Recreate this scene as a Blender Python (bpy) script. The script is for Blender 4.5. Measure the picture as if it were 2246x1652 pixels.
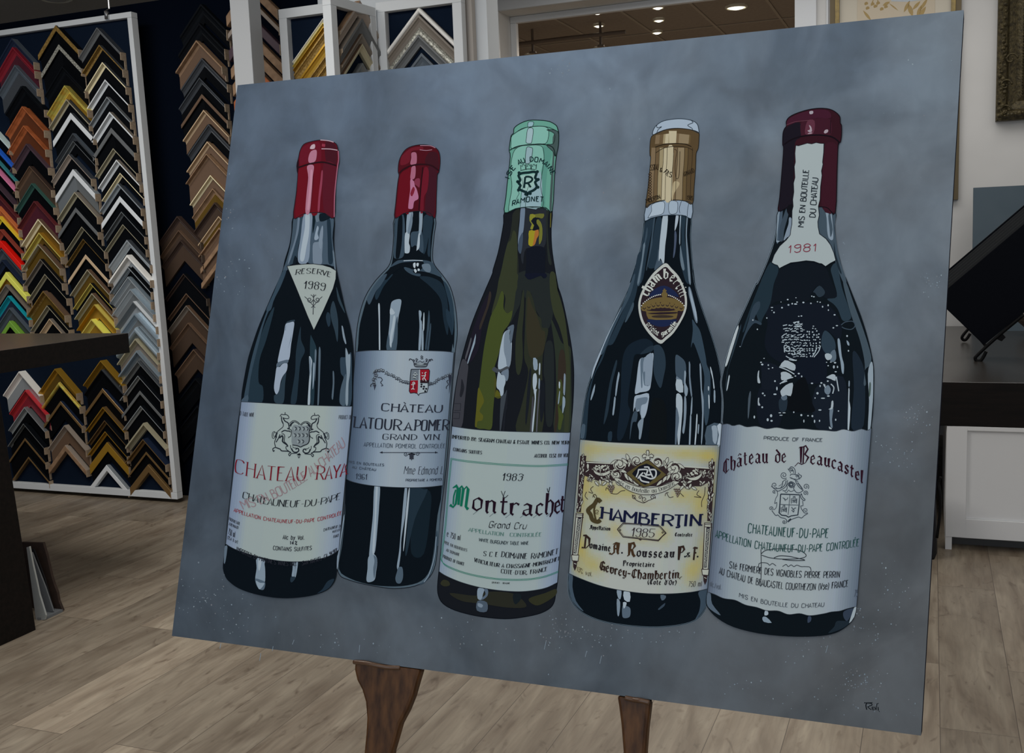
import bpy, bmesh, math, random
from mathutils import Vector, Matrix
from mathutils.geometry import tessellate_polygon
random.seed(7)
for o in list(bpy.data.objects): bpy.data.objects.remove(o)
C = bpy.context.scene.collection

# ------------------------------------------------------------------ camera
FPX, CX, CY, EYE = 2300.0, 1123.0, 826.0, Vector((0, 0, 1.45))
CR = Vector((0.92889072, 0.36843836, -0.03761921))      # camera right
CD = Vector((0.01308372, -0.13415873, -0.99087348))     # camera down
CF = Vector((-0.37012274, 0.91992098, -0.12943934))     # camera forward
cam_d = bpy.data.cameras.new('camera'); cam = bpy.data.objects.new('camera', cam_d); C.objects.link(cam)
cam_d.sensor_width = 36; cam_d.lens = 36 * FPX / 2246; cam_d.clip_start = 0.05; cam_d.clip_end = 60
cam.matrix_world = Matrix(((CR.x, -CD.x, -CF.x, EYE.x), (CR.y, -CD.y, -CF.y, EYE.y), (CR.z, -CD.z, -CF.z, EYE.z), (0, 0, 0, 1)))
bpy.context.scene.camera = cam
vs = bpy.context.scene.view_settings
vs.view_transform = 'Standard'; vs.look = 'None'; vs.gamma = 1; vs.use_curve_mapping = False
vs.exposure = 0.0

# ------------------------------------------------------------------ world + lights
w = bpy.data.worlds.new('world'); bpy.context.scene.world = w; w.use_nodes = True
w.node_tree.nodes['Background'].inputs[0].default_value = (0.66, 0.78, 1.0, 1)
w.node_tree.nodes['Background'].inputs[1].default_value = 0.30

def area(name, loc, rot, sx, sy, power, col):
    l = bpy.data.lights.new(name, 'AREA'); l.shape = 'RECTANGLE'; l.size = sx; l.size_y = sy; l.energy = power; l.color = col
    o = bpy.data.objects.new(name, l); C.objects.link(o); o.location = loc; o.rotation_euler = rot; return o
area('light_ceiling_front', (0.4, 0.6, 3.35), (0, 0, 0), 4.0, 2.4, 36, (1.0, 0.96, 0.91))
area('light_ceiling_right', (1.9, 4.3, 3.35), (0, 0, 0), 2.0, 3.0, 30, (1.0, 0.97, 0.92))
area('light_ceiling_left', (-3.4, 2.4, 3.35), (0, 0, 0), 2.4, 1.6, 92, (1.0, 0.97, 0.92))
area('light_ceiling_back', (-0.9, 6.4, 3.35), (0, 0, 0), 3.4, 1.2, 34, (1.0, 0.98, 0.95))
area('light_front_fill', (-0.9, -2.6, 1.9), (math.radians(84), 0, math.radians(-8)), 5.0, 2.4, 56, (0.84, 0.92, 1.0))  # added frontal fill for the canvas; its daylight source is unseen
area('light_back_room', (-2.2, 10.8, 3.3), (0, 0, 0), 2.5, 1.2, 80, (1.0, 0.86, 0.70))

# ------------------------------------------------------------------ helpers
def ray(x, y): return (CR * (x - CX) + CD * (y - CY) + CF * FPX) / FPX
def pY(x, y, Y):
    r = ray(x, y); return EYE + r * (Y / r.y)
def pZ(x, y, Z):
    r = ray(x, y); return EYE + r * ((Z - EYE.z) / r.z)
def pX(x, y, X):
    r = ray(x, y); return EYE + r * (X / r.x)

def lin(c):
    return tuple(((v / 12.92) if v <= 0.04045 else ((v + 0.055) / 1.055) ** 2.4) for v in c)
def hexc(h):
    h = h.lstrip('#'); return lin(tuple(int(h[i:i + 2], 16) / 255 for i in (0, 2, 4)))

MATS = {}
def mat(name, col, rough=0.6, metal=0.0, spec=0.3, noise=None, emit=None, bump=None, scale=(1, 1, 1), coat=0):
    """col linear rgb; noise=(colour2, scale, detail) mixes a second pigment; bump=(scale,strength)"""
    if name in MATS: return MATS[name]
    m = bpy.data.materials.new(name); m.use_nodes = True; nt = m.node_tree; b = nt.nodes['Principled BSDF']
    b.inputs['Base Color'].default_value = (*col, 1); b.inputs['Roughness'].default_value = rough
    b.inputs['Metallic'].default_value = metal; b.inputs['Specular IOR Level'].default_value = spec
    if coat: b.inputs['Coat Weight'].default_value = coat; b.inputs['Coat Roughness'].default_value = 0.15
    tc = None
    if noise or bump:
        tc = nt.nodes.new('ShaderNodeTexCoord'); mp = nt.nodes.new('ShaderNodeMapping'); mp.inputs['Scale'].default_value = scale
        nt.links.new(tc.outputs['Object'], mp.inputs[0])
    if noise:
        n = nt.nodes.new('ShaderNodeTexNoise'); n.inputs['Scale'].default_value = noise[1]; n.inputs['Detail'].default_value = noise[2]
        nt.links.new(mp.outputs[0], n.inputs[0])
        r = nt.nodes.new('ShaderNodeValToRGB'); r.color_ramp.elements[0].position = 0.35; r.color_ramp.elements[1].position = 0.68
        r.color_ramp.elements[0].color = (*col, 1); r.color_ramp.elements[1].color = (*noise[0], 1)
        nt.links.new(n.outputs[0], r.inputs[0]); nt.links.new(r.outputs[0], b.inputs['Base Color'])
    if bump:
        n = nt.nodes.new('ShaderNodeTexNoise'); n.inputs['Scale'].default_value = bump[0]; n.inputs['Detail'].default_value = 3
        nt.links.new(mp.outputs[0], n.inputs[0]); bp = nt.nodes.new('ShaderNodeBump'); bp.inputs['Strength'].default_value = bump[1]; bp.inputs['Distance'].default_value = 0.004
        nt.links.new(n.outputs[0], bp.inputs['Height']); nt.links.new(bp.outputs[0], b.inputs['Normal'])
    if emit:
        b.inputs['Emission Color'].default_value = (*emit[0], 1); b.inputs['Emission Strength'].default_value = emit[1]
    MATS[name] = m; return m

def tag(o, label=None, cat=None, group=None, kind=None):
    if label: o['label'] = label
    if cat: o['category'] = cat
    if group: o['group'] = group
    if kind: o['kind'] = kind
    return o
def empty(name, loc, label, cat, group=None):
    o = bpy.data.objects.new(name, None); C.objects.link(o); o.location = loc; o.empty_display_size = 0.1
    return tag(o, label, cat, group)

class MB:
    """collects polygons in world coordinates, builds ONE mesh object"""
    def __init__(s): s.v = []; s.f = []; s.m = []; s.mats = []
    def mi(s, m):
        if m not in s.mats: s.mats.append(m)
        return s.mats.index(m)
    def poly(s, pts, m):
        n = len(s.v); s.v += [Vector(p) for p in pts]; s.f.append(tuple(range(n, n + len(pts)))); s.m.append(s.mi(m))
    def tris(s, pts, m):
        n = len(s.v); pts = [Vector(p) for p in pts]; s.v += pts; k = s.mi(m)
        for t in tessellate_polygon([pts]): s.f.append(tuple(n + i for i in t)); s.m.append(k)
    def hexa(s, p, m):
        """p: 8 corners, 0-3 bottom ring, 4-7 top ring"""
        n = len(s.v); s.v += [Vector(q) for q in p]; k = s.mi(m)
        for f in ((3, 2, 1, 0), (4, 5, 6, 7), (0, 1, 5, 4), (1, 2, 6, 5), (2, 3, 7, 6), (3, 0, 4, 7)):
            s.f.append(tuple(n + i for i in f)); s.m.append(k)
    def box(s, x0, x1, y0, y1, z0, z1, m):
        s.hexa([(x0, y0, z0), (x1, y0, z0), (x1, y1, z0), (x0, y1, z0), (x0, y0, z1), (x1, y0, z1), (x1, y1, z1), (x0, y1, z1)], m)
    def prism(s, pts, off, m):
        """polygon pts extruded by vector off, closed"""
        n = len(s.v); off = Vector(off); k = s.mi(m); P = [Vector(p) for p in pts]; L = len(P)
        s.v += P + [p + off for p in P]
        T = tessellate_polygon([P])
        for t in T: s.f.append(tuple(n + i for i in t)); s.m.append(k); s.f.append(tuple(n + L + i for i in reversed(t))); s.m.append(k)
        for i in range(L): j = (i + 1) % L; s.f.append((n + i, n + j, n + L + j, n + L + i)); s.m.append(k)
    def loft(s, rings, m, close=True, caps=True):
        n = len(s.v); k = s.mi(m); L = len(rings[0])
        for r in rings: s.v += [Vector(p) for p in r]
        for a in range(len(rings) - 1):
            for i in range(L if close else L - 1):
                j = (i + 1) % L; s.f.append((n + a * L + i, n + a * L + j, n + (a + 1) * L + j, n + (a + 1) * L + i)); s.m.append(k)
        if caps:
            s.f.append(tuple(n + i for i in reversed(range(L)))); s.m.append(k)
            e = n + (len(rings) - 1) * L; s.f.append(tuple(e + i for i in range(L))); s.m.append(k)
    def tube(s, path, r, m, seg=10):
        P = [Vector(p) for p in path]; rings = []
        for i, p in enumerate(P):
            t = (P[min(i + 1, len(P) - 1)] - P[max(i - 1, 0)]).normalized()
            a = t.cross(Vector((0.31, 0.17, 0.93))).normalized(); b = t.cross(a)
            rr = r[i] if isinstance(r, (list, tuple)) else r
            rings.append([p + (a * math.cos(q) + b * math.sin(q)) * rr for q in [2 * math.pi * k / seg for k in range(seg)]])
        s.loft(rings, m)
    def build(s, name, parent=None, origin=None, smooth=False, bevel=0):
        me = bpy.data.meshes.new(name)
        org = Vector(parent.location) if parent and parent.type == 'EMPTY' else (Vector(origin) if origin is not None else Vector((0, 0, 0)))
        if parent is not None and parent.type == 'MESH': org = Vector(parent['_org'])
        me.from_pydata([tuple(v - org) for v in s.v], [], s.f)
        for m in s.mats: me.materials.append(m)
        for p, k in zip(me.polygons, s.m): p.material_index = k
        me.validate(); o = bpy.data.objects.new(name, me); C.objects.link(o)
        o['_org'] = tuple(org)
        if parent: o.parent = parent
        else: o.location = org
        if smooth:
            for p in me.polygons: p.use_smooth = True
        if bevel:
            bm = bmesh.new(); bm.from_mesh(me); bmesh.ops.remove_doubles(bm, verts=bm.verts, dist=1e-6)
            bmesh.ops.recalc_face_normals(bm, faces=bm.faces); bm.to_mesh(me); bm.free()
            b = o.modifiers.new('bevel', 'BEVEL'); b.width = bevel; b.segments = 2; b.limit_method = 'ANGLE'
        return o
def cr(pts, n=6, closed=False):
    """Catmull-Rom smoothing of 2-D or 3-D points"""
    P = [tuple(p) for p in pts]; L = len(P); out = []
    if L < 3: return P
    rng = range(L if closed else L - 1)
    for i in rng:
        if closed: a, b, c, d = P[i - 1], P[i], P[(i + 1) % L], P[(i + 2) % L]
        else: a, b, c, d = P[max(i - 1, 0)], P[i], P[i + 1], P[min(i + 2, L - 1)]
        for k in range(n):
            t = k / n
            out.append(tuple(0.5 * ((2 * b[j]) + (c[j] - a[j]) * t + (2 * a[j] - 5 * b[j] + 4 * c[j] - d[j]) * t * t + (3 * b[j] - a[j] - 3 * c[j] + d[j]) * t ** 3) for j in range(len(b))))
    if not closed: out.append(P[-1])
    return out

# ------------------------------------------------------------------ materials
def M_floor():
    m = bpy.data.materials.new('oak planks'); m.use_nodes = True; nt = m.node_tree; N = nt.nodes; L = nt.links; b = N['Principled BSDF']
    tc = N.new('ShaderNodeTexCoord'); sep = N.new('ShaderNodeSeparateXYZ'); L.new(tc.outputs['Object'], sep.inputs[0])
    cmb = N.new('ShaderNodeCombineXYZ'); L.new(sep.outputs['Y'], cmb.inputs['X']); L.new(sep.outputs['X'], cmb.inputs['Y'])
    mp = N.new('ShaderNodeMapping'); mp.inputs['Location'].default_value = (0.3, -0.041, 0); L.new(cmb.outputs[0], mp.inputs[0])
    br = N.new('ShaderNodeTexBrick'); br.offset = 0.37; br.inputs['Scale'].default_value = 1; br.inputs['Brick Width'].default_value = 1.3
    br.inputs['Row Height'].default_value = 0.208; br.inputs['Mortar Size'].default_value = 0.0012; br.inputs['Mortar Smooth'].default_value = 0.3
    br.inputs['Color1'].default_value = (0, 0, 0, 1); br.inputs['Color2'].default_value = (1, 1, 1, 1); br.inputs['Mortar'].default_value = (0.5, 0.5, 0.5, 1)
    L.new(mp.outputs[0], br.inputs['Vector'])
    # grain stretched along the planks, shifted per plank
    ad = N.new('ShaderNodeVectorMath'); ad.operation = 'MULTIPLY_ADD'; L.new(br.outputs['Color'], ad.inputs[0]); ad.inputs[1].default_value = (7, 3, 5); L.new(mp.outputs[0], ad.inputs[2])
    def grain(sc, sx, sy, det, dist=0):
        q = N.new('ShaderNodeMapping'); q.inputs['Scale'].default_value = (sx, sy, 1); L.new(ad.outputs[0], q.inputs[0])
        n = N.new('ShaderNodeTexNoise'); n.inputs['Scale'].default_value = sc; n.inputs['Detail'].default_value = det; n.inputs['Distortion'].default_value = dist
        L.new(q.outputs[0], n.inputs[0]); return n
    g1 = grain(1, 2.0, 9, 5, 1.2); g2 = grain(1, 6, 70, 3, 0.4); g3 = grain(1, 5.5, 14, 4, 2.5)
    r1 = N.new('ShaderNodeValToRGB'); cr_ = r1.color_ramp; cr_.elements[0].position = 0.30; cr_.elements[0].color = (0.185, 0.145, 0.106, 1)
    cr_.elements[1].position = 0.72; cr_.elements[1].color = (0.335, 0.285, 0.218, 1); L.new(g1.outputs[0], r1.inputs[0])
    r3 = N.new('ShaderNodeValToRGB'); r3.color_ramp.elements[0].position = 0.24; r3.color_ramp.elements[0].color = (0.42, 0.36, 0.33, 1)
    r3.color_ramp.elements[1].position = 0.42; r3.color_ramp.elements[1].color = (1, 1, 1, 1); L.new(g3.outputs[0], r3.inputs[0])
    mx = N.new('ShaderNodeMix'); mx.data_type = 'RGBA'; mx.blend_type = 'MULTIPLY'; mx.inputs[0].default_value = 0.75
    L.new(r1.outputs[0], mx.inputs[6]); L.new(r3.outputs[0], mx.inputs[7])
    m2 = N.new('ShaderNodeMix'); m2.data_type = 'RGBA'; m2.blend_type = 'OVERLAY'; m2.inputs[0].default_value = 0.30
    L.new(mx.outputs[2], m2.inputs[6]); L.new(g2.outputs[0], m2.inputs[7])
    m3 = N.new('ShaderNodeMix'); m3.data_type = 'RGBA'; m3.blend_type = 'OVERLAY'; m3.inputs[0].default_value = 0.22
    L.new(m2.outputs[2], m3.inputs[6]); L.new(br.outputs['Color'], m3.inputs[7])
    m4 = N.new('ShaderNodeMix'); m4.data_type = 'RGBA'; L.new(br.outputs['Fac'], m4.inputs[0]); L.new(m3.outputs[2], m4.inputs[6]); m4.inputs[7].default_value = (0.09, 0.07, 0.055, 1)
    L.new(m4.outputs[2], b.inputs['Base Color'])
    b.inputs['Roughness'].default_value = 0.42; b.inputs['Specular IOR Level'].default_value = 0.35
    bp = N.new('ShaderNodeBump'); bp.inputs['Strength'].default_value = 0.12; bp.inputs['Distance'].default_value = 0.002; L.new(g2.outputs[0], bp.inputs['Height']); L.new(bp.outputs[0], b.inputs['Normal'])
    return m
MFLOOR = M_floor()
white_wall = mat('white wall paint', (0.70, 0.69, 0.67), 0.75, noise=((0.66, 0.65, 0.63), 3, 2))
white_trim = mat('white trim lacquer', (0.72, 0.74, 0.76), 0.35)
white_frame = mat('white display frame', (0.69, 0.72, 0.74), 0.4)
navy_felt = mat('navy felt', (0.006, 0.012, 0.026), 0.95, spec=0.05, bump=(300, 0.3))
black_felt = mat('black felt', (0.002, 0.003, 0.005), 0.95, spec=0.02)
ceil_m = mat('ceiling tile', (0.42, 0.40, 0.37), 0.9, noise=((0.38, 0.36, 0.33), 60, 2))
dark_wood = mat('black brown veneer', (0.006, 0.005, 0.0045), 0.5, spec=0.14, noise=((0.011, 0.008, 0.007), 6, 3), scale=(1, 12, 12))
dark_top = mat('black brown worktop', (0.032, 0.029, 0.026), 0.27, spec=0.8, noise=((0.042, 0.036, 0.031), 5, 3), scale=(1.5, 14, 1))  # top faces lighter than the fronts: grey reflection put into the colour
black_metal = mat('black wire', (0.002, 0.002, 0.0025), 0.5, spec=0.15)
chrome = mat('chrome', (0.5, 0.5, 0.5), 0.25, metal=1)
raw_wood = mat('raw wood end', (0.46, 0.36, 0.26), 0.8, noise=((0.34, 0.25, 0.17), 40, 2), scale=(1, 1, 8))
raw_shaded = mat('shaded raw wood end', (0.13, 0.10, 0.08), 0.8, noise=((0.09, 0.07, 0.05), 40, 2), scale=(1, 1, 8))  # raw wood darkened for the dim column, shade put into the colour
walnut = mat('walnut', (0.120, 0.052, 0.018), 0.45, spec=0.25, noise=((0.040, 0.016, 0.006), 9, 6), scale=(9, 9, 0.8))
# ------------------------------------------------------------------ the setting
def struct(name, mb, **k):
    o = mb.build(name, **k); o['kind'] = 'structure'; return o
WY = 7.7                                                # back wall
CZ = 3.4                                                # ceiling
m = MB(); m.poly([(-9, -3.5, 0), (3.5, -3.5, 0), (3.5, WY, 0), (-9, WY, 0)], MFLOOR); struct('floor', m)
m = MB()
for i in range(21):                                     # tiles laid between the bars
    pass
m.poly([(-9, WY, CZ), (3.5, WY, CZ), (3.5, -3.5, CZ), (-9, -3.5, CZ)], ceil_m); struct('ceiling', m)
m = MB(); m.box(-9.1, -9, -3.5, WY, 0, CZ, white_wall); struct('wall_left', m)
m = MB(); m.box(3.5, 3.6, -3.5, WY, 0, CZ, white_wall); struct('wall_right', m)
# back wall with the opening to the next room
ox0 = pY(1095, 40, WY).x; ox1 = pY(1744, 40, WY).x; oz1 = pY(1140, 20, WY).z; oz0 = 1.0; WT = 0.36
m = MB()
m.box(-9, ox0, WY, WY + WT, 0, CZ, white_wall); m.box(ox1, 3.5, WY, WY + WT, 0, CZ, white_wall)
m.box(ox0, ox1, WY, WY + WT, 0, oz0, white_wall); m.box(ox0, ox1, WY, WY + WT, oz1, CZ, white_wall)
struct('wall_back', m)
t = MB(); cw = 0.09
t.box(ox0 - cw, ox0, WY - 0.03, WY, oz0 - cw, oz1 + cw, white_trim); t.box(ox1, ox1 + cw * 1.6, WY - 0.03, WY, oz0 - cw, oz1 + cw, white_trim)
t.box(ox0 + .0003, ox1 - .0003, WY - 0.03, WY, oz1, oz1 + cw, white_trim); t.box(ox0 + .0003, ox1 - .0003, WY - 0.06, WY, oz0 - cw, oz0, white_trim)
t.box(ox0 + 0.001, ox0 + 0.05, WY + 0.22, WY + 0.27, oz0, oz1 - 0.0505, white_trim)
t.box(ox0 + 0.001, ox1 - 0.001, WY + 0.22, WY + 0.27, oz1 - 0.05, oz1 - 0.001, white_trim)
struct('window_1', t, bevel=0.004)
m = MB(); m.box(ox0 - 0.32, ox0 - 0.30, WY - 0.012, WY, 0, CZ, white_trim); struct('trim_1', m)
xb = pY(1817, 40, WY).x
m = MB(); m.box(xb - 0.012, xb, WY - 0.012, WY, 0, CZ, white_trim); struct('trim_2', m)

# next room: suspended ceiling seen through the opening
bz = 3.4; by1 = 13.5
nr_ceil = mat('brown lit ceiling tile', (0.30, 0.26, 0.22), 0.55, spec=0.5, noise=((0.26, 0.22, 0.19), 30, 2))
m = MB(); m.poly([(-8, by1, bz), (2, by1, bz), (2, WY + WT, bz), (-8, WY + WT, bz)], nr_ceil)
tb = mat('ceiling t bar', (0.40, 0.36, 0.31), 0.5)
gx0 = pZ(1335, 5, bz).x
for i in range(-8, 7): m.box(gx0 + i * 0.61 - 0.012, gx0 + i * 0.61 + 0.012, WY + WT, by1, bz - 0.008, bz - 0.001, tb)
for j in range(5): y = 9.15 + j * 1.22; m.box(-8, 2, y - 0.012, y + 0.012, bz - 0.007, bz - 0.0012, tb)
struct('ceiling_2', m)
m = MB(); m.poly([(-8, by1, 0), (-8, WY + WT, 0), (2, WY + WT, 0), (2, by1, 0)], MFLOOR); struct('floor_2', m)
nrw = mat('next room wall', (0.35, 0.31, 0.27), 0.8)
m = MB(); m.box(-8, 2, by1, by1 + 0.1, 0, bz, nrw); struct('wall_far', m)
m = MB(); m.box(-8.1, -8, WY + WT, by1, 0, bz, nrw); struct('wall_next_left', m)
m = MB(); m.box(2, 2.1, WY + WT, by1, 0, bz, nrw); struct('wall_next_right', m)

lamp_glow = mat('lamp glow', (1, 1, 1), 0.5, emit=((1.0, 0.97, 0.80), 2.2))
lamp_ring = mat('lamp trim ring', (0.75, 0.72, 0.60), 0.4)
lamp_off = mat('unlit lamp glass', (.35, .34, .32), .4)
def downlight(x, y, z, r, label, group='recessed downlights in the ceilings', power=0, glow=None):
    t = empty('ceiling_downlight', (x, y, z), label, 'ceiling light', group)
    n = 28; ring = [(math.cos(2 * math.pi * k / n), math.sin(2 * math.pi * k / n)) for k in range(n)]
    m = MB(); m.loft([[(x + a * q * r, y + b * q * r, z + h) for a, b in ring] for q, h in ((1.0, -0.001), (1.0, -0.014), (0.86, -0.022), (0.80, -0.016), (0.78, -0.004))], lamp_ring, caps=False); m.build('trim_ring', t, smooth=True)
    m = MB(); m.loft([[(x + a * q * r, y + b * q * r, z + h) for a, b in ring] for q, h in ((0.78, -0.006), (0.6, -0.022), (0.3, -0.030), (0.02, -0.032))], glow or lamp_glow, caps=False); m.build('lens', t, smooth=True)
    if power:
        l = bpy.data.lights.new('downlight bulb', 'SPOT'); l.energy = power; l.spot_size = 2.4; l.shadow_soft_size = r * 0.7; l.color = (1, 0.9, 0.75)
        o = bpy.data.objects.new('downlight bulb', l); C.objects.link(o); o.location = (0, 0, -0.05); o.parent = t
for (x, y, r, s) in ((1295, 13, .10, 'left one of the two large lit round ceiling lights beyond the opening'), (1615, 13, .10, 'right one of the two large lit round ceiling lights beyond the opening')):
    p = pZ(x, y, bz); downlight(p.x, p.y, bz, r, s, power=6)
for (x, y, s) in ((1310, 24, 'small glowing ceiling light just behind the large left one'), (1313, 53, 'small glowing ceiling light, second behind the large left one'), (1443, 13, 'small dim ceiling light between the two large ones, nearest of its row'),
                  (1445, 41, 'small dim ceiling light, second of the middle row'), (1441, 68, 'small bright ceiling light where the pale ceiling bar ends'), (1312, 104, 'faint ceiling light touching the top edge of the bottle painting'), (1161, 119, 'faint ceiling light by the left jamb above the painting')):
    p = pZ(x, y, bz); downlight(p.x, p.y, bz, .055, s)
p = pZ(122, -6, CZ); downlight(p.x, p.y, CZ, .12, 'unlit round ceiling fitting at the upper left above the sample panel', glow=lamp_off)
# sprinkler pipe under the next room's ceiling
m = MB(); pm = mat('sprinkler pipe', (0.16, 0.13, 0.11), 0.5)
m.tube([pZ(1135, 97, bz - .12), pZ(1240, 84, bz - .12), pZ(1372, 70, bz - .12)], 0.018, pm)
for x, y in ((1168, 93), (1317, 78)):
    q = pZ(x, y, bz - .12); m.tube([q + Vector((0, 0, .12)), q, q - Vector((0, 0, .09))], 0.012, pm); m.tube([q - Vector((0, 0, .085)), q - Vector((0, 0, .10))], 0.035, pm)
tag(m.build('sprinkler_pipe'), 'thin dark sprinkler pipe with two drops under the ceiling beyond the opening', 'pipe')
# angled glossy ceiling reflector panel at the left of the opening
# ------------------------------------------------------------------ display wall holding the moulding samples
DY = 4.98
board_m = mat('black board felt', (.0022, .0042, .0095), .95, spec=.02); xa = pY(612, 100, DY).x; xr = pY(1072, 100, 5.0).x
m = MB(); m.box(-7.2, xa + .25, DY, DY + 0.10, 0, 2.86, board_m); tag(m.build('display_board'), 'tall black felt display board behind the white edged sample panel', 'display board')
m = MB(); m.box(xa + .25, xr, DY + .01, DY + 0.16, 0, 3.3, mat('cool white partition paint', (.74, .78, .81), .7)); struct('wall_partition', m)
m = MB(); xs = pY(1032, 100, DY - .02).x; m.box(xs - .02, xs + .02, DY - .035, DY + .01, 0, 3.3, mat('beige trim', (.55, .50, .45), .5)); struct('trim_3', m)
# white post
pa = pY(503, 0, 4.6).x; pb = pY(544, 0, 4.6).x
m = MB(); m.box(pa, pb, 4.6, 4.705, 0, CZ, mat('white post paint', (.46, .475, .49), .5)); tag(m.build('white_post', bevel=.003), 'square white wooden post between the dark sample boards and the small framed displays', 'post')

# hanging panel: white frame, navy backing
FY = 4.80
TLp, TRp, BRp, BLp = pY(-150, 88, FY), pY(287, 25, FY), pY(389, 1096, FY), pY(30, 1083, FY)
BLp = Vector((TLp.x + (BRp.x - TRp.x), FY, BRp.z)) if False else Vector((pY(-150, 88, FY).x + 0.05, FY, BRp.z))
pan = empty('hanging_display', ((TLp.x + TRp.x) / 2, FY, BRp.z), 'tall white framed panel hung from the ceiling, its black backing full of corners', 'display panel')
def bar(mb, a, b, w1, d, mt):
    """frame bar from a to b (points on the front plane, outer edge), width vector w1 inward, depth d back"""
    a, b, w1 = Vector(a), Vector(b), Vector(w1); D = Vector((0, d, 0))
    mb.hexa([a, b, b + w1, a + w1, a + D, b + D, b + w1 + D, a + w1 + D], mt)
fw = .030
m = MB(); bar(m, TLp, TRp, (0, 0, -fw), .05, white_frame); m.build('top_bar', pan, bevel=.002)
m = MB(); bar(m, TRp + Vector((0, 0, -fw - .0005)), BRp + Vector((0, 0, fw * 1.3 + .0005)), (-fw, 0, 0), .05, white_frame); m.build('side_bar', pan, bevel=.002)
m = MB(); bar(m, TLp + Vector((0, 0, -fw - .0005)), BLp + Vector((0, 0, fw * 1.3 + .0005)), (fw, 0, 0), .05, white_frame); m.build('side_bar', pan, bevel=.002)
m = MB(); bar(m, BLp, BRp, (0, 0, fw * 1.3), .05, white_frame); m.build('bottom_bar', pan, bevel=.002)
m = MB(); m.hexa([TLp + Vector((.01, .03, -.01)), TRp + Vector((-.01, .03, -.01)), BRp + Vector((-.01, .03, .01)), BLp + Vector((.01, .03, .01)),
                  TLp + Vector((.01, .045, -.01)), TRp + Vector((-.01, .045, -.01)), BRp + Vector((-.01, .045, .01)), BLp + Vector((.01, .045, .01))], navy_felt); m.build('backing', pan)
h = pY(234, 26, FY - .005)
m = MB(); m.tube([h + Vector((0, 0, -.03)), h + Vector((0, -.012, 0)), h + Vector((0, .02, .02)), h + Vector((0, .02, CZ - h.z))], .006, chrome); m.box(h.x - .012, h.x + .012, FY - .012, FY, h.z - .04, h.z - .0, chrome); m.build('hanging_hook', pan)

# ------------------------------------------------------------------ frame corner samples
def S(h, K=.42): return tuple(min(v / K, .95) for v in hexc(h))
MC = {}
def mc(key, h, rough=.4, metal=0, h2=None, sc=60):
    MC[key] = mat('sample ' + key, S(h), rough, metal, .06 if sum(hexc(h)) < .03 else .3, noise=(S(h2), sc, 3) if h2 else None)
mc('black', '090b0e', .4); mc('charcoal', '2c2f33'); mc('slate grey', '3a4148'); mc('dark grey', '47494a'); mc('navy', '141c2c')
mc('white silver', '9b9ea0', .35); mc('silver', '80868a', .3, .5); mc('pewter', '5d6163', .35, .5); mc('blue silver', '6f7b84', .3, .5)
mc('champagne', '85806c', .35, .3); mc('cream', 'aaa083', .4); mc('gold', '8a6a24', .3, .6); mc('bright gold', 'a8893a', .28, .6, 'c2ad58', 30)
mc('antique gold', '7c6436', .4, .4, '5a4520', 120); mc('bronze', '5e4a2e', .35, .5); mc('yellow gold', 'a89b4c', .35, .3); mc('pale tan', '8d7a62', .5)
mc('tan wood', '6e5844', .55, 0, '5e4a38', 30); mc('brown', '48382c', .5); mc('dark brown', '2a201c', .5); mc('taupe', '6b625a', .5)
mc('orange brown', '84492a', .4, 0, '6b3a20', 20); mc('plum', '352930'); mc('dark red', '5e1620', .35); mc('maroon', '451c1e', .35); mc('bright red', '8a2228', .35)
mc('scarlet', 'c01008', .35); mc('green', '25403a'); mc('lime green', '55782a', .4); mc('turquoise', '127480', .35); mc('sky blue', '9ab6c4', .4)
mc('blue', '1c4a9c', .35); mc('teal', '2c6468', .4); mc('pink', 'a8607e', .4); mc('orange', '9a5530', .4); mc('yellow', 'a89428', .4); mc('brick red', '6a2e24', .4)
mc('ornate silver', '8c8c84', .4, .3, '3c3a34', 150); mc('off white', 'b0a8a4', .5); mc('lemon yellow', 'b8ab4a', .4); mc('grey taupe', '565049', .5)
mc('inner black', '040507', .6); mc('shaded gold', '4a3812', .35, .3); mc('shaded orange', '40200f', .5); mc('shaded red', '33101a', .5); mc('shaded brown', '2e231b', .6)  # dark copies for inner faces: shade and dark stain put into the colour
EXT = {'gold': 'shaded gold', 'bright gold': 'gold', 'yellow gold': 'gold', 'lemon yellow': 'gold', 'brown': 'shaded gold', 'dark red': 'shaded red', 'orange brown': 'shaded orange', 'tan wood': 'brown', 'silver': 'pewter', 'blue silver': 'pewter', 'white silver': 'silver', 'bright red': 'dark red', 'maroon': 'shaded red', 'taupe': 'brown', 'off white': 'silver', 'slate grey': 'charcoal', 'champagne': 'grey taupe', 'turquoise': 'navy', 'scarlet': 'bright red', 'orange': 'orange brown', 'dark brown': 'shaded brown'}  # face colour to its darker inner tone, shade included in the colour
PROF = {  # (s: across the face from the outer edge, t: height off the board), both 0..1
    'flat': [(0, 0), (0, .95), (.08, 1), (.92, 1), (1, .95), (1, 0)],
    'scoop': [(0, 0), (0, 1), (.22, 1), (.30, .80), (.55, .55), (.85, .42), (1, .45), (1, 0)],
    'lip': [(0, 0), (0, 1), (.35, 1), (.38, .45), (1, .35), (1, 0)],
    'rev': [(0, 0), (0, .55), (.5, .7), (.72, 1), (1, 1), (1, 0)],
    'round': [(0, 0), (0, .6), (.12, .85), (.35, 1), (.65, 1), (.88, .85), (1, .6), (1, 0)],
}
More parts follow.
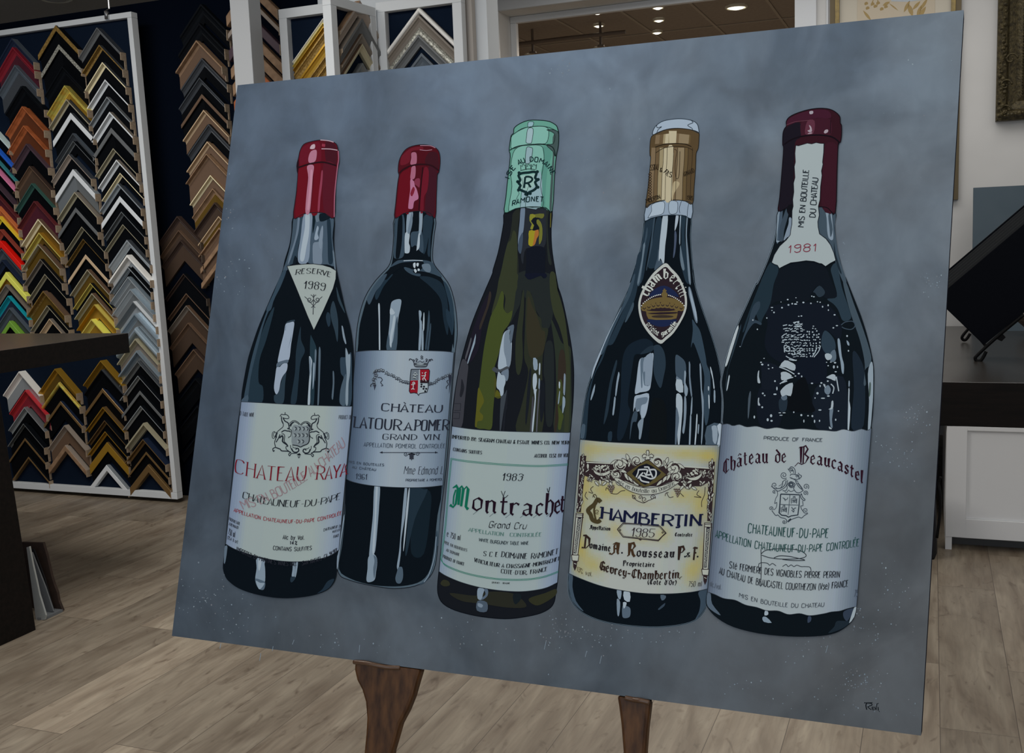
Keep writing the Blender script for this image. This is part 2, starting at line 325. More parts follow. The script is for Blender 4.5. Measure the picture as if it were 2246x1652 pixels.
def corner(apex, yb, a, w, d, key, style, label, group, body=None, end=None, kl=1, kr=1, W=0, ext=None):
    """frame corner: apex = front outer tip; board at yb; legs run down 45 degrees to +-a"""
    P = PROF[style]; A = Vector(apex); mb = MB(); mt = MC[key]; bt = MC[body] if body else mt
    org = Vector((A.x, yb, A.z - a)); mb2 = MB(); rings = []; q = math.sqrt(2)
    for x in (-a * kl, 0, a * kr):
        R_ = [(A.x + x, yb - t * d, A.z - abs(x) - s * w * q) for s, t in P]
        if W > w + .004: R_[-1:] = [(A.x + x, yb - min(P[-2][1], .62) * d, A.z - abs(x) - (w + .001) * q), (A.x + x, yb - .38 * d, A.z - abs(x) - W * q), (A.x + x, yb, A.z - abs(x) - W * q)]
        rings.append(R_)
    k = len(rings[0]); n0 = len(P) - 1
    for r in range(2):
        for i in range(k - 1):
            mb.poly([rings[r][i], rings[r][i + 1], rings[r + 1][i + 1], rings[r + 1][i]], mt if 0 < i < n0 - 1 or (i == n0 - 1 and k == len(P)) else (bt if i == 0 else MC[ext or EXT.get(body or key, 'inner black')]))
    mb.poly(rings[0], raw_wood if end is None else end)
    o = mb.build('frame_corner_sample', origin=org); tag(o, label, 'frame sample', group)
    e = MB(); x_ = A.x + a * kr - .001; z_ = A.z - a * kr; hb = max(w, .030) * q; eP = [(x_, yb, z_), (x_, yb - d, z_), (x_, yb - d, z_ - hb)]
    if W > .036: eP += [(x_, yb - .40 * d, z_ - hb - .002), (x_, yb - .38 * d, z_ - W * q), (x_, yb, z_ - W * q)]
    else: eP += [(x_, yb, z_ - hb)]
    e.prism(eP, (.004, 0, 0), raw_wood if end is None else end)
    e.build('end_grain', o); return o
ORD = ['top', 'second', 'third', 'fourth', 'fifth', 'sixth', 'seventh', 'eighth', 'ninth', 'tenth', 'eleventh', 'twelfth', 'thirteenth', 'fourteenth', 'fifteenth', 'sixteenth', 'seventeenth', 'eighteenth', 'nineteenth', 'twentieth']
def ordn(i):
    if i < 20: return ORD[i]
    t = 'twenty' if i < 29 else 'thirty'; return 'thirtieth' if i == 29 else t + '-' + ['first', 'second', 'third', 'fourth', 'fifth', 'sixth', 'seventh', 'eighth', 'ninth'][(i - 20) % 10]
# name, list of (x, y, colour, face width cm, depth cm, profile, body colour)
COLS = {
 'right': [(212,60,'dark grey',2.2,3,'scoop','charcoal'),(217,98,'antique gold',1.6,3,'lip','charcoal'),(224,136,'cream',1.6,3,'lip','charcoal'),(230,174,'white silver',1.8,3,'lip','black'),(234,212,'silver',1.4,3,'lip','dark grey'),
   (240,245,'white silver',2.2,3,'lip','grey taupe'),(243,280,'dark grey',2.2,3,'flat','black'),(248,325,'champagne',1.2,2.6,'lip','black'),(255,350,'white silver',1.8,3,'lip','grey taupe'),(263,379,'cream',1.2,2.6,'lip','black'),
   (258,402,'silver',1.8,2.6,'lip','charcoal'),(262,430,'white silver',2.4,2.2,'flat','black'),(266,464,'pewter',1.2,2.8,'lip','black'),(269,492,'champagne',.9,2.8,'lip','black'),(278,526,'silver',3.2,3.4,'scoop','charcoal'),
   (278,559,'off white',2.6,4.2,'lip','off white'),(280,585,'silver',1.4,3,'lip','black'),(280,607,'silver',2.4,3,'scoop','blue silver'),(285,634,'silver',2.2,3.4,'scoop','blue silver'),(291,661,'pewter',2.6,3.4,'scoop','white silver'),
   (294,688,'blue silver',2.6,3.6,'scoop','blue silver'),(294,718,'blue silver',2.6,3.6,'round','blue silver'),(296,743,'champagne',1.6,3.2,'lip','champagne'),(299,769,'blue silver',2.2,3.2,'lip','blue silver'),
   (301,792,'pewter',2.2,3,'scoop','charcoal'),(302,824,'silver',1.0,3,'lip','black'),(306,857,'dark grey',1.6,2.4,'flat','black'),(308,890,'silver',1.2,2.8,'lip','black'),(314,928,'champagne',2.6,3.4,'lip','champagne'),
   ],
 'right low': [(313,963,'bronze',1.6,3.2,'lip','navy'),(320,991,'bronze',1.2,2.4,'flat','black'),(324,1019,'bronze',3.4,2.2,'flat','bronze')],
 'middle': [(121,55,'antique gold',2.2,3.2,'flat','black'),(128,97,'ornate silver',2.0,3.2,'flat','black'),(136,145,'black',3,3,'scoop','black'),(141,187,'bright gold',3.0,4,'scoop','bright gold'),(145,217,'champagne',1.5,3,'lip','charcoal'),
   (154,247,'white silver',2.6,3,'flat','charcoal'),(159,292,'charcoal',2.4,3,'scoop','slate grey'),(160,309,'pewter',.9,2.6,'lip','black'),(150,338,'taupe',1.8,2.8,'scoop','charcoal'),(159,371,'white silver',2.6,3,'flat','silver'),
   (163,421,'champagne',1.5,3.2,'lip','grey taupe'),(165,455,'dark grey',2.0,3,'flat','black'),(179,497,'champagne',.9,3,'lip','black'),(182,524,'antique gold',.7,3,'lip','black'),(187,558,'pale tan',1.8,3,'flat','black'),
   (191,591,'champagne',1.4,3.4,'lip','brown'),(198,621,'yellow gold',1.0,3.2,'lip','black'),(201,643,'champagne',1.4,3.4,'lip','brown'),(206,668,'gold',1.4,3.6,'lip','yellow gold'),(200,700,'yellow gold',2.4,4,'scoop','lemon yellow')],
 'middle low': [(220,791,'gold',2.0,3.6,'scoop','gold'),(222,811,'black',2.6,3,'scoop','charcoal'),(224,852,'bronze',1.8,2.2,'flat','navy'),(225,893,'gold',1.3,3,'lip','bronze'),(229,922,'bronze',1.2,3,'lip','black'),
   (230,946,'gold',1.3,3,'lip','black'),(234,970,'gold',4.0,2.2,'flat','bronze'),(233,1020,'white silver',2.6,2,'flat','silver')],
 'left': [(25,84,'navy',3,3,'scoop','slate grey'),(27,103,'dark red',3,3.4,'scoop','dark red'),(32,142,'slate grey',3,3.4,'scoop','slate grey'),(48,188,'black',3,3.4,'scoop','black'),(48,233,'orange brown',2.4,3.4,'scoop','orange brown'),
   (51,275,'orange brown',2.2,3.4,'scoop','orange brown'),(57,315,'plum',2.6,3.4,'scoop','plum'),(64,364,'brown',1.8,3,'scoop','dark brown'),(69,402,'green',1.8,3,'scoop','green'),(74,441,'maroon',2,3.2,'scoop','maroon'),
   (83,480,'cream',1.8,3.4,'lip','brown'),(85,510,'yellow gold',1.4,3.6,'lip','gold'),(83,535,'champagne',1.6,3,'lip','brown'),(88,568,'grey taupe',1.4,3,'lip','black'),(98,601,'champagne',1.0,3,'lip','black'),
   (94,638,'antique gold',1.6,3.4,'lip','brown'),(103,670,'champagne',1.2,3,'lip','black'),(108,699,'pale tan',2.2,3,'scoop','grey taupe')],
 'left low': [(120,809,'gold',2.0,3.4,'scoop','gold'),(127,838,'bright gold',1.8,3.2,'round','black'),(132,880,'bronze',1.6,2.4,'flat','navy'),(141,933,'taupe',2.2,3.2,'scoop','taupe'),(142,977,'tan wood',2.6,2.8,'flat','taupe')],
 'far left': [(-27,272,'sky blue',2.4,3.2,'scoop','sky blue'),(-20,312,'blue',3,3.4,'scoop','blue'),(-13,345,'teal',2.4,3.2,'scoop','teal'),(-14,366,'pink',2.4,3.2,'scoop','pink'),(-16,396,'plum',2.4,3.2,'scoop','plum'),
   (-9,425,'maroon',2.6,3.2,'scoop','maroon'),(-6,452,'orange',2.4,3.2,'scoop','orange'),(-3,474,'yellow',1.8,3.2,'lip','yellow'),(0,503,'brick red',2.6,3.2,'scoop','brick red'),(0,528,'scarlet',2.8,3.2,'flat','scarlet'),
   (3,546,'slate grey',1.8,3,'scoop','slate grey'),(4,570,'navy',2.8,3.2,'scoop','navy'),(12,597,'lemon yellow',2.8,3.6,'flat','lemon yellow'),(12,624,'grey taupe',2.6,3.2,'scoop','grey taupe'),(17,649,'turquoise',1.8,3.2,'scoop','turquoise'),
   (20,675,'slate grey',2.4,3.2,'scoop','slate grey'),(20,704,'lime green',2.6,3.2,'flat','lime green')],
 'far left low': [(41,815,'off white',2.6,3.6,'scoop','off white'),(55,856,'bright red',2.4,3.4,'scoop','bright red'),(53,893,'silver',2.4,3.2,'scoop','pewter'),(51,929,'pewter',1.2,3,'lip','black'),(54,961,'bronze',1.2,2.6,'flat','black'),(62,1002,'bronze',.9,2.2,'flat','black')],
}
BY = FY + .03                                          # the backing's face
used_n = {}
for cn, rows in COLS.items():
    base = cn.replace(' low', ''); a = .148
    for ri, (x, y, key, wd, dp, st, body) in enumerate(rows):
        i = used_n.get(base, 0); used_n[base] = i + 1
        low = cn.endswith('low')
        dp = dp * 1.45; ap = pY(x, y, BY - dp / 100)
        W = 0
        if ri + 1 < len(rows):
            nx = rows[ri + 1]; gap = ap.z - pY(nx[0], nx[1], BY - nx[4] * 1.45 / 100).z; W = min(gap / 1.4142 - .001, .082)
        elif not low and cn != 'right': W = .06
        body_t = '' if body == key else ' and %s' % body
        lab = '%s%s frame corner, %s down the %s column of the hanging panel' % (key, body_t, ordn(i), {'right': 'rightmost', 'middle': 'third', 'left': 'second', 'far left': 'leftmost'}[base])
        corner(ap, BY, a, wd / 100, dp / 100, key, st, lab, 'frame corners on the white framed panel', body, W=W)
# dark board to the right of it
B2 = [(440,8,'black',4,4,'scoop','black'),(436,50,'black',4,4,'scoop','black'),(430,88,'tan wood',2.0,5,'lip','tan wood'),(442,127,'charcoal',3,4,'scoop','black'),(437,170,'charcoal',2.4,4,'scoop','black'),(442,206,'brown',1.6,4,'flat','black'),
      (446,241,'pale tan',1.6,4.2,'lip','tan wood'),(457,272,'charcoal',3,4,'scoop','black'),(454,310,'pale tan',1.6,4,'lip','tan wood'),(452,337,'tan wood',1.2,4.6,'lip','tan wood'),(461,384,'cream',1.4,4.2,'lip','tan wood'),(466,413,'tan wood',2.2,4,'scoop','brown'),
      (470,444,'dark brown',2.4,4,'scoop','dark brown'),(479,474,'pale tan',1.4,4,'lip','brown'),(480,499,'tan wood',1.8,4,'lip','tan wood'),(484,527,'tan wood',2.2,4,'flat','tan wood'),(486,560,'tan wood',2.2,4,'flat','brown')]
def W2(L, i, dp):
    if i + 1 >= len(L): return 0
    return max(0, min((pY(L[i][0], L[i][1], DY - dp / 100).z - pY(L[i + 1][0], L[i + 1][1], DY - L[i + 1][4] / 100).z) / 1.4142 - .001, .085))
aw = (pY(506, 300, 4.94).x - pY(405, 300, 4.94).x) / 2
for i, (x, y, key, wd, dp, st, body) in enumerate(B2):
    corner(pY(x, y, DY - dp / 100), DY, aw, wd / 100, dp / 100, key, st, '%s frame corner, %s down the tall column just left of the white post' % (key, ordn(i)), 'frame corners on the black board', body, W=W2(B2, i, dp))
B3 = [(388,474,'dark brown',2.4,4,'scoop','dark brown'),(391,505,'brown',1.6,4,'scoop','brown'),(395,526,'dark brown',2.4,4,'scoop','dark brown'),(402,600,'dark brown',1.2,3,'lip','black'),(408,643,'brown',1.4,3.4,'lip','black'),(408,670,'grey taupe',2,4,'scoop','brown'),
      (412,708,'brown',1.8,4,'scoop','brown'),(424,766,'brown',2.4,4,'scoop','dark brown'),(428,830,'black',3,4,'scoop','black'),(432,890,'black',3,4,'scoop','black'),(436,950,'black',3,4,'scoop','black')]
for i, (x, y, key, wd, dp, st, body) in enumerate(B3):
    corner(pY(x, y, DY - dp / 100), DY, aw * .95, wd / 100, dp / 100, key, st, '%s frame corner, %s down the shaded column right of the white framed panel' % (key, ordn(i)), 'frame corners on the black board', body, end=raw_shaded, W=W2(B3, i, dp), ext='shaded brown' if body != 'black' else None)
B4 = [(546,-42,'tan wood',4,4,'flat','tan wood'),(550,-2,'taupe',2,4,'flat','tan wood'),(552,36,'plum',4,4,'flat','plum'),(556,76,'tan wood',4,4,'flat','tan wood'),(560,112,'tan wood',4.4,4,'flat','tan wood'),(563,150,'orange brown',4,4,'flat','tan wood')]
for i, (x, y, key, wd, dp, st, body) in enumerate(B4):
    corner(pY(x, y, DY - dp / 100), DY, aw * 1.05, wd / 100, dp / 100, key, st, '%s frame corner, %s of those passing behind the white post' % (key, ordn(i)), 'frame corners behind the white post', body)
# ------------------------------------------------------------------ small framed displays above the painting
def framed(name, TL, TR, zb, fwid, dep, label, rise=0):
    """white frame with navy backing; TL, TR front top corners, bottom at zb"""
    TL, TR = Vector(TL), Vector(TR); u = (TR - TL); u.z = 0; W = u.length; u.normalize(); nb = Vector((-u.y, u.x, 0))   # nb points to the back
    if nb.y < 0: nb = -nb
    e = empty(name, (TL + TR) / 2 + Vector((0, 0, zb - (TL.z + TR.z) / 2)), label, 'framed display')
    def pt(s, z, d): return TL + u * s + Vector((0, 0, z - TL.z)) + nb * d
    zt = TL.z
    def b(s0, s1, z0, z1, d0, d1, mt, nm):
        m = MB(); m.hexa([pt(s0, z0, d0), pt(s1, z0, d0), pt(s1, z0, d1), pt(s0, z0, d1), pt(s0, z1, d0), pt(s1, z1, d0), pt(s1, z1, d1), pt(s0, z1, d1)], mt); return m.build(nm, e, bevel=.002)
    b(0, W, zt - fwid, zt, 0, dep, white_frame, 'top_bar'); b(0, fwid, zb, zt - fwid, 0, dep, white_frame, 'side_bar'); b(W - fwid, W, zb, zt - fwid, 0, dep, white_frame, 'side_bar')
    b(0, W, zb - fwid, zb, 0, dep, white_frame, 'bottom_bar')
    m = MB(); m.hexa([pt(.005, zb, dep * .8), pt(W - .005, zb, dep * .8), pt(W - .005, zb, dep), pt(.005, zb, dep), pt(.005, zt - .01, dep * .8), pt(W - .005, zt - .01, dep * .8), pt(W - .005, zt - .01, dep), pt(.005, zt - .01, dep)], navy_felt)
    m.build('backing', e); return pt, W
FA = 4.88
a0 = pY(610, 21, FA); a1 = pY(760, 4, FA); a1 = Vector((a1.x, FA, a0.z))
framed('framed_display', a0, a1, 1.2, .048, .05, 'leftmost small white framed display with narrow gold moulding strips')
c0 = pY(828, 5, FA); c1 = pY(1011, -6, FA); c1 = Vector((c1.x, FA, c0.z)); c0.x = pY(823, 5, FA).x
framed('framed_display', c0, c1, 1.2, .05, .05, 'right small white framed display with four wide nested grey and silver corners')
b0 = pY(724, -12, 4.50); b1 = pY(823, 8, 4.86); b1 = Vector((b1.x, b1.y, b0.z))
framed('framed_display', b0, b1, 1.2, .045, .05, 'narrow white framed display turned edge on between the two facing ones')
# B's thick ribbed edge
m = MB()
# corners on display C
for i, (x, y, a_, wd, dp, st, key, body) in enumerate([(917, 14, .235, 2.2, 3.2, 'round', 'off white', 'taupe'), (917, 32, .235, 4.2, 3.2, 'scoop', 'grey taupe', 'grey taupe'), (918, 58, .235, 3.6, 3.0, 'round', 'ornate silver', 'taupe'), (917, 76, .225, 3.8, 3.4, 'scoop', 'dark grey', 'charcoal'), (924, 116, .22, 5, 3, 'scoop', 'slate grey', 'charcoal')]):
    corner(pY(x, y, FA + .04 - dp / 100), FA + .04, a_, wd / 100, dp / 100, key, st, '%s wide frame corner, %s of those nested in the right small framed display' % (key, ordn(i)), 'nested frame corners in the right framed display', body)
# gold strips in display A: half corners, their right legs hidden by the turned display
for i, (x, y, key, wd) in enumerate([(708, 40, 'off white', 1.4), (708, 50, 'yellow gold', .8), (709, 58, 'gold', 1.2), (711, 68, 'antique gold', 3.4), (713, 93, 'gold', 4.2), (714, 121, 'antique gold', 2.4), (716, 140, 'antique gold', 2.4), (718, 160, 'tan wood', 3)]):
    corner(pY(x, y, FA + .04 - .03), FA + .04, .20, wd / 100, .03, key, 'scoop', '%s slanted moulding, %s strip in the leftmost small framed display' % (key, ordn(i)), 'slanted mouldings in the leftmost framed display', key, kr=.15)
# corners on the turned display B (built flat, then turned with it)
ub = (b1 - b0); ub.z = 0; Wb = ub.length; ub.normalize(); nbk = Vector((-ub.y, ub.x, 0)); nbk = nbk if nbk.y > 0 else -nbk
angb = math.atan2(ub.y, ub.x)
for i, (yp, wd, key, body, dp) in enumerate([(3, 5.0, 'taupe', 'tan wood', 3.4), (42, 5.5, 'dark grey', 'grey taupe', 4), (76, 3.6, 'grey taupe', 'brown', 3.4), (98, 2.6, 'champagne', 'brown', 3.4), (140, 3, 'pewter', 'dark grey', 3)]):
    o = corner((0, 0, 0), dp / 100, .17, wd / 100, dp / 100, key, 'scoop', '%s frame corner, %s of those on the narrow display turned edge on' % (key, ordn(i)), 'frame corners on the turned display', body)
    pos = b0 + ub * (Wb * .66) + nbk * .036; pos.z = pY(793, yp, 4.76).z - .17
    o.location = pos; o.rotation_euler = (0, 0, angb)
# ------------------------------------------------------------------ dark bar table at the left
tx, ty0, ty1, tz = -3.235, 1.2, 3.60, 1.11
m = MB(); m.box(-5.2, tx, ty0, ty1, tz - .085, tz, dark_wood)
tt = empty('bar_table', (-4.2, 2.4, 0), 'dark brown bar height table with thick top at the left edge of the photo', 'table')
o = m.build('table_top', tt, bevel=.002)
o.data.materials.append(dark_top)
for p in o.data.polygons:
    if p.normal.z > .9: p.material_index = 1
m = MB(); m.hexa([(-3.33, 1.7, 0), (-3.25, 1.7, 0), (-3.25, 2.968, 0), (-3.33, 2.968, 0), (-3.36, 1.7, tz - .085), (-3.28, 1.7, tz - .085), (-3.28, 2.93, tz - .085), (-3.36, 2.93, tz - .085)], dark_wood); m.build('leg_panel', tt, bevel=.002)
m = MB(); m.box(-5.1, -5.02, 1.7, 2.95, 0, tz - .085, dark_wood); m.build('leg_panel', tt, bevel=.002)
# boards leaning under the table
cardw = mat('white card edge', (.42, .44, .43), .7); cardg = mat('grey card', (.16, .17, .18), .8); cardb = mat('brown board', (.035, .022, .017), .8, noise=((.05, .03, .022), 20, 3)); cardk = mat('black card', (.01, .01, .012), .7)
def sheet(name, lab, base, topp, Lx, th, mt):
    """upright board leaning: base/top are px of its right edge on Y plane, board runs left"""
    b_, t_ = Vector(base), Vector(topp); m = MB()
    m.hexa([b_ + Vector((-Lx, 0, 0)), b_, b_ + Vector((0, th, 0)), b_ + Vector((-Lx, th, 0)), t_ + Vector((-Lx, 0, 0)), t_, t_ + Vector((0, th, 0)), t_ + Vector((-Lx, th, 0))], mt)
    return tag(m.build(name, origin=b_), lab, 'board', 'boards standing under the bar table')
def onf(x, y, Y): p = pY(x, y, Y); return p
def slab(name, lab, px, Y, th, mt):
    m = MB(); m.prism([pY(x, y, Y) for x, y in px], (0, th, 0), mt); o = m.build(name, origin=pY(*px[0], Y)); return tag(o, lab, 'board', 'boards standing beside the bar table leg')
slab('leaning_board', 'tall dark brown board with a worn edge leaning beside the table leg', [(45, 1190), (94, 1191), (103, 1222), (112, 1262), (118, 1282), (125, 1300), (128, 1318), (137, 1340), (120, 1344), (60, 1345)], 3.16, .012, cardb)
slab('leaning_board', 'thin black board in front of the dark brown one beside the table leg', [(62, 1206), (74, 1205), (98, 1270), (118, 1342), (80, 1344)], 3.14, .006, cardk)
slab('leaning_board', 'grey card between the white one and the brown board beside the table leg', [(62, 1214), (70, 1212), (100, 1290), (117, 1341), (90, 1346), (80, 1320)], 3.12, .006, cardg)
slab('leaning_board', 'pale card with a chipped white edge right against the table leg', [(58, 1201), (64, 1199), (72, 1240), (80, 1275), (86, 1304), (94, 1330), (100, 1350), (98, 1360), (79, 1361)], 3.06, .008, cardw)
m = MB(); m.prism([pZ(82, 1361, .0005), pZ(102, 1359, .0005), pZ(138, 1342, .0005), pZ(138, 1338, .0005), pZ(90, 1343, .0005)], (0, 0, .01), cardg); tag(m.build('flat_card'), 'grey card lying flat on the floor under the leaning boards', 'board')

# ------------------------------------------------------------------ right: worktop, cabinets
kf = 4.938
m = MB(); m.box(-1.5, 3.3, kf, 7.66, .648, .758, dark_top); o = m.build('worktop', bevel=.003); tag(o, 'thick dark brown worktop behind the painting, white cabinets under it', 'worktop')
o.data.materials.append(dark_wood)
for p in o.data.polygons:
    if abs(p.normal.z) < .5: p.material_index = 1
zc0, zc1 = pY(2071, 1177, kf).z, pY(2076, 934, kf).z
wtop = pY(2076, 934, kf).z
o.location.z = 0
bpy.data.objects.remove(o)
m = MB(); m.box(-1.5, 3.3, kf, 7.66, wtop, .758, dark_top); o = m.build('worktop', bevel=.003); tag(o, 'thick dark brown worktop behind the painting, white cabinets under it', 'worktop')
o.data.materials.append(dark_wood)
for p in o.data.polygons:
    if abs(p.normal.z) < .5: p.material_index = 1
cabw = mat('white cabinet lacquer', (.74, .75, .76), .35)
def cabinet(x0, W, lab):
    c = empty('base_cabinet', (x0 + W / 2, kf + .3, 0), lab, 'cabinet', 'white cabinets under the dark worktop')
    m = MB(); m.box(x0, x0 + W, kf + .022, kf + 1.2, zc0, wtop - .001, cabw); m.build('body', c, bevel=.002)
    m = MB(); m.box(x0 + .003, x0 + .03, kf + .004, kf + 1.2, 0, zc0, cabw); m.build('leg', c)
    m = MB(); m.box(x0 + W - .03, x0 + W - .003, kf + .004, kf + 1.2, 0, zc0, cabw); m.build('leg', c)
    m = MB(); m.box(x0 + .031, x0 + W - .031, kf + .10, kf + .12, 0, zc0 - .001, mat('plinth', (.10, .10, .10), .6)); m.build('plinth', c)
    # shaker door: four rails around a recessed panel
    z0, z1, r, d0, d1 = zc0, wtop - .002, .085, kf + .001, kf + .021
    m = MB(); m.box(x0 + .002, x0 + r, d0, d1, z0, z1, cabw); m.box(x0 + W - r, x0 + W - .002, d0, d1, z0, z1, cabw)
    m.box(x0 + r, x0 + W - r, d0, d1, z0, z0 + r, cabw); m.box(x0 + r, x0 + W - r, d0, d1, z1 - .018, z1, cabw)
    m.box(x0 + r, x0 + W - r, d0 + .012, d1, z0 + r, z1 - .018, cabw); m.build('door', c, bevel=.0015)
cx0 = pY(2074, 1050, kf).x
cabinet(cx0, .9, 'white cabinet with a recessed panel door under the right end of the worktop')
m = MB(); m.box(-1.4, -1.32, kf + .05, 7.5, 0, wtop - .001, dark_wood); tag(m.build('worktop_support'), 'dark upright panel under the far left of the worktop, behind the painting', 'support')
# black bag beside the cabinet
bagm = mat('black nylon', (.010, .011, .015), .6, bump=(60, .5))
bg = empty('black_bag', pZ(2040, 1197, 0), 'black bag standing on the floor between the painting edge and the white cabinet', 'bag')
m = MB(); pr = []
xR = pY(2062, 1100, 4.80).x
for z, w_, dd in ((0, .20, .09), (.02, .215, .10), (.15, .21, .095), (.26, .20, .08), (.33, .185, .05), (.36, .17, .02)):
    n = 16; pr.append([(xR - .012 - .21 + (.21 - .0) * .5 + math.copysign(abs(math.cos(t)) ** .5, math.cos(t)) * w_ * .5 * 1.0, 4.80 + math.copysign(abs(math.sin(t)) ** .5, math.sin(t)) * dd * .5, z) for t in [2 * math.pi * k / n for k in range(n)]])
m.loft(pr, bagm); m.build('body', bg, smooth=True)
m = MB(); m.tube(cr([pY(2055, 1180, 4.74), pY(2061, 1130, 4.74), pY(2062, 1085, 4.74), pY(2058, 1060, 4.75), pY(2063, 1046, 4.75)], 5), .006, black_metal); m.build('strap', bg, smooth=True)

# ------------------------------------------------------------------ things on the worktop
# big black sample book, tilted, held by a wire stand
book = empty('sample_book', pZ(2158, 800, .758), 'big black sample book tilted forty five degrees on a wire stand on the worktop', 'book')
bk = mat('black book cover', (.002, .003, .006), .6, spec=.08); pg = mat('grey book pages edge', (.02, .022, .024), .6)
HY = 5.75
fc = [pY(x, y, HY) for x, y in ((2158, 757), (2420, 545), (2330, 420), (2052, 655))]
m = MB(); m.prism(fc, (0, .03, 0), bk); m.build('front_cover', book, bevel=.003)
off = Vector((-.012, .03, .012))
m = MB()
for k in range(5):
    o_ = Vector((-.0045, .0315 + k * .026, .0075)) * 1.0 if False else Vector((-.006 * (k + 1), .032 + k * .024, .009 * (k + 1)))
    q = [p + o_ for p in fc]; cc = sum(q, Vector()) / 4; q = [p + (cc - p) * .0 for p in q]
    m.prism(q, (0, .020, 0), pg)
m.build('pages', book)
m = MB(); q = [p + Vector((-.036, .155, .052)) for p in fc]; m.prism(q, (0, .012, 0), bk); m.build('back_cover', book, bevel=.003)
st = empty('wire_stand', pZ(2146, 792, .758), 'black wire easel stand with curled feet holding the sample book', 'stand')
for (pts, Y_, nm) in ((((2246, 690), (2200, 728), (2166, 758), (2145, 778), (2139, 786), (2143, 792), (2151, 791), (2158, 781), (2163, 771)), 5.70, 'foot'), (((2128, 718), (2122, 724), (2112, 736), (2110, 742), (2114, 746), (2120, 744), (2128, 732)), 6.62, 'foot')):
    m = MB(); m.tube(cr([pY(x, y, Y_) for x, y in pts], 5), .0085, black_metal, 8); m.build(nm, st, smooth=True)
m = MB(); m.tube([pY(2163, 760, 5.70), pY(2128, 719, 6.62)], .007, black_metal, 8); m.build('cross_wire', st, smooth=True)
m = MB(); m.prism([pY(x, y, 5.735) for x, y in ((2186, 744), (2198, 731), (2206, 740), (2197, 749))], (0, .012, 0), black_metal); m.build('clip', st)
# grey blue panel leaning on the wall
gb = mat('grey blue canvas', (.075, .105, .13), .8, noise=((.085, .115, .14), 5, 2))
m = MB(); q = [pY(2135, 716, 7.3), pY(2330, 716, 7.3), pY(2330, 398, 7.45), pY(2135, 412, 7.45)]; q[0].z = q[1].z = .7585; q[1].x = q[2].x; q[0].x = q[3].x; q[2].z = q[3].z; m.prism(q, (0, .035, 0), gb)
tag(m.build('blank_canvas', origin=q[0]), 'plain grey blue canvas standing on the worktop against the wall behind the sample book', 'canvas')
# brown turned wooden bowl at the very edge
bw = mat('dark brown glaze', (.020, .012, .010), .3, spec=.5, noise=((.10, .08, .06), 2, 0), scale=(0, 0, 30)); cbw = pY(2262, 735, 7.0); cbw.z = .759
n = 24; m = MB(); m.loft([[(cbw.x + r * math.cos(2 * math.pi * k / n), cbw.y + r * math.sin(2 * math.pi * k / n), cbw.z + z) for k in range(n)] for r, z in ((.030, 0), (.034, .01), (.022, .03), (.045, .055), (.078, .085), (.088, .11), (.082, .135), (.06, .15), (.05, .152), (.045, .12))], bw)
tag(m.build('turned_bowl', origin=cbw, smooth=True), 'dark brown ringed bowl cut by the right edge of the photo, on the worktop', 'bowl')

# ------------------------------------------------------------------ pictures on the back wall
goldf = mat('worn gold frame', (.30, .22, .08), .4, metal=.4, noise=((.20, .15, .07), 30, 3)); goldd = mat('dark gold inner frame', (.13, .10, .055), .45, metal=.3)
cream_mat = mat('cream mount board', (.62, .57, .47), .85); print_m = mat('ivory print paper', (.60, .52, .40), .85); ochre = mat('ochre print ink', (.42, .30, .13), .85); pale_m = mat('pale blue paper', (.52, .56, .60), .85)
px0 = pY(1820, 60, 7.66).x; px1 = pY(2104, 300, 7.66).x; pz0 = pY(2100, 438, 7.66).z; pz1 = pz0 + 1.75
pic = empty('botanical_picture', ((px0 + px1) / 2, 7.66, pz0), 'framed botanical print with cream mount in a thin gold frame, mostly hidden behind the painting', 'picture')
for nm, (x0, x1, z0, z1) in {'1': (px0, px0 + .062, pz0, pz1), '2': (px1 - .062, px1, pz0, pz1), '3': (px0 + .062, px1 - .062, pz0, pz0 + .062), '4': (px0 + .062, px1 - .062, pz1 - .062, pz1)}.items():
    m = MB(); m.box(x0, x1, 7.665, 7.699, z0, z1, goldd)
    if nm in '12': xm = (x0 + .034, x1) if nm == '1' else (x0, x1 - .034); m.box(xm[0], xm[1], 7.655, 7.665, z0, z1, goldf); 
    else: m.box(x0, x1, 7.655, 7.665, z0 + (.034 if nm == '3' else 0), z1 - (0 if nm == '3' else .034), goldf)
    m.build('frame_bar', pic, bevel=.002)
m = MB(); m.box(px0 + .062, px1 - .062, 7.685, 7.699, pz0 + .062, pz1 - .062, cream_mat); m.build('mount', pic)
ix0, ix1, iz0 = pY(1880, 60, 7.68).x, pY(2050, 60, 7.68).x, pY(1900, 300, 7.68).z
pr_ = MB(); pr_.box(ix0, ix1, 7.682, 7.685, iz0, pz1 - .25, print_m)
prn = pr_.build('print', pic)
lf = MB()
def leaf(x, y, L, wd, ang, mt=ochre):
    c = pY(x, y, 7.681); u = Vector((math.cos(ang), 0, math.sin(ang))); v = Vector((-math.sin(ang), 0, math.cos(ang)))
    P = [c + u * (t - .5) * L + v * sgn * wd * math.sin(math.pi * t) * .5 for t, sgn in [(k / 8, 1) for k in range(9)] + [(k / 8, -1) for k in range(7, 0, -1)]]
    lf.prism(P, (0, .0012, 0), mt)
for (x, y, L, wd, an) in [(1989, 14, .08, .022, 1.1), (1997, 22, .09, .028, 1.9), (2010, 12, .07, .02, .8), (2016, 24, .08, .022, 1.2), (2026, 10, .09, .02, 1.0), (2022, 28, .09, .026, 1.0), (1902, 34, .09, .016, 2.2), (1960, 15, .08, .008, 2.4), (1944, 8, .05, .02, .4), (1925, 5, .05, .008, 1.5), (1913, 6, .05, .008, 1.2)]: leaf(x, y, L, wd, an)
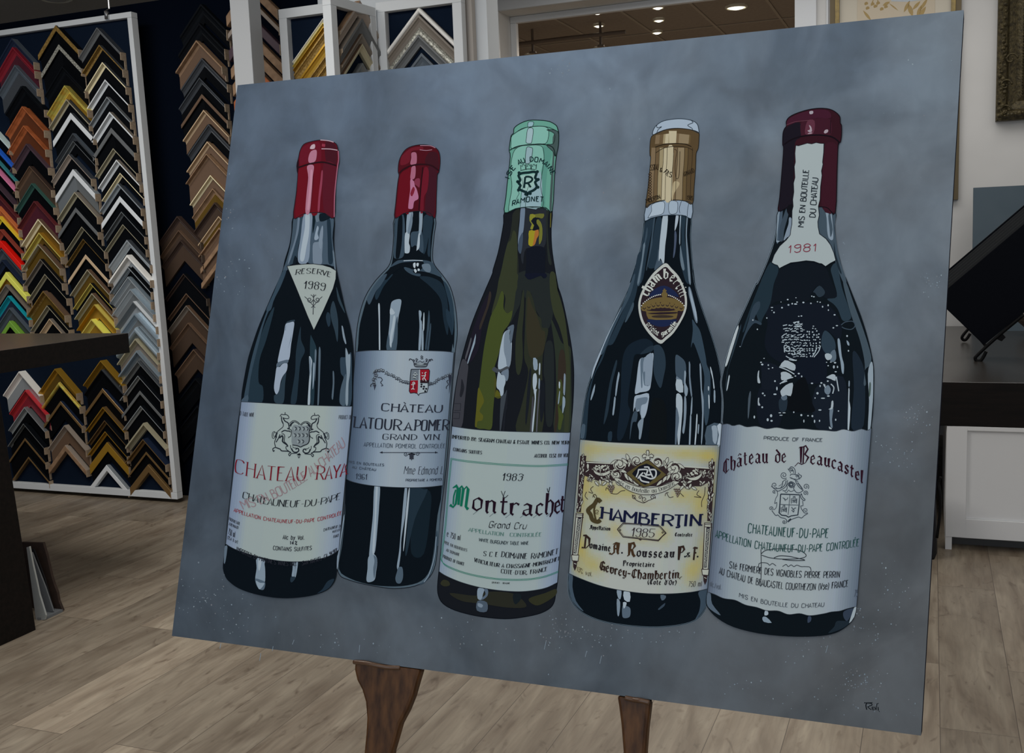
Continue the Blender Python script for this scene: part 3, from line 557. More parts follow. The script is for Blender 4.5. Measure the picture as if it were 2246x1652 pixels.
for (x, y) in [(1903, 18), (1914, 9), (1926, 7), (1934, 20), (1920, 14), (1943, 15), (1900, 8)]:
    lf.tube([pY(x, y, 7.6805), pY(x, y, 7.6818)], .012, ochre, 10)
lf.prism([pY(x, y, 7.681) for x, y in ((1950, -20), (2020, -20), (2022, 0), (1990, 4), (1955, 3))], (0, .001, 0), pale_m)
lf.build('botanical_drawing', prn)
# ornate frame at the right edge
orn = mat('aged bronze gilding', (.045, .036, .020), .45, metal=.3, noise=((.12, .095, .045), 45, 4), bump=(90, 1)); orn_i = mat('brown inner moulding', (.040, .028, .018), .5, noise=((.06, .04, .025), 25, 3)); dpc = mat('dark canvas picture', (.03, .035, .04), .7)
qx0 = pY(2185, 250, 7.6).x; qz0 = pY(2183, 265, 7.6).z; qw, qh = 1.2, 1.5
of = empty('ornate_frame', (qx0 + qw / 2, 7.62, qz0), 'heavy carved antique gilt picture frame cut by the upper right edge', 'picture frame')
def obar(x0, x1, z0, z1, vert):
    m = MB(); w_ = .17
    if vert: prof = [(0, .0), (0, .07), (.03, .10), (.055, .085), (.07, .05), (.12, .03), (.15, .045), (.17, .02), (.17, 0)]
    else: prof = [(0, .0), (0, .07), (.03, .10), (.055, .085), (.07, .05), (.12, .03), (.15, .045), (.17, .02), (.17, 0)]
    rings = []
    for t in (0, 1):
        if vert:
            s = 1 if vert > 0 else -1
            rings.append([((x0 if s > 0 else x1) + s * a_, 7.70 - b_, (z0 + a_ if t == 0 else z1 - a_)) for a_, b_ in prof])
        else:
            rings.append([((x0 + a_ if t == 0 else x1 - a_), 7.70 - b_, z0 + a_) for a_, b_ in prof])
    m.loft(rings, orn_i if False else orn); return m
obar(qx0, qx0 + .17, qz0, qz0 + qh, 1).build('side_bar', of, smooth=False)
obar(qx0 + qw - .17, qx0 + qw, qz0, qz0 + qh, -1).build('side_bar', of)
obar(qx0, qx0 + qw, qz0, qz0 + .17, 0).build('bottom_bar', of)
tm = obar(qx0, qx0 + qw, qz0, qz0 + .17, 0); zc = qz0 + qh
for v in tm.v: v.z = zc - (v.z - qz0)
tm.build('top_bar', of)
m = MB(); random.seed(3)
def blob(c, r, mt):
    n = 8; m.loft([[(c.x + r * q * math.cos(2 * math.pi * k / n), c.y - r * h, c.z + r * q * math.sin(2 * math.pi * k / n)) for k in range(n)] for q, h in ((1, 0), (.85, .45), (.5, .8), (.1, .95))], mt, caps=False)
for k in range(46):
    z = qz0 + .01 + k * .021; blob(Vector((qx0 + .030 + random.uniform(-.014, .018), 7.605 + random.uniform(0, .01), z)), random.uniform(.008, .020), orn)
    blob(Vector((qx0 + .03 + k * .021, 7.605, qz0 + .030 + random.uniform(-.012, .018))), random.uniform(.008, .020), orn)
for k in range(60):
    blob(Vector((qx0 + .152, 7.657, qz0 + .15 + k * .018)), .006, orn); blob(Vector((qx0 + .15 + k * .018, 7.657, qz0 + .152)), .006, orn)
for sp in range(3):
    cxs, czs = qx0 + .05 + .03 * (sp == 2), qz0 + .06 + .16 * sp
    m.tube([(cxs + (.04 - .0022 * k) * math.cos(k * .45), 7.60, czs + (.04 - .0022 * k) * math.sin(k * .45)) for k in range(16)], .006, orn, 6)
m.build('carving', of, smooth=True)
m = MB(); m.box(qx0 + .16, qx0 + qw - .16, 7.69, 7.699, qz0 + .16, qz0 + qh - .16, dpc); m.build('picture', of)
# ------------------------------------------------------------------ the painting on its easel
NP = Vector((-0.00095854, 0.96938282, -0.24555251)); NP.normalize(); KP = 1.95 * NP.dot(CF)
def onp(x, y, lay=0):
    """point of the painted face (lay = paint film number, a quarter millimetre each)"""
    r = ray(x, y); return EYE + r * ((KP - lay * 0.00026) / NP.dot(r))
CORN = [(521, 187), (2114, 22), (2020, 1614), (377, 1395)]
q = [onp(*c) for c in CORN]
ptg = empty('painting', (q[2] + q[3]) / 2, 'large painting of five wine bottles on grey blue ground, standing on a wooden easel', 'painting')
def M_canvas():
    m = bpy.data.materials.new('grey blue painted ground'); m.use_nodes = True; nt = m.node_tree; N = nt.nodes; L = nt.links; b = N['Principled BSDF']
    tc = N.new('ShaderNodeTexCoord')
    def noise(sc, det, dist=0, msc=(1, 1, 1)):
        mp = N.new('ShaderNodeMapping'); mp.inputs['Scale'].default_value = msc; L.new(tc.outputs['Object'], mp.inputs[0])
        n = N.new('ShaderNodeTexNoise'); n.inputs['Scale'].default_value = sc; n.inputs['Detail'].default_value = det; n.inputs['Distortion'].default_value = dist; L.new(mp.outputs[0], n.inputs[0]); return n
    sp = N.new('ShaderNodeSeparateXYZ'); L.new(tc.outputs['Object'], sp.inputs[0])
    # pigment drifts from blue (upper left) to neutral grey (lower right)
    f1 = N.new('ShaderNodeMath'); f1.operation = 'MULTIPLY_ADD'; L.new(sp.outputs['X'], f1.inputs[0]); f1.inputs[1].default_value = 0.42; f1.inputs[2].default_value = 0.72
    f2 = N.new('ShaderNodeMath'); f2.operation = 'MULTIPLY_ADD'; L.new(sp.outputs['Z'], f2.inputs[0]); f2.inputs[1].default_value = -0.42; L.new(f1.outputs[0], f2.inputs[2])
    n0 = noise(2.2, 4, .6); f3 = N.new('ShaderNodeMath'); f3.operation = 'MULTIPLY_ADD'; L.new(n0.outputs[0], f3.inputs[0]); f3.inputs[1].default_value = .9; 
    f4 = N.new('ShaderNodeMath'); f4.operation = 'SUBTRACT'; L.new(f2.outputs[0], f4.inputs[0]); f4.inputs[1].default_value = .45; L.new(f4.outputs[0], f3.inputs[2])
    r = N.new('ShaderNodeValToRGB'); e = r.color_ramp.elements; e[0].position = 0.05; e[0].color = (*CB[0], 1); e[1].position = .95; e[1].color = (*CB[2], 1)
    k = e.new(.5); k.color = (*CB[1], 1); L.new(f3.outputs[0], r.inputs[0])
    # brushed mottling
    n1 = noise(4.2, 8, 1.0, (1, 1, .9)); r1 = N.new('ShaderNodeValToRGB'); r1.color_ramp.elements[0].position = .34; r1.color_ramp.elements[0].color = (.60, .62, .64, 1); r1.color_ramp.elements[1].position = .60; r1.color_ramp.elements[1].color = (1.0, 1.0, 1.0, 1); L.new(n1.outputs[0], r1.inputs[0])
    mx = N.new('ShaderNodeMix'); mx.data_type = 'RGBA'; mx.blend_type = 'MULTIPLY'; mx.inputs[0].default_value = 1; L.new(r.outputs[0], mx.inputs[6]); L.new(r1.outputs[0], mx.inputs[7])
    n2 = noise(45, 3, .5, (1, 1, .45)); r2 = N.new('ShaderNodeValToRGB'); r2.color_ramp.elements[0].position = .25; r2.color_ramp.elements[0].color = (.92, .92, .92, 1); r2.color_ramp.elements[1].position = .75; r2.color_ramp.elements[1].color = (1, 1, 1, 1); L.new(n2.outputs[0], r2.inputs[0])
    m2 = N.new('ShaderNodeMix'); m2.data_type = 'RGBA'; m2.blend_type = 'MULTIPLY'; m2.inputs[0].default_value = 1; L.new(mx.outputs[2], m2.inputs[6]); L.new(r2.outputs[0], m2.inputs[7])
    n7 = noise(13, 5, .5); r7 = N.new('ShaderNodeValToRGB'); r7.color_ramp.elements[0].position = .36; r7.color_ramp.elements[0].color = (.90, .89, .89, 1); r7.color_ramp.elements[1].position = .62; r7.color_ramp.elements[1].color = (1.04, 1.05, 1.06, 1); L.new(n7.outputs[0], r7.inputs[0])
    m7 = N.new('ShaderNodeMix'); m7.data_type = 'RGBA'; m7.blend_type = 'MULTIPLY'; m7.inputs[0].default_value = 1; L.new(m2.outputs[2], m7.inputs[6]); L.new(r7.outputs[0], m7.inputs[7]); m2 = m7
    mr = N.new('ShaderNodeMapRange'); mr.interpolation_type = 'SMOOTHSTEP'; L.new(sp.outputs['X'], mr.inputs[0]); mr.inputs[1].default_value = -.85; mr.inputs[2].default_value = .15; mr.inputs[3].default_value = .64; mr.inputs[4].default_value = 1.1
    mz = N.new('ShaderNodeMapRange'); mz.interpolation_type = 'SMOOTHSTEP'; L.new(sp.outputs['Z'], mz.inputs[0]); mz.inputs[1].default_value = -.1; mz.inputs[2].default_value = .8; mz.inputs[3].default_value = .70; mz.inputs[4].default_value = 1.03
    mm = N.new('ShaderNodeMath'); mm.operation = 'MULTIPLY'; L.new(mr.outputs[0], mm.inputs[0]); L.new(mz.outputs[0], mm.inputs[1])  # light falloff put into the ground colour, dimmer to the left and below
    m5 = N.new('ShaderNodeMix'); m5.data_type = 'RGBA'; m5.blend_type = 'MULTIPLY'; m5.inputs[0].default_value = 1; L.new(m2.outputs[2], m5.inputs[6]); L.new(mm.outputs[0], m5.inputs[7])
    L.new(m5.outputs[2], b.inputs['Base Color']); b.inputs['Roughness'].default_value = .75; b.inputs['Specular IOR Level'].default_value = .15
    return m
KA = 0.515
def pcol(h, k=1.0): return tuple(min(v / KA * k, .9) for v in hexc(h))
CB = [pcol('5b6979'), pcol('5c666f'), pcol('595d60')]
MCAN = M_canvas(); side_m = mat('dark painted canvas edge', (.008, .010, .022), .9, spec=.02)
back = NP * .034 + Vector((.0015, 0, 0))
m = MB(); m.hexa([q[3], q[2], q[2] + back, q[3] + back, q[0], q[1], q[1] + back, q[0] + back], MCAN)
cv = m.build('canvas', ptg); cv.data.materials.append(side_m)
for p in cv.data.polygons:
    if abs(p.normal.dot(NP)) < .9: p.material_index = 1

def paint(h): return mat('paint ' + h, pcol(h), .7, spec=.04)
CROP = {'A1': (480, 280, 4.131), 'A2': (480, 600, 4.131), 'A3': (480, 860, 3.441), 'A4': (570, 890, 12.706), 'B1': (740, 300, 3.443), 'B2': (740, 740, 2.95), 'B3': (760, 760, 9.358),
        'C1': (980, 240, 4.13), 'C2': (980, 600, 4.59), 'C3': (940, 900, 3.441), 'D1': (1260, 240, 4.347), 'D2': (1260, 560, 3.756), 'D3': (1230, 940, 3.592), 'D4': (1250, 970, 6.606),
        'E1': (1560, 220, 4.129), 'E2': (1540, 560, 3.755), 'E3': (1540, 900, 3.1775), 'E4': (1660, 1000, 9.178), 'P': (0, 0, 1), 'R': (1760, 1250, 4.11)}
def cv_(crop, pts):
    x0, y0, s = CROP[crop]; return [(x0 + x / s, y0 + y / s) for x, y in pts]
def ps(s):
    out = []
    for t in s.split(): a, b = t.split(','); out.append((float(a), float(b)))
    return out
BEAR_L = {'A': -.55, 'Â': -.55, 'À': -.55, 'T': -.45, 'V': -.5, 'Y': -.5, 'W': -.3, 'O': 0, 'C': 0, 'G': 0, 'J': -.3, 'a': 0, 'o': 0, 'e': 0, 'c': 0}
BEAR_R = {'A': -.55, 'Â': -.55, 'À': -.55, 'T': -.45, 'V': -.5, 'Y': -.5, 'W': -.3, 'L': -.5, 'E': -.45, 'É': -.45, 'F': -.5, 'P': -.3, 'R': -.1, 'K': -.2, 'O': 0, 'C': -.2}
class Art:
    def __init__(s, base): s.base = base; s.n = 0; s.mb = {}; s.cur = 'glass'
    def m(s): return s.mb.setdefault(s.cur, MB())
    def fill(s, crop, col, pts, lay=1, smooth=4, out=None, ow=1.3, parts=None):
        P = cv_(crop, ps(pts) if isinstance(pts, str) else pts)
        if smooth: P = cr(P, smooth, True)
        s.fpx(P, col, lay)
        if out: s.line('P', out, P, ow, lay + .5, 0, True)
        return P
    def fpx(s, P, col, lay):
        s.n = (s.n + 1) % 40; lay += s.n * .004; s.m().tris([onp(x, y, s.base + lay) for x, y in P], paint(col))
    def line(s, crop, col, pts, wd, lay=3, smooth=5, closed=False, nib=None, taper=False):
        """brush line; wd in photo pixels; nib=(angle, thin) gives a broad pen"""
        P = cv_(crop, ps(pts) if isinstance(pts, str) else pts)
        if smooth and len(P) > 2: P = cr(P, smooth, closed)
        if closed: P = P + [P[0]]
        # drop doubles
        Q = [P[0]]
        for p in P[1:]:
            if abs(p[0] - Q[-1][0]) + abs(p[1] - Q[-1][1]) > .05: Q.append(p)
        if len(Q) < 2: return
        L = len(Q); l = []; r = []
        for i, p in enumerate(Q):
            a = Q[max(i - 1, 0)]; b = Q[min(i + 1, L - 1)]; dx, dy = b[0] - a[0], b[1] - a[1]; d = math.hypot(dx, dy) or 1; dx /= d; dy /= d
            w_ = wd / 2
            if nib: w_ = wd / 2 * max(nib[1], abs(math.sin(math.atan2(dy, dx) - nib[0])))
            if taper: w_ *= .25 + .75 * math.sin(math.pi * min(1, (i + .5) / L)) 
            # miter at sharp bends
            if 0 < i < L - 1:
                ux, uy = p[0] - a[0], p[1] - a[1]; n_ = math.hypot(ux, uy) or 1; c_ = abs((ux * dx + uy * dy) / n_); w_ /= max(c_, .55)
            l.append((p[0] - dy * w_, p[1] + dx * w_)); r.append((p[0] + dy * w_, p[1] - dx * w_))
        s.n = (s.n + 1) % 40; mb = s.m(); n = len(mb.v); k = mb.mi(paint(col)); la = s.base + lay + s.n * .005
        for a, b in zip(l, r): mb.v += [onp(*a, la), onp(*b, la)]
        for i in range(L - 1): mb.f.append((n + 2 * i, n + 2 * i + 1, n + 2 * i + 3, n + 2 * i + 2)); mb.m.append(k)
    def dot(s, crop, col, x, y, r, lay=3, ry=None, n=9):
        (x, y), = cv_(crop, [(x, y)]); ry = ry or r
        s.fpx([(x + r * math.cos(2 * math.pi * k / n), y + ry * math.sin(2 * math.pi * k / n)) for k in range(n)], col, lay)
    def spiral(s, crop, col, cx, cy, r0, r1, a0, turns, wd, lay=3):
        n = max(8, int(abs(turns) * 14)); s.line(crop, col, [(cx + (r0 + (r1 - r0) * k / n) * math.cos(a0 + turns * 2 * math.pi * k / n), cy + (r0 + (r1 - r0) * k / n) * math.sin(a0 + turns * 2 * math.pi * k / n)) for k in range(n + 1)], wd, lay, 0)
    def label(s, crop, top, bot, ramp, lay=2, N=48, rows=1, out='2a3036', smooth=True, fn=None):
        """paper label between a top and a bottom edge; ramp = [(u, hex)] pigment bands across it"""
        T = cv_(crop, ps(top)); B = cv_(crop, ps(bot))
        def res(P):
            if smooth: P = cr(P, 6)
            x0, x1 = P[0][0], P[-1][0]; o = []
            for k in range(N + 1):
                x = x0 + (x1 - x0) * k / N
                for i in range(len(P) - 1):
                    if P[i][0] <= x <= P[i + 1][0] + 1e-6:
                        t = (x - P[i][0]) / max(P[i + 1][0] - P[i][0], 1e-6); o.append((x, P[i][1] + (P[i + 1][1] - P[i][1]) * t)); break
                else: o.append(P[-1])
            return o
        T = res(T); B = res(B); mb = s.m()
        for k in range(N):
            u = (k + .5) / N
            for i in range(len(ramp) - 1):
                if ramp[i][0] <= u <= ramp[i + 1][0]:
                    t = (u - ramp[i][0]) / (ramp[i + 1][0] - ramp[i][0]); a, b = ramp[i][1], ramp[i + 1][1]
                    h = ''.join('%02x' % int(round(int(a[j:j + 2], 16) * (1 - t) + int(b[j:j + 2], 16) * t)) for j in (0, 2, 4)); break
            for j in range(rows):
                v0, v1 = j / rows, (j + 1) / rows; mixp = lambda P_, Q_, v: (P_[0] * (1 - v) + Q_[0] * v, P_[1] * (1 - v) + Q_[1] * v)
                hq = fn(u, (v0 + v1) / 2, h) if fn else h
                mb.poly([onp(*p, s.base + lay) for p in (mixp(T[k], B[k], v1), mixp(T[k + 1], B[k + 1], v1), mixp(T[k + 1], B[k + 1], v0), mixp(T[k], B[k], v0))], paint(hq))
        if out: s.line('P', out, T + B[::-1], 1.2, lay + .5, 0, True)
    def text(s, crop, style, col, txt, p0, pm, p1, h, wd, lean=.1, lay=6, slant=0, track=None, h1=None, rot=None):
        """one line of hand lettering: base line p0-pm-p1 (crop units), cap height h (crop units), stroke wd (photo px); pm may be None or a sag number"""
        if track is None: track = {'sans': 1.9, 'serif': 1.75, 'fat': 1.7, 'black': 1.25, 'script': 1.5}[style]
        x0, y0, sc = CROP[crop]; (ax, ay), (bx, by) = cv_(crop, [p0, p1]); h = h / sc; hh1 = (h1 / sc) if h1 else h
        if pm is None: mx, my = (ax + bx) / 2, (ay + by) / 2
        elif isinstance(pm, (int, float)): mx, my = (ax + bx) / 2, (ay + by) / 2 + pm / sc
        else: (mx, my), = cv_(crop, [pm])
        qx, qy = 2 * mx - (ax + bx) / 2, 2 * my - (ay + by) / 2
        K = 60; C_ = [((1 - t) ** 2 * ax + 2 * t * (1 - t) * qx + t * t * bx, (1 - t) ** 2 * ay + 2 * t * (1 - t) * qy + t * t * by) for t in [k / K for k in range(K + 1)]]
        D_ = [0.0]
        for i in range(K): D_.append(D_[-1] + math.hypot(C_[i + 1][0] - C_[i][0], C_[i + 1][1] - C_[i][1]))
        def at_(f):
            d = f * D_[-1]; i = 0
            while i < K - 1 and D_[i + 1] < d: i += 1
            t = (d - D_[i]) / max(D_[i + 1] - D_[i], 1e-6); dx, dy = C_[i + 1][0] - C_[i][0], C_[i + 1][1] - C_[i][1]; n = math.hypot(dx, dy) or 1
            return C_[i][0] + dx * t, C_[i][1] + dy * t, dx / n, dy / n
        gl = []; tot = 0
        for i_, ch in enumerate(txt):
            st, wth = glyph(ch, style)
            if i_: tot += (BEAR_R.get(txt[i_ - 1], .12) + BEAR_L.get(ch, .12)) if style != 'black' else 0
            gl.append((st, wth, tot)); tot += wth + track
        tot -= track; unit = D_[-1] / tot; wd = min(wd * 1.08, unit * 1.15 if style in ('sans', 'script') else unit * 2.1, h / 4)
        if rot is None: rot = abs(bx - ax) < abs(by - ay) * 1.2
        for st, wth, off in gl:
            cxm, cym, tx, ty = at_(min(max((off + wth / 2) / tot, 0), 1))
            for sm, pl in st:
                pl = cr(pl, 4) if sm else pl; O = []
                for gx, gy in pl:
                    g = gy - 2; t = (off + gx + slant * g) / tot; hh = (h + (hh1 - h) * t) / 7
                    if rot: u_ = (gx + slant * g - wth / 2) * unit; O.append((cxm + tx * u_ + ty * g * hh, cym + ty * u_ - tx * g * hh))
                    else:
                        px, py, _, _ = at_(t); e_ = (t - 1 if t > 1 else t if t < 0 else 0) * D_[-1]; O.append((px + e_ + g * hh * lean, py - g * hh))
                nib = {'sans': None, 'serif': (0.0, .34), 'fat': (0.0, .45), 'black': (-.62, .30), 'script': (-.7, .4)}[style]
                s.line('P', col, O, wd, lay, 0, nib=nib)
    def build(s, name, extra=None):
        """glass is the part itself, the rest its sub-parts"""
        g = s.mb['glass'].build(name, ptg)
        for k, mb in s.mb.items():
            if k != 'glass': o = mb.build(k.split(':')[0], g)
        return g

GL = {}
def GS(ch, wd, *st): GL[ch] = (wd, [(s_[0] == '~', [(float(p[0]) if p[0] != '_' else .5, int(p[1], 16)) for p in (s_.lstrip('~')[i:i + 2] for i in range(0, len(s_.lstrip('~')), 2))]) for s_ in st])
GS('A', 4, '022942', '1434'); GS('B', 4, '0209', '~092938372606', '~062645433202'); GS('C', 4, '~4839190803123243'); GS('D', 4, '0209', '~092938474433 2202'.replace(' ',''))
GS('E', 3.5, '39090232', '0626'); GS('F', 3.5, '390902', '0626'); GS('G', 4, '~4839190803123243', '254543'); GS('H', 4, '0902', '4942', '0646'); GS('I', 0.6, '0902'); GS('J', 3, '~3933221203')
GS('K', 4, '0902', '4905', '1642'); GS('L', 3.2, '090232'); GS('M', 5, '0209', '0935', '3559', '5952') ; GS('N', 4, '0209', '0942', '4249'); GS('O', 4.2, '~190803123243483919'); GS('P', 4, '0209', '~092948462505')
GS('Q', 4.2, '~190803123243483919', '2442'); GS('R', 4, '0209', '~092948462505', '2542'); GS('S', 4, '~483919080716354443321203'); GS('T', 4, '0949', '2922'); GS('U', 4, '~0904122232444 9'.replace(' ', ''))
GS('V', 4, '0922', '2249'); GS('W', 6, '0912', '1238', '3852', '5269'); GS('X', 4, '0942', '4902'); GS('Y', 4, '0925', '4925', '2522'); GS('Z', 4, '09490242')
GS('0', 3, '~190803122233382919'); GS('1', 1.2, '0719', '1912'); GS('2', 3, '~07081929383702', '0232'); GS('3', 3, '~081929383726', '~163635332212 03'.replace(' ', '')); GS('4', 3.4, '2922', '2904', '0434')
GS('5', 3, '390906', '~062635332212 03'.replace(' ', '')); GS('6', 3, '~382919080312223334251504'); GS('7', 3, '0939', '3912'); GS('8', 3, '~160708192938372616', '~160503122233352616'); GS('9', 3, '~031222333829190807162637')
GS('-', 2, '0525'); GS('.', 0.3, '0203'); GS(',', .6, '130201'); GS("'", .4, '0908'); GS('&', 4, '~42171829392715031222344 5'.replace(' ', '')); GS('(', 1, '~19070411'); GS(')', 1, '~09171401'); GS('/', 2.4, '0229'); GS('%', 3.6, '0239', '~090818190 9'.replace(' ', ''), '~333223223 3'.replace(' ', '')); GS(' ', 2.4, '0202'); GS(':', .4, '0203', '0607')
GS('a', 3, '~361706040312223 3'.replace(' ', ''), '3732'); GS('b', 3, '0902', '~06172736332212 03'.replace(' ', '')); GS('c', 3, '~362717060312223 3'.replace(' ', '')); GS('d', 3, '3932', '~3627170603122233'); GS('e', 3, '~053536271706031222 33'.replace(' ', ''))
GS('f', 2, '~29191812', '0727'); GS('g', 3, '~3627170603122233', '~3731200 1'.replace(' ', '')); GS('h', 3, '0902', '~06172736', '3632'); GS('i', .4, '0702', '0908'); GS('j', 1, '~1711 00'.replace(' ', '')); GS('k', 3, '0902', '3704', '1532'); GS('l', .4, '0902')
GS('m', 4.4, '0702', '~06172622', '~26374642'); GS('n', 3, '0702', '~06172736', '3632'); GS('o', 3, '~170603122233362717'); GS('p', 3, '0700', '~0617273633221203'); GS('q', 3, '3730', '~3627170603122233'); GS('r', 1.8, '0702', '~051727'); GS('s', 2.8, '~362717062534332212 03'.replace(' ', ''))
GS('t', 2, '~191322', '0727'); GS('u', 3, '~0703122233', '3732'); GS('v', 3, '0712', '1237'); GS('w', 4, '0712', '1226', '2632', '3247'); GS('x', 3, '0732', '3702'); GS('y', 3, '0722', '3700'); GS('z', 3, '07370232')
BL = {'a': (2.6, [[(.3, 6.3), (1.1, 7), (2, 6.2), (2, 2.7), (2.6, 2)], [(2, 4.9), (.4, 4.1), (.4, 2.8), (1.1, 2), (2, 2.9)]]),
 'b': (2.5, [[(.1, 9.2), (.5, 9.5), (.5, 2.8), (1.3, 2), (2.4, 3), (2.4, 6), (1.6, 7), (.5, 6)]]), 'c': (2.2, [[(2.1, 6.2), (1.4, 7), (.4, 6), (.4, 3), (1.3, 2), (2.2, 2.8)]]),
 'd': (2.5, [[(.6, 9.6), (2.4, 7), (2.4, 3), (1.4, 2), (.4, 3), (.4, 6), (1.3, 7), (2.2, 6.2)]]), 'e': (2.3, [[(.4, 4.2), (2.1, 5.4), (1.4, 7), (.4, 6), (.4, 3), (1.3, 2), (2.3, 2.9)]]),
 'f': (2, [[(2, 8.8), (1.2, 9.5), (.6, 8.6), (.6, 2)], [(0, 7), (1.7, 7)]]), 'g': (2.4, [[(2.2, 6.5), (1.3, 7), (.4, 6), (.4, 3.4), (1.2, 2.6), (2.2, 3.4)], [(2.3, 7.2), (2.2, 1), (1.2, 0), (.2, .7)]]),
 'h': (2.6, [[(.1, 9.1), (.5, 9.5), (.5, 2.7), (1, 2)], [(.5, 6), (1.6, 7), (2.4, 6), (2.4, 2.8), (1.8, 1.1)]]), 'i': (1.1, [[(.1, 6.4), (.6, 7), (.6, 2.7), (1.1, 2)], [(.5, 9), (.9, 8.5)]]),
 'l': (1, [[(.1, 9.1), (.5, 9.5), (.5, 2.7), (1, 2)]]), 'm': (4.2, [[(.1, 6.4), (.5, 7), (.5, 2.7), (.9, 2)], [(.5, 6), (1.6, 7), (2.1, 6.3), (2.1, 2.7), (2.5, 2)], [(2.1, 6), (3.1, 7), (3.7, 6.3), (3.7, 2.7), (4.2, 2)]]),
 'n': (2.8, [[(.1, 6.4), (.5, 7), (.5, 2.7), (.9, 2)], [(.5, 6), (1.6, 7), (2.3, 6.2), (2.3, 2.7), (2.8, 2)]]), 'o': (2.5, [[(1.4, 7), (.4, 6), (.4, 3), (1.3, 2), (2.4, 3), (2.4, 6), (1.4, 7)]]),
 'p': (2.5, [[(.1, 6.6), (.5, 7), (.5, 0)], [(.5, 6), (1.6, 7), (2.4, 6), (2.4, 3), (1.5, 2), (.5, 2.9)]]), 'r': (2, [[(.1, 6.4), (.5, 7), (.5, 2.7), (1, 2)], [(.5, 5.8), (1.4, 7), (2, 6.2)]]),
 's': (2.1, [[(2, 6.3), (1.2, 7), (.4, 6.2), (.6, 5), (1.9, 4), (2, 2.8), (1.1, 2), (.2, 2.8)]]), 't': (1.9, [[(.8, 8.7), (.8, 2.8), (1.3, 2), (1.9, 2.6)], [(.1, 7), (1.8, 7)]]),
 'u': (2.7, [[(.1, 6.4), (.5, 7), (.5, 2.8), (1.2, 2), (2.2, 3)], [(1.8, 6.5), (2.2, 7), (2.2, 2.7), (2.7, 2)]]), 'v': (2.4, [[(.1, 6.4), (.5, 7), (.5, 3), (1.3, 2), (2.3, 3), (2.3, 6), (1.6, 7)]]),
 'y': (2.5, [[(.1, 6.4), (.5, 7), (.5, 3.2), (1.2, 2.4), (2.2, 3)], [(2.2, 7), (2.2, 2), (1.2, .2), (.3, .8)]]),
 'M': (5.6, [[(-.3, 8.6), (.6, 9.4), (1.3, 8.4), (1.0, 3.4), (.2, 2.3), (-.5, 3)], [(1.3, 8.2), (2.6, 9.4), (3.2, 8.4), (3.0, 2.8)], [(2.0, 8.6), (2.0, 3.2)], [(3.2, 8.2), (4.3, 9.4), (4.9, 8.6), (4.7, 2.8), (5.6, 2)]]),
 'B': (4, [[(0, 8.8), (1, 9.4), (1.2, 2.6)], [(2.2, 9.2), (2.2, 2.4)], [(1.1, 9), (3, 9.5), (4, 8), (2.8, 6), (4.2, 4.6), (3.2, 2.4), (1.6, 2), (0, 2.8), (-.7, 1.4)]]),
 'C': (3.4, [[(3.4, 8.2), (2.2, 9.4), (.7, 8), (.4, 4), (1.5, 2.1), (3.4, 3.2)], [(1.8, 8.8), (1.8, 2.6)]]), 'D': (3.5, [[(-.2, 9.2), (1, 9.3), (3.2, 7.6), (3.4, 4), (1.8, 2.1), (-.3, 2.3)], [(1.1, 8.6), (1.1, 2.4)]]),
 'A': (3.4, [[(.2, 8.2), (1.6, 9.5), (2.6, 9), (2.8, 2.7), (3.4, 2)], [(1.6, 9.4), (.9, 7), (1.2, 3), (.2, 1.7), (-.6, 2.4)], [(.9, 5.4), (2.8, 5.4)]]),
 'R': (4, [[(0, 9), (1, 9.3), (1, 2.7), (.2, 2)], [(1, 9), (2.8, 9.4), (3.6, 7.8), (2.6, 6), (1, 5.6)], [(2.2, 5.8), (3, 3.2), (4, 2)]]), 'P': (3.6, [[(0, 9), (1, 9.3), (1, .4)], [(1, 9), (2.8, 9.4), (3.6, 7.6), (2.6, 5.6), (1, 5.3)]]),
 'G': (3.6, [[(3.4, 8.2), (2.2, 9.4), (.7, 8), (.4, 4), (1.5, 2.1), (3.4, 3.2)], [(2, 5.6), (3.5, 5.4), (3.5, 1.6)], [(1.7, 8.6), (1.7, 2.6)]]), 'F': (3.4, [[(1.4, 9.2), (1.4, 1)], [(.1, 8.6), (1.2, 9.3), (3.4, 8.8)], [(1.4, 5.8), (2.8, 5.8)]]),
 'O': (3.4, [[(1.7, 9.3), (.4, 7.6), (.4, 3.6), (1.7, 2), (3.2, 3.8), (3.2, 7.6), (1.7, 9.3)]])}
ACC = {'É': ('E', [(1.2, 10.2), (2.2, 11.2)]), 'Ê': ('E', [(.6, 10), (1.6, 11), (2.6, 10)]), 'Â': ('A', [(1, 10), (2, 11), (3, 10)]), 'À': ('A', [(1.2, 11.2), (2.4, 10)]), 'é': ('e', [(1.2, 8), (2, 9)]), 'â': ('a', [(.7, 8), (1.5, 9), (2.3, 8)]), 'î': ('i', [(0, 8), (.5, 9), (1, 8)])}
def glyph(ch, style):
    ex = []
    if ch in ACC: ch, a = ACC[ch]; ex = [(False, a)]
    if style == 'black' and ch in BL: wd, st = BL[ch]; return [(False, s_) for s_ in st] + ex, wd
    wd, st = GL.get(ch, GL['o']); st = [(sm, list(p)) for sm, p in st if len(p) > 1 and (ch != ' ')]
    if style in ('serif', 'fat') :
        add = []
        for sm, p in st:
            if not sm:
                for e, o_ in ((p[0], p[1]), (p[-1], p[-2])):
                    if e[1] in (2, 9, 7) and abs(e[0] - o_[0]) < abs(e[1] - o_[1]): add.append((False, [(e[0] - .6, e[1]), (e[0] + .6, e[1])]))
        st = st + add
    return st + ex, wd
K0, K1, K2, K3, K4, H1, H2 = '080f15', '131d26', '1e2c37', '303f4b', '4c5c68', '74838f', '909ca4'
INK = '15181e'
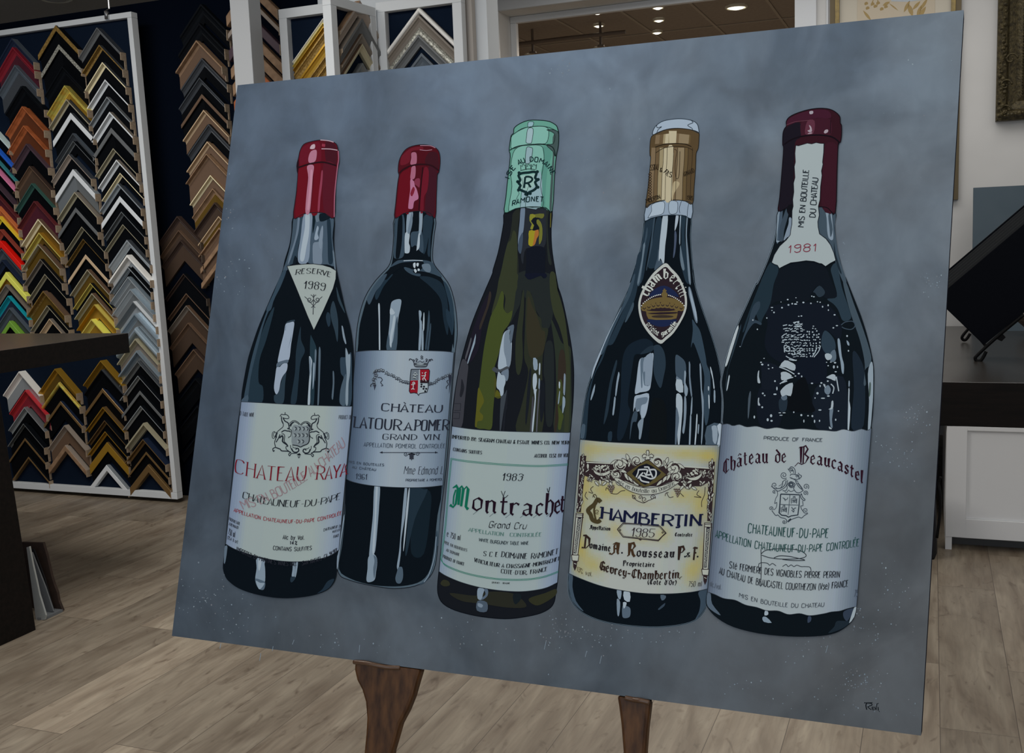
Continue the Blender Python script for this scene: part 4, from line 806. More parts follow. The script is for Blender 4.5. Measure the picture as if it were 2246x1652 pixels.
# ---- second bottle (red capsule, claret shape), painted first as the outer two overlap it
b = Art(0)
b.fill('B1', K0, '', 1, 0) if False else None
sil = cv_('B1', ps('433,615 425,750 412,900 385,980 330,1040 270,1110 210,1210 170,1330 148,1450 138,1560')) + cv_('B2', ps('117,92 105,250 90,450 75,650 60,850 45,1150 20,1350 5,1450 0,1500 20,1545 60,1565 150,1592 300,1620 400,1625 500,1610 580,1570 625,1500 645,1400 662,1200 685,1000 712,760 738,400 762,98')) + cv_('B1', ps('905,1500 902,1380 885,1250 850,1130 790,1040 735,970 718,900 730,750 740,612 640,560 560,566'))
b.fpx(cr(sil, 3, True), '46555f', 1); b.line('P', INK, sil, 1.6, 1.4, 3, True)
inn = cv_('B1', ps('440,615 430,760 420,905 400,985 345,1045 285,1115 228,1215 190,1335 165,1450 155,1610')) + cv_('B2', ps('130,90 60,900 50,1150 30,1350 10,1500 80,1560 200,1598 330,1612 450,1606 545,1575 600,1500 628,1350 648,1150 690,900 738,98')) + cv_('B1', ps('878,1600 885,1400 868,1260 835,1150 780,1060 725,990 706,905 718,750 728,612 640,565 560,570'))
b.fpx(cr(inn, 3, True), K0, 2)
b.fill('B1', K3, '440,620 500,590 510,760 500,900 440,920 425,890 432,760', 2.6)
b.fill('B1', K0, '460,620 490,600 488,780 470,900 455,920 440,900 450,760', 2.8)
b.fill('B1', K3, '555,730 600,715 640,720 650,870 620,860 590,820 558,830', 2.8)
b.fill('B1', H1, '530,570 570,568 562,650 545,735 520,725', 3); b.fill('B1', '5c6b78', '545,640 562,570 568,640 550,720 530,725', 3.2)
b.fill('B1', H2, '512,730 545,735 540,800 548,830 542,875 515,880 508,860', 3)
b.fill('B1', H1, '620,568 643,568 640,680 628,740 615,730 618,640', 3); b.fill('B1', H2, '612,738 622,735 620,830 602,858 598,850', 3)
b.fill('B1', K2, '655,600 720,610 705,760 700,900 680,880 690,760 668,860 648,880 645,740', 2.6)
b.fill('B1', K3, '445,940 500,930 650,932 715,950 745,990 790,1060 730,1040 660,1020 560,1010 520,1000 470,960 400,985', 2.6)
b.fill('B1', K0, '470,955 560,945 650,945 630,1005 560,1000 500,985 420,1030 370,1080 350,1060 400,1000', 2.8)
b.line('B1', H2, '500,937 570,933 645,936', 1.8, 3.2)
for s_ in ('572,958 590,952 588,990 575,985', '598,955 615,955 610,980 598,975', '578,1005 590,998 600,1018 588,1028', '608,995 622,1000 618,1015 606,1010'): b.fill('B1', '9faab0', s_, 3.4, 2)
b.fill('B1', '566571', '640,965 690,960 706,990 700,1022 670,1020 645,995', 3.2); b.fill('B1', K3, '505,985 560,1000 580,1030 625,1035 620,1055 560,1040 515,1010', 3.1)
b.fill('B1', '34434f', '340,1050 375,1040 330,1120 290,1170 245,1265 225,1240 228,1210 280,1120', 2.8)
b.fill('B1', '1b2a35', '375,1060 420,1040 350,1130 300,1230 285,1190 330,1110', 2.7)
b.fill('B1', '17242e', '620,1060 700,1060 790,1110 830,1230 840,1400 830,1500 800,1380 780,1230 700,1130', 2.4); b.fill('B1', '22323e', '800,1090 840,1140 875,1270 880,1420 865,1500 850,1400 845,1280 820,1170', 2.7)
b.fill('B1', H1, '418,1240 480,1230 475,1300 462,1360 452,1450 440,1610 380,1610 385,1500 395,1400 400,1290', 3); b.fill('B1', '3a4955', '455,1370 445,1610 372,1610 385,1490 400,1560 420,1540 440,1400', 3.1)
b.fill('B1', H2, '425,1355 436,1362 430,1440 415,1510 408,1590 395,1570 398,1500 412,1430', 3.3); b.fill('B1', H2, '402,1290 436,1330 410,1345 396,1335', 3.2, 2)
for s_, c in (('308,1270 320,1270 322,1380 324,1608 314,1608 312,1400', H2), ('615,1315 632,1318 636,1345 630,1380 640,1420 628,1608 612,1608 620,1440 618,1380', H1), ('650,1340 657,1340 656,1450 645,1460', H2), ('640,1470 650,1470 650,1608 636,1608', H1), ('690,1310 698,1400 680,1540 674,1605 662,1600 672,1500', K3), ('700,1420 708,1440 690,1608 678,1608', K3), ('820,1300 850,1330 868,1400 866,1500 848,1450 825,1380', '1e2d39')): b.fill('B1', c, s_, 3.2, 3)
# lower glass
b.fill('B2', '1c2a34', '470,972 560,985 580,1000 500,1180 450,1400 440,1380 455,1200', 2.5); b.fill('B2', H1, '240,962 275,962 270,1090 262,1200 245,1380 225,1400 205,1425 215,1300 230,1150', 3); b.fill('B2', H2, '250,965 262,965 252,1150 240,1385 226,1380 240,1180', 3.2)
b.fill('B2', H1, '200,1425 232,1400 258,1440 250,1520 240,1570 205,1585 188,1570 195,1500', 3); b.fill('B2', '4c5a66', '235,1410 258,1440 250,1500 238,1560 232,1500 240,1450', 3.2)
b.fill('B2', H1, '436,975 452,975 440,1140 415,1300 410,1400 395,1500 385,1480 400,1380 415,1200', 3); b.fill('B2', H2, '460,990 468,990 455,1150 432,1360 426,1360 442,1150', 3.2); b.fill('B2', '43525e', '395,1490 420,1490 425,1550 410,1590 385,1590 375,1560 385,1520', 3)
b.fill('B2', K3, '640,1260 648,1300 635,1420 600,1540 560,1590 530,1600 580,1560 615,1480', 3.2); b.line('B2', H1, '640,1290 628,1420 595,1530 560,1585', 1.6, 3.5)
b.fill('B2', '101c24', '500,985 600,1000 600,1150 560,1400 480,1400 480,1200', 2.3)
b.line('B2', '3d4c58', '745,110 722,500 690,800 668,1100 650,1350', 1.0, 2.4)
b.cur = 'capsule'
b.fill('B1', '420d16', '465,185 495,120 540,80 620,60 700,65 750,90 772,130 776,200 766,270 755,290 748,450 740,612 700,578 640,562 570,565 500,580 433,615 440,500 455,350 465,290 458,260', 4, 3, out=INK)
b.fill('B1', '560d18', '475,290 530,245 560,240 545,560 500,575 445,600 455,450', 4.4); b.fill('B1', '5a1421', '660,230 690,260 680,400 655,455 650,560 625,560 640,330', 4.4)
b.fill('B1', '34131d', '690,225 750,245 740,450 728,590 665,570 670,430 690,330', 4.3); b.fill('B1', '5a1622', '500,130 560,85 640,75 640,100 560,110 545,190 480,215 480,160', 4.3); b.fill('B1', '33121a', '690,120 750,120 765,180 760,240 700,220 660,190', 4.3)
b.line('B1', '240c12', '468,275 500,245 560,218 640,208 710,218 765,255', 3.4, 4.8); b.line('B1', '1c0a10', '645,230 635,330 622,470 615,556', 2, 4.8)
b.fill('B1', '8d5568', '560,122 595,122 600,180 590,208 552,208 558,160', 4.6); b.fill('B1', '8d5568', '562,228 590,225 585,310 552,318 556,260', 4.6); b.fill('B1', '98607a', '552,322 580,340 585,370 600,400 612,465 580,490 570,540 545,545 535,530 545,440 550,400', 4.6)
b.fill('B1', '6a2a3c', '590,320 622,318 620,380 605,375 580,350', 4.6); b.fill('B1', '6a1c2c', '572,378 585,400 565,450 550,430', 4.7, 2); b.line('B1', '8e6a78', '625,66 700,68 740,84', 1.6, 4.8); b.line('B1', '8e6a78', '622,98 670,104 715,98', 1.4, 4.8)
b.cur = 'paper_label'
b.label('B2', '117,94 200,86 300,84 500,85 680,90 755,98', '57,917 100,936 200,957 350,970 500,973 600,968 682,958', [(0, '3d4b5c'), (.12, '566576'), (.3, '7c8a97'), (.45, '8a959c'), (.7, '828e98'), (.88, '6e7c8a'), (1, '586675')], 3.6)
b.cur = 'lettering'
T = b.text
T('B2', 'fat', '20242e', 'CHÀTEAU', (288, 474), 4, (674, 484), 46, 3.0); T('B2', 'fat', '20242e', 'LATOUR', (108, 582), (250, 592), (404, 600), 68, 3.4, h1=66); T('B2', 'fat', '20242e', 'A', (436, 600), None, (476, 600), 48, 3.2); T('B2', 'fat', '20242e', 'POMER', (502, 601), 3, (712, 598), 66, 3.4)
T('B2', 'serif', '20242e', 'GRAND VIN', (295, 660), 2, (655, 662), 34, 2.2); T('B2', 'sans', '3a4450', 'APPELLATION POMEROL CONTROLÉE', (170, 706), 6, (696, 716), 26, 1.0); T('B2', 'sans', '3a4450', 'MIS EN BOUTEILLES', (72, 812), 4, (300, 834), 15, 1.0); T('B2', 'sans', '3a4450', 'AU CHÂTEAU', (95, 846), 2, (248, 864), 14, 1.0)
T('B2', 'serif', '2c3440', '1961', (120, 915), 2, (188, 920), 34, 1.6); T('B2', 'script', '20242e', 'Mme Edmond L', (430, 884), 3, (682, 884), 50, 1.3, slant=.12); T('B2', 'sans', '2c3440', 'PROPRIETAIRE A POMEROL', (442, 932), 3, (680, 926), 15, 1.1)
b.line('B2', '20242e', '275,746 400,746 650,746', 1.4, 5, 0); b.fill('B2', INK, '272,746 292,738 292,752', 5, 0); b.fill('B2', INK, '650,746 632,738 632,752', 5, 0)
for cx_, d_ in ((442, 1), (520, -1)): b.spiral('B2', '20242e', cx_, 756, 14, 3, 0, d_ * 1.4, 1.2, 5)
for k_ in range(9): b.dot('B2', '2c2f38', 480 + (k_ % 3 - 1) * 9, 762 + (k_ // 3) * 11, 2.0, 5)
b.fill('B2', INK, '455,755 470,768 480,800 490,768 508,755 480,748', 4.9, 0)
b.cur = 'coat_of_arms'
sh = '1325,470 1500,468 1690,468 1705,500 1690,740 1672,860 1650,940 1560,955 1500,970 1480,1005 1450,965 1390,950 1310,960 1288,920 1300,740 1310,600'
b.fill('B3', '8c979c', sh, 4, 0); b.fill('B3', '5c646c', '1325,472 1505,470 1500,690 1306,695', 4.3, 0); b.fill('B3', '7a1420', '1508,472 1690,470 1705,500 1690,690 1515,690', 4.3, 0); b.fill('B3', '2a161c', '1512,690 1690,690 1680,745 1512,745', 4.3, 0)
b.fill('B3', '7a1420', '1302,700 1470,695 1465,870 1455,960 1390,948 1310,958 1290,920', 4.3, 0); b.line('B3', '8c979c', '1500,475 1490,700 1478,960', 2.2, 4.6, 0); b.line('B3', INK, sh, 1.5, 5, 0, True)
b.line('B3', INK, '1515,747 1680,747', 1.5, 4.8, 0)
for s_ in ('1640,530 1610,545 1620,590 1570,605 1540,600', '1620,600 1595,640 1565,660 1575,700', '1595,650 1620,680 1635,715', '1548,540 1570,550'): b.line('B3', '9aa2a2', s_, 1.8, 5)
for s_ in ('1370,730 1360,760 1400,770 1395,740 1370,730', '1375,770 1365,870', '1330,882 1360,868 1395,882', '1330,780 1360,790'): b.line('B3', '9aa2a2', s_, 1.8, 5)
b.fill('B3', '4c1c28', '1395,800 1420,800 1415,850 1400,865 1390,840', 5)
for x_, y_ in ((1410, 545), (1385, 580), (1440, 580), (1410, 600), (1410, 650), (1385, 640)): b.line('B3', '9aa2a2', [(x_ - 22, y_ + 8), (x_, y_ - 12), (x_ + 22, y_ + 8)], 1.2, 5, 3); b.line('B3', INK, [(x_ - 20, y_ + 14), (x_ + 20, y_ + 14)], .9, 5, 0)
for x_, y_ in ((1540, 780), (1535, 825), (1590, 825), (1580, 870), (1635, 870), (1615, 920)): b.dot('B3', INK, x_, y_, 2.2, 5); b.line('B3', INK, [(x_ - 22, y_), (x_ + 22, y_)], 1, 5, 0)
# crown
b.line('B3', '2c3038', '1288,290 1300,258 1340,270 1370,300 1385,340 1410,400 1520,412 1640,400 1670,340 1700,290 1745,262 1770,290', 2.0, 5); b.fill('B3', '3c4248', '1385,345 1520,335 1660,345 1640,425 1520,432 1405,422', 4.6); b.fill('B3', '7e898e', '1440,352 1520,342 1590,350 1570,372 1520,378 1450,370', 5)
b.line('B3', '7e898e', '1400,392 1520,400 1640,392', 1.2, 5.2)
for x_, y_ in ((1440, 262), (1545, 240), (1645, 268), (1380, 285), (1710, 280), (1545, 205)): b.spiral('B3', '2c3038', x_, y_, 26, 6, 0, 1.2, 1.3, 5)
b.fill('B3', '2c3038', '1615,320 1640,280 1665,320', 5, 0); b.fill('B3', '2c3038', '1415,320 1440,280 1460,320', 5, 0); b.line('B3', '2c3038', '1470,320 1510,300 1550,322 1600,300', 1.4, 5)
# garlands
random.seed(5)
def garland(A, crop, path, n, r, col, fillc):
    P = cr(ps(path), 8); 
    for k in range(n):
        x, y = P[int(k * (len(P) - 1) / (n - 1))]; x += random.uniform(-.3, .3) * r; y += random.uniform(-.3, .3) * r
        A.dot(crop, fillc, x, y, r / CROP[crop][2] * .9, 4.8); A.spiral(crop, col, x, y, r, r * .35, random.uniform(0, 6), 1.1, 1.1, 5)
        A.line(crop, col, [(x - r, y + r * .9), (x, y + r * .6), (x + r * .8, y + r)], 1.4, 5.1)
garland(b, 'B3', '570,520 640,485 740,500 870,560 980,620 1090,680 1200,730 1285,745', 17, 34, '2c3038', '7c8890'); garland(b, 'B3', '1700,770 1790,740 1900,680 2010,620 2120,575', 11, 32, '2c3038', '67747f')
garland(b, 'B3', '600,560 590,640 560,700 580,770', 6, 36, '2c3038', '6f7b86')
b.fill('B3', '2c2f3a', '555,780 612,790 572,905', 5, 0); b.line('B3', '2c3038', '640,640 700,640 735,690 700,740 745,800 710,810', 1.6, 5); b.line('B3', '2c3038', '545,760 500,790 500,830', 2, 5)
b.fill('B3', '232732', '2095,580 2150,590 2145,700 2125,840 2105,970 2108,800 2100,680', 5); b.line('B3', '2c3038', '2090,690 2060,720 2090,780 2050,830 2052,870', 1.8, 5)
b.build('painted_bottle')

# ---- first bottle (sloped shoulders, red capsule, RESERVE 1989)
a = Art(8)
sil = cv_('A1', ps('672,820 660,950 640,1070 600,1200 575,1310 500,1480 425,1652')) + cv_('A2', ps('370,460 320,600 270,760 235,930 210,1080 203,1160')) + cv_('A3', ps('150,200 125,400 105,600 85,800 62,1000 50,1145 38,1260 33,1330 50,1390 80,1430 150,1480 260,1520 400,1548 520,1555 640,1545 740,1525 820,1490 865,1440 885,1380 892,1290 905,1190 930,950 950,700 975,480 1000,230 1008,108')) + cv_('A2', ps('1215,950 1222,800 1210,620 1185,470 1145,330')) + cv_('A1', ps('1100,1450 1065,1290 1045,1130 1040,1000 1042,815 960,775 860,770 760,785'))
a.fpx(cr(sil, 3, True), K0, 1); a.line('P', '0a1016', sil, 1.6, 1.3, 3, True)
F = a.fill
F('A1', '3a4854', '680,815 735,795 720,950 690,1080 660,1200 620,1290 580,1300 610,1210 645,1080 665,950', 1.6); F('A1', '5a6876', '718,800 735,798 722,940 690,1060 655,1180 625,1240 640,1160 680,1040 705,920', 2)
F('A1', '2a3945', '735,800 760,790 750,960 720,1080 700,1200 640,1240 680,1100 715,960', 1.8); F('A1', '6d7b8a', '770,785 845,775 830,1000 810,1210 730,1230 715,1150 740,1000', 2)
F('A1', H2, '785,785 822,780 818,950 795,1080 770,1205 735,1190 755,1040 780,900', 2.4); F('A1', '3c4b58', '845,780 1030,800 1030,1000 1050,1240 980,1240 800,1220 830,1050', 1.7)
F('A1', '0d1a22', '850,775 880,778 875,850 850,960 850,820', 2.2); F('A1', '0c171f', '915,780 990,785 1025,805 990,830 940,850 912,840', 2.4); F('A1', '55636f', '875,780 912,778 910,845 880,850', 2.3)
F('A1', '65727f', '855,1050 900,1035 940,1020 935,1150 930,1235 860,1235 850,1150', 2.2); F('A1', '7c8a97', '890,895 905,910 895,960 905,1000 880,1020 865,1000', 2.5); F('A1', '6c7986', '935,890 945,910 942,1000 925,1100 905,1050 915,960', 2.4)
F('A1', '1c2a35', '980,835 1010,840 1020,1000 1035,1200 1010,1240 990,1200 985,1000', 2.1); F('A1', '0d161e', '690,1160 710,1200 690,1240 670,1235', 2.5, 3)
F('A1', '55636f', '1030,1120 1045,1130 1060,1290 1045,1270', 2.4, 2)
F('A1', '2e3e4b', '575,1310 610,1305 560,1440 500,1560 470,1652 430,1650 500,1490', 1.7)
F('A2', '2f3f4b', '560,20 600,0 500,240 420,420 350,680 290,930 265,1120 240,1150 225,1140 250,1000 300,760 370,520 450,300', 2); F('A2', '1e2d37', '480,330 500,330 430,600 370,780 360,980 400,1030 390,1170 265,1170 280,960 340,700 410,480', 1.8)
F('A2', '3a4956', '205,1150 220,1130 265,1100 262,1165 210,1160', 2.2, 2); F('A2', '1d2b35', '740,480 745,600 780,700 740,800 720,1000 700,1170 650,1170 690,900 700,700', 1.5)
F('A2', '28353f', '620,435 685,418 682,440 640,445 600,470', 2.4, 2)
F('A2', '8793a1', '605,462 640,445 682,442 675,520 655,640 635,780 580,790 535,805 545,730 565,640 590,540', 2.6); F('A2', '5f6f80', '600,515 610,520 608,600 625,680 640,640 655,590 660,500 665,450 610,470', 2.9, 3); F('A2', '8793a1', '612,470 672,448 668,500 650,590 638,640 625,685 612,640 608,560', 3)
F('A2', '4b5966', '530,810 580,790 628,782 622,812 580,815 545,845 522,845', 2.9, 3); F('A2', '8793a1', '525,845 550,848 580,818 620,816 615,880 580,930 560,980 545,1060 520,1095 500,1040 510,940', 2.6)
F('A2', '27353f', '610,890 600,1000 585,1170 510,1170 500,1110 520,1095 545,1065 575,950', 2.2)
F('A2', '1e2f38', '830,570 845,580 885,680 880,800 870,960 860,1180 830,1180 840,900 825,740', 2.2); F('A2', H2, '818,752 845,790 840,860 838,940 830,1060 825,1185 805,1185 815,1000 822,900', 2.7); F('A2', '6c7a86', '820,760 838,800 834,890 825,930 820,850', 2.9, 3)
F('A2', H1, '855,815 868,820 866,900 860,1000 850,1050 850,940', 2.7, 3); F('A2', '53616c', '870,700 885,705 880,820 870,980 868,860', 2.6); F('A2', '4a5863', '905,692 922,695 918,900 910,1100 905,1185 893,1185 900,980', 2.6); F('A2', '4a5863', '1032,890 1044,900 1046,1000 1035,1135 1022,1120 1032,1000', 2.6)
F('A2', '2a3945', '1100,770 1140,760 1170,745 1200,720 1205,900 1195,1190 1100,1185 1098,1080 1130,950 1105,900', 2); F('A2', '3f4e5a', '1100,1060 1140,925 1155,940 1150,1180 1100,1180', 2.3, 3)
F('A2', '6d7b86', '1112,480 1125,485 1140,560 1155,630 1145,636 1125,580', 2.8, 3); F('A2', '74828c', '1148,682 1160,690 1175,735 1192,738 1188,900 1175,1000 1170,1180 1150,1185 1148,1080 1158,920 1150,800', 2.8)
F('A2', '1f2d38', '985,350 1010,380 1010,460 990,480 970,400', 2.1); F('A2', '27353f', '1010,330 1040,250 1080,420 1075,620 1050,520 1020,420', 2.1); F('A2', '28363f', '1065,120 1100,230 1140,340 1135,350 1080,240', 2.2)
F('A3', '55636f', '42,1180 52,1160 65,1170 50,1280 38,1290', 2.3, 2); F('A3', H1, '285,1255 345,1270 345,1300 350,1350 345,1440 300,1420 275,1410 285,1330', 2.6); F('A3', H2, '300,1262 322,1266 318,1310 305,1350 296,1320', 3); F('A3', '4a5966', '275,1410 320,1420 350,1440 340,1490 310,1490 285,1460', 2.6)
F('A3', '7e8c97', '280,1425 310,1440 345,1445 310,1490 290,1465', 2.8, 3); F('A3', H1, '560,1285 576,1285 575,1340 568,1395 550,1390 556,1340', 2.6); F('A3', H1, '584,1285 597,1285 590,1350 580,1395 572,1390', 2.6); F('A3', '202d37', '545,1395 580,1400 555,1435 540,1430', 2.6)
F('A3', '1c2934', '820,1430 868,1410 860,1440 820,1488 740,1522 780,1490', 2)
F('A3', '6b7985', '893,1240 905,1195 940,940 948,960 920,1150 900,1320 890,1330', 2.2, 2)
a.cur = 'capsule'
F('A1', '4e0e19', '735,210 770,150 840,125 920,112 1000,120 1060,145 1080,200 1090,290 1078,360 1065,400 1055,600 1043,818 960,776 860,770 760,785 675,820 700,600 715,420 705,350 722,270', 3, 3, out=INK)
F('A1', '5a0e19', '725,360 820,335 800,500 780,770 695,800 710,600', 3.4); F('A1', '5a0e19', '860,335 920,325 915,500 900,765 835,770 860,500', 3.4); F('A1', '4a1420', '950,325 1060,350 1050,600 1040,800 960,770 940,600', 3.4)
F('A1', '3a121c', '965,130 1040,145 1068,200 1060,340 975,315', 3.3); F('A1', '581220', '740,215 790,160 900,130 925,190 920,310 830,315 740,345', 3.2)
a.line('A1', '200c12', '712,365 800,335 880,318 960,315 1065,345', 3.4, 4); F('A1', '1a0c14', '706,320 722,290 722,370 715,415 706,390', 4, 2)
F('A1', '9a6678', '800,350 860,345 850,450 840,600 822,768 785,768 795,600 810,450', 3.6); F('A1', 'a87888', '832,385 850,400 845,520 835,600 818,740 800,730 815,600 825,480', 3.9)
F('A1', '7c3446', '930,395 942,400 935,520 920,640 912,750 895,750 905,600 920,480', 3.6); F('A1', '9a6678', '835,215 885,205 880,290 850,318 815,315 812,270', 3.6); F('A1', 'a89098', '840,158 870,150 868,190 825,192', 3.8, 2); F('A1', '7c2c3c', '935,145 965,150 962,175 932,170', 3.8, 0)
a.line('A1', 'a08890', '920,112 990,118 1040,132', 2, 4); a.line('A1', 'a08890', '930,192 1010,194 1075,205', 2, 4); a.line('A1', '8c5264', '1082,210 1085,290 1072,380 1050,600 1045,810', 2.2, 4)
a.cur = 'neck_label'
F('A1', '8e9793', '617,1255 700,1243 780,1236 860,1235 940,1245 1010,1265 1063,1296 1060,1370 1035,1460 950,1652 862,1835 800,1700 720,1500 670,1380', 3, 0, out=INK)
a.text('A1', 'serif', INK, 'RESERVE', (697, 1332), (860, 1322), (1012, 1356), 44, 1.7, slant=.10, lean=.03); a.text('A1', 'serif', INK, '1989', (772, 1458), (860, 1462), (952, 1478), 66, 1.9, slant=.06)
for d_ in (1, -1):
    a.spiral('A2', '2c2f34', 857 - d_ * 33, 238, 28, 5, 0 if d_ > 0 else math.pi, 1.3 * d_, 1.4, 4); a.line('A2', '2c2f34', [(857, 295), (857 - d_ * 25, 265), (857 - d_ * 62, 225), (857 - d_ * 80, 210)], 1.3, 4); a.line('A2', '2c2f34', [(857, 220), (857 - d_ * 12, 200), (857 - d_ * 25, 195)], 1.3, 4); a.line('A2', '2c2f34', [(855, 295), (855 - d_ * 18, 310)], 1.3, 4)
a.line('A2', '2c2f34', '860,188 856,280 853,372', 1.5, 4)
a.cur = 'paper_label'
a.label('A3', '168,73 350,83 560,95 800,104 1006,109', '50,1146 120,1186 250,1231 400,1266 520,1280 650,1278 780,1255 860,1225 906,1190', [(0, '6c798c'), (.07, '7a8797'), (.16, '8b9694'), (.75, '8d9894'), (.9, '828e98'), (1, '717e90')], 3)
a.cur = 'lettering'
T = a.text; RD = '64121f'
T('A3', 'serif', RD, 'CHATEAU', (124, 606), (380, 664), (648, 664), 100, 2.6, h1=106); T('A3', 'serif', RD, 'RAYA', (738, 660), (860, 652), (962, 620), 104, 2.6, h1=88); a.line('A3', RD, '962,548 955,575 966,600', 1.5, 5)
T('A3', 'serif', INK, 'CHATEAUNEUF-DU-PAPE', (180, 800), (560, 868), (915, 808), 48, 1.8, slant=.05, track=1.1); T('A3', 'sans', '7c3038', 'APPELLATION CHATEAUNEUF-DU-PAPE CONTROLÉE', (112, 902), (530, 990), (925, 925), 26, 1.0)
T('A3', 'sans', '83676c', 'MIS EN BOUTEILLE AU CHÂTEAU', (186, 886), (590, 712), (955, 404), 62, 1.3, lean=-.5, track=.8)
T('A3', 'sans', '2c2f38', 'D TABLE WINE', (160, 175), 4, (264, 186), 30, 1.3); T('A3', 'sans', '2c2f38', 'PRODUCT OF', (904, 204), 0, (998, 204), 28, 1.4)
T('A3', 'sans', '23262e', 'PROPRIETAIRE', (76, 966), 3, (158, 1006), 22, 1.3); T('A3', 'sans', '23262e', 'J.REYNAUD', (74, 1002), 3, (146, 1034), 20, 1.2); T('A3', 'sans', '23262e', '750 ml', (72, 1072), 3, (120, 1098), 44, 1.2); T('A3', 'sans', '23262e', '(25.4 fl oz)', (66, 1108), 4, (140, 1142), 24, 1.2)
T('A3', 'sans', '23262e', 'Alc by Vol.', (482, 1110), 2, (642, 1114), 30, 1.3); T('A3', 'sans', '23262e', '14%', (536, 1150), 0, (590, 1152), 24, 1.4); T('A3', 'sans', '23262e', 'CONTAINS SULFITES', (410, 1190), (560, 1200), (698, 1190), 28, 1.3)
T('A3', 'sans', '23262e', "IMPORTED BY MARTINE'S WINES INC. - SAN RAFAEL, CA 94901", (134, 1198), (540, 1312), (888, 1206), 30, 1.3, track=1.6); T('A3', 'sans', '23262e', 'CHATEAUNEUF DU', (790, 1052), -2, (925, 1020), 20, 1.3); T('A3', 'sans', '23262e', 'VAUCLUSE', (856, 1064), 0, (916, 1046), 16, 1.1); T('A3', 'sans', '23262e', 'FRANCE', (864, 1104), 0, (906, 1090), 20, 1.3)
a.cur = 'coat_of_arms'
L_ = a.line
F('A4', '6e777a', '960,530 1100,560 1250,560 1340,545 1400,610 1370,700 1365,950 1340,1050 1230,1110 1130,1150 1050,1110 920,1080 880,1000 895,760 890,620', 4, 2); L_('A4', INK, '1340,540 1400,610 1375,720 1380,950 1330,1060 1220,1110 1130,1150 1040,1115 900,1095', 1.9, 4.6)
for x_, y_ in ((985, 640), (1095, 640), (1205, 645), (1310, 640), (970, 825), (1080, 825), (1190, 825), (1300, 825), (1075, 1000), (1185, 1000)): L_('A4', '20252a', [(x_ - 18, y_ - 45), (x_ + 25, y_ - 30), (x_ + 35, y_ + 10), (x_, y_ + 50)], 1.6, 4.6); L_('A4', '9aa4a2', [(x_ - 22, y_ - 38), (x_ - 30, y_), (x_ - 5, y_ + 40)], 1.0, 4.6)
def beast(pts_list, mirror):
    for s_, wd in pts_list:
        P = ps(s_)
        if mirror: P = [(2255 - x + (y - 700) * .06, y + 22) for x, y in P]
        L_('A4', '1c2128', P, wd, 4.6)
BE = [('560,300 600,240 650,250 740,250 800,300 800,350 750,360 650,340 650,330', 1.5), ('700,250 705,180', 1.4), ('600,290 600,380 650,500 640,590 560,660 480,730', 1.4), ('650,350 700,430 790,490 815,640 770,625', 2.3), ('600,320 610,420 645,500', 2.0),
      ('820,500 900,430 980,420 1060,460 1120,520', 1.3), ('850,590 900,500 960,450 1040,480 1095,530', 1.3), ('835,560 880,500 940,455', 3.0), ('760,640 830,655 880,700 860,840 800,880 800,900', 1.4), ('600,740 680,690 760,705 830,710 850,740', 2.2), ('480,740 450,830 455,890', 3.4),
      ('455,880 410,1020 430,1140 420,1170', 1.6), ('560,800 520,900 450,1020', 2.0), ('540,900 620,840 640,900 635,1000 740,1080 770,1120', 3.0), ('600,790 660,790 690,850 680,990 740,1060 780,1130 720,1140', 1.4), ('440,760 400,720 350,760 340,850 360,910 410,890 420,830', 1.2), ('410,740 375,790 380,850 400,860', 1.0),
      ('430,1165 370,1190 360,1230 380,1275 405,1240', 1.9), ('440,1165 560,1210 610,1260 780,1270 870,1310', 2.2), ('720,1150 740,1220 800,1260', 1.5), ('880,1190 930,1280 1010,1300 1080,1260 1070,1200 1020,1190 1000,1225', 2.5), ('850,1310 800,1350 830,1400 870,1340 940,1330 1050,1320', 1.6), ('850,1100 860,1180 910,1270', 1.3), ('905,1140 960,1180 1000,1170', 1.2)]
beast(BE, False); beast(BE, True)
F('A4', INK, '1020,1370 1100,1320 1150,1375 1090,1390', 4.6, 0); L_('A4', '2c3036', '1060,1400 1085,1455 1115,1400', 1.4, 4.6)
a.build('painted_bottle')

# ---- third bottle (green glass, mint capsule)
c = Art(0); F = c.fill
sil = cv_('C1', ps('523,935 515,1030 495,1150 465,1300 420,1450')) + cv_('C2', ps('460,0 400,140 320,330 240,540 170,780 120,980 85,1180 60,1380 50,1540')) + cv_('C3', ps('165,300 145,500 125,750 100,1000 85,1150 78,1215 68,1330 75,1400 110,1460 200,1510 350,1550 500,1570 620,1573 750,1555 850,1530 920,1490 950,1440 960,1370 972,1300 985,1150 1005,900 1030,650 1055,400 1070,168')) + cv_('C2', ps('1270,1300 1278,1020 1268,850 1245,680 1205,460 1155,240 1110,120')) + cv_('C1', ps('1015,1652 975,1430 950,1250 945,1080 955,915 900,893 820,883 720,885 620,900'))
c.fpx(cr(sil, 3, True), '12151a', 1); c.line('P', '080c12', sil, 1.8, 1.3, 3, True)
g0, g1, g2, g3, g4, g5, gb = '15181d', '1d2222', '24281f', '2c3122', '38411f', '4c4c1a', '29241c'
F('C1', '1f231f', '600,940 660,905 645,1100 640,1280 650,1400 630,1652 480,1652 500,1520 540,1250 570,1150 590,1020', 1.5); F('C1', g3, '600,1100 630,1130 640,1280 635,1450 625,1652 465,1652 500,1430 545,1230 580,1180', 1.8)
F('C1', '20242a', '705,900 900,900 900,1060 880,1250 720,1260 690,1400 670,1300 700,1100', 1.4); F('C1', '5e6c7c', '672,890 708,888 702,1020 690,1120 665,1180 650,1240 645,1180 660,1020', 2); F('C1', '364250', '665,1150 690,1118 685,1230 668,1308 645,1270 650,1200', 2.2)
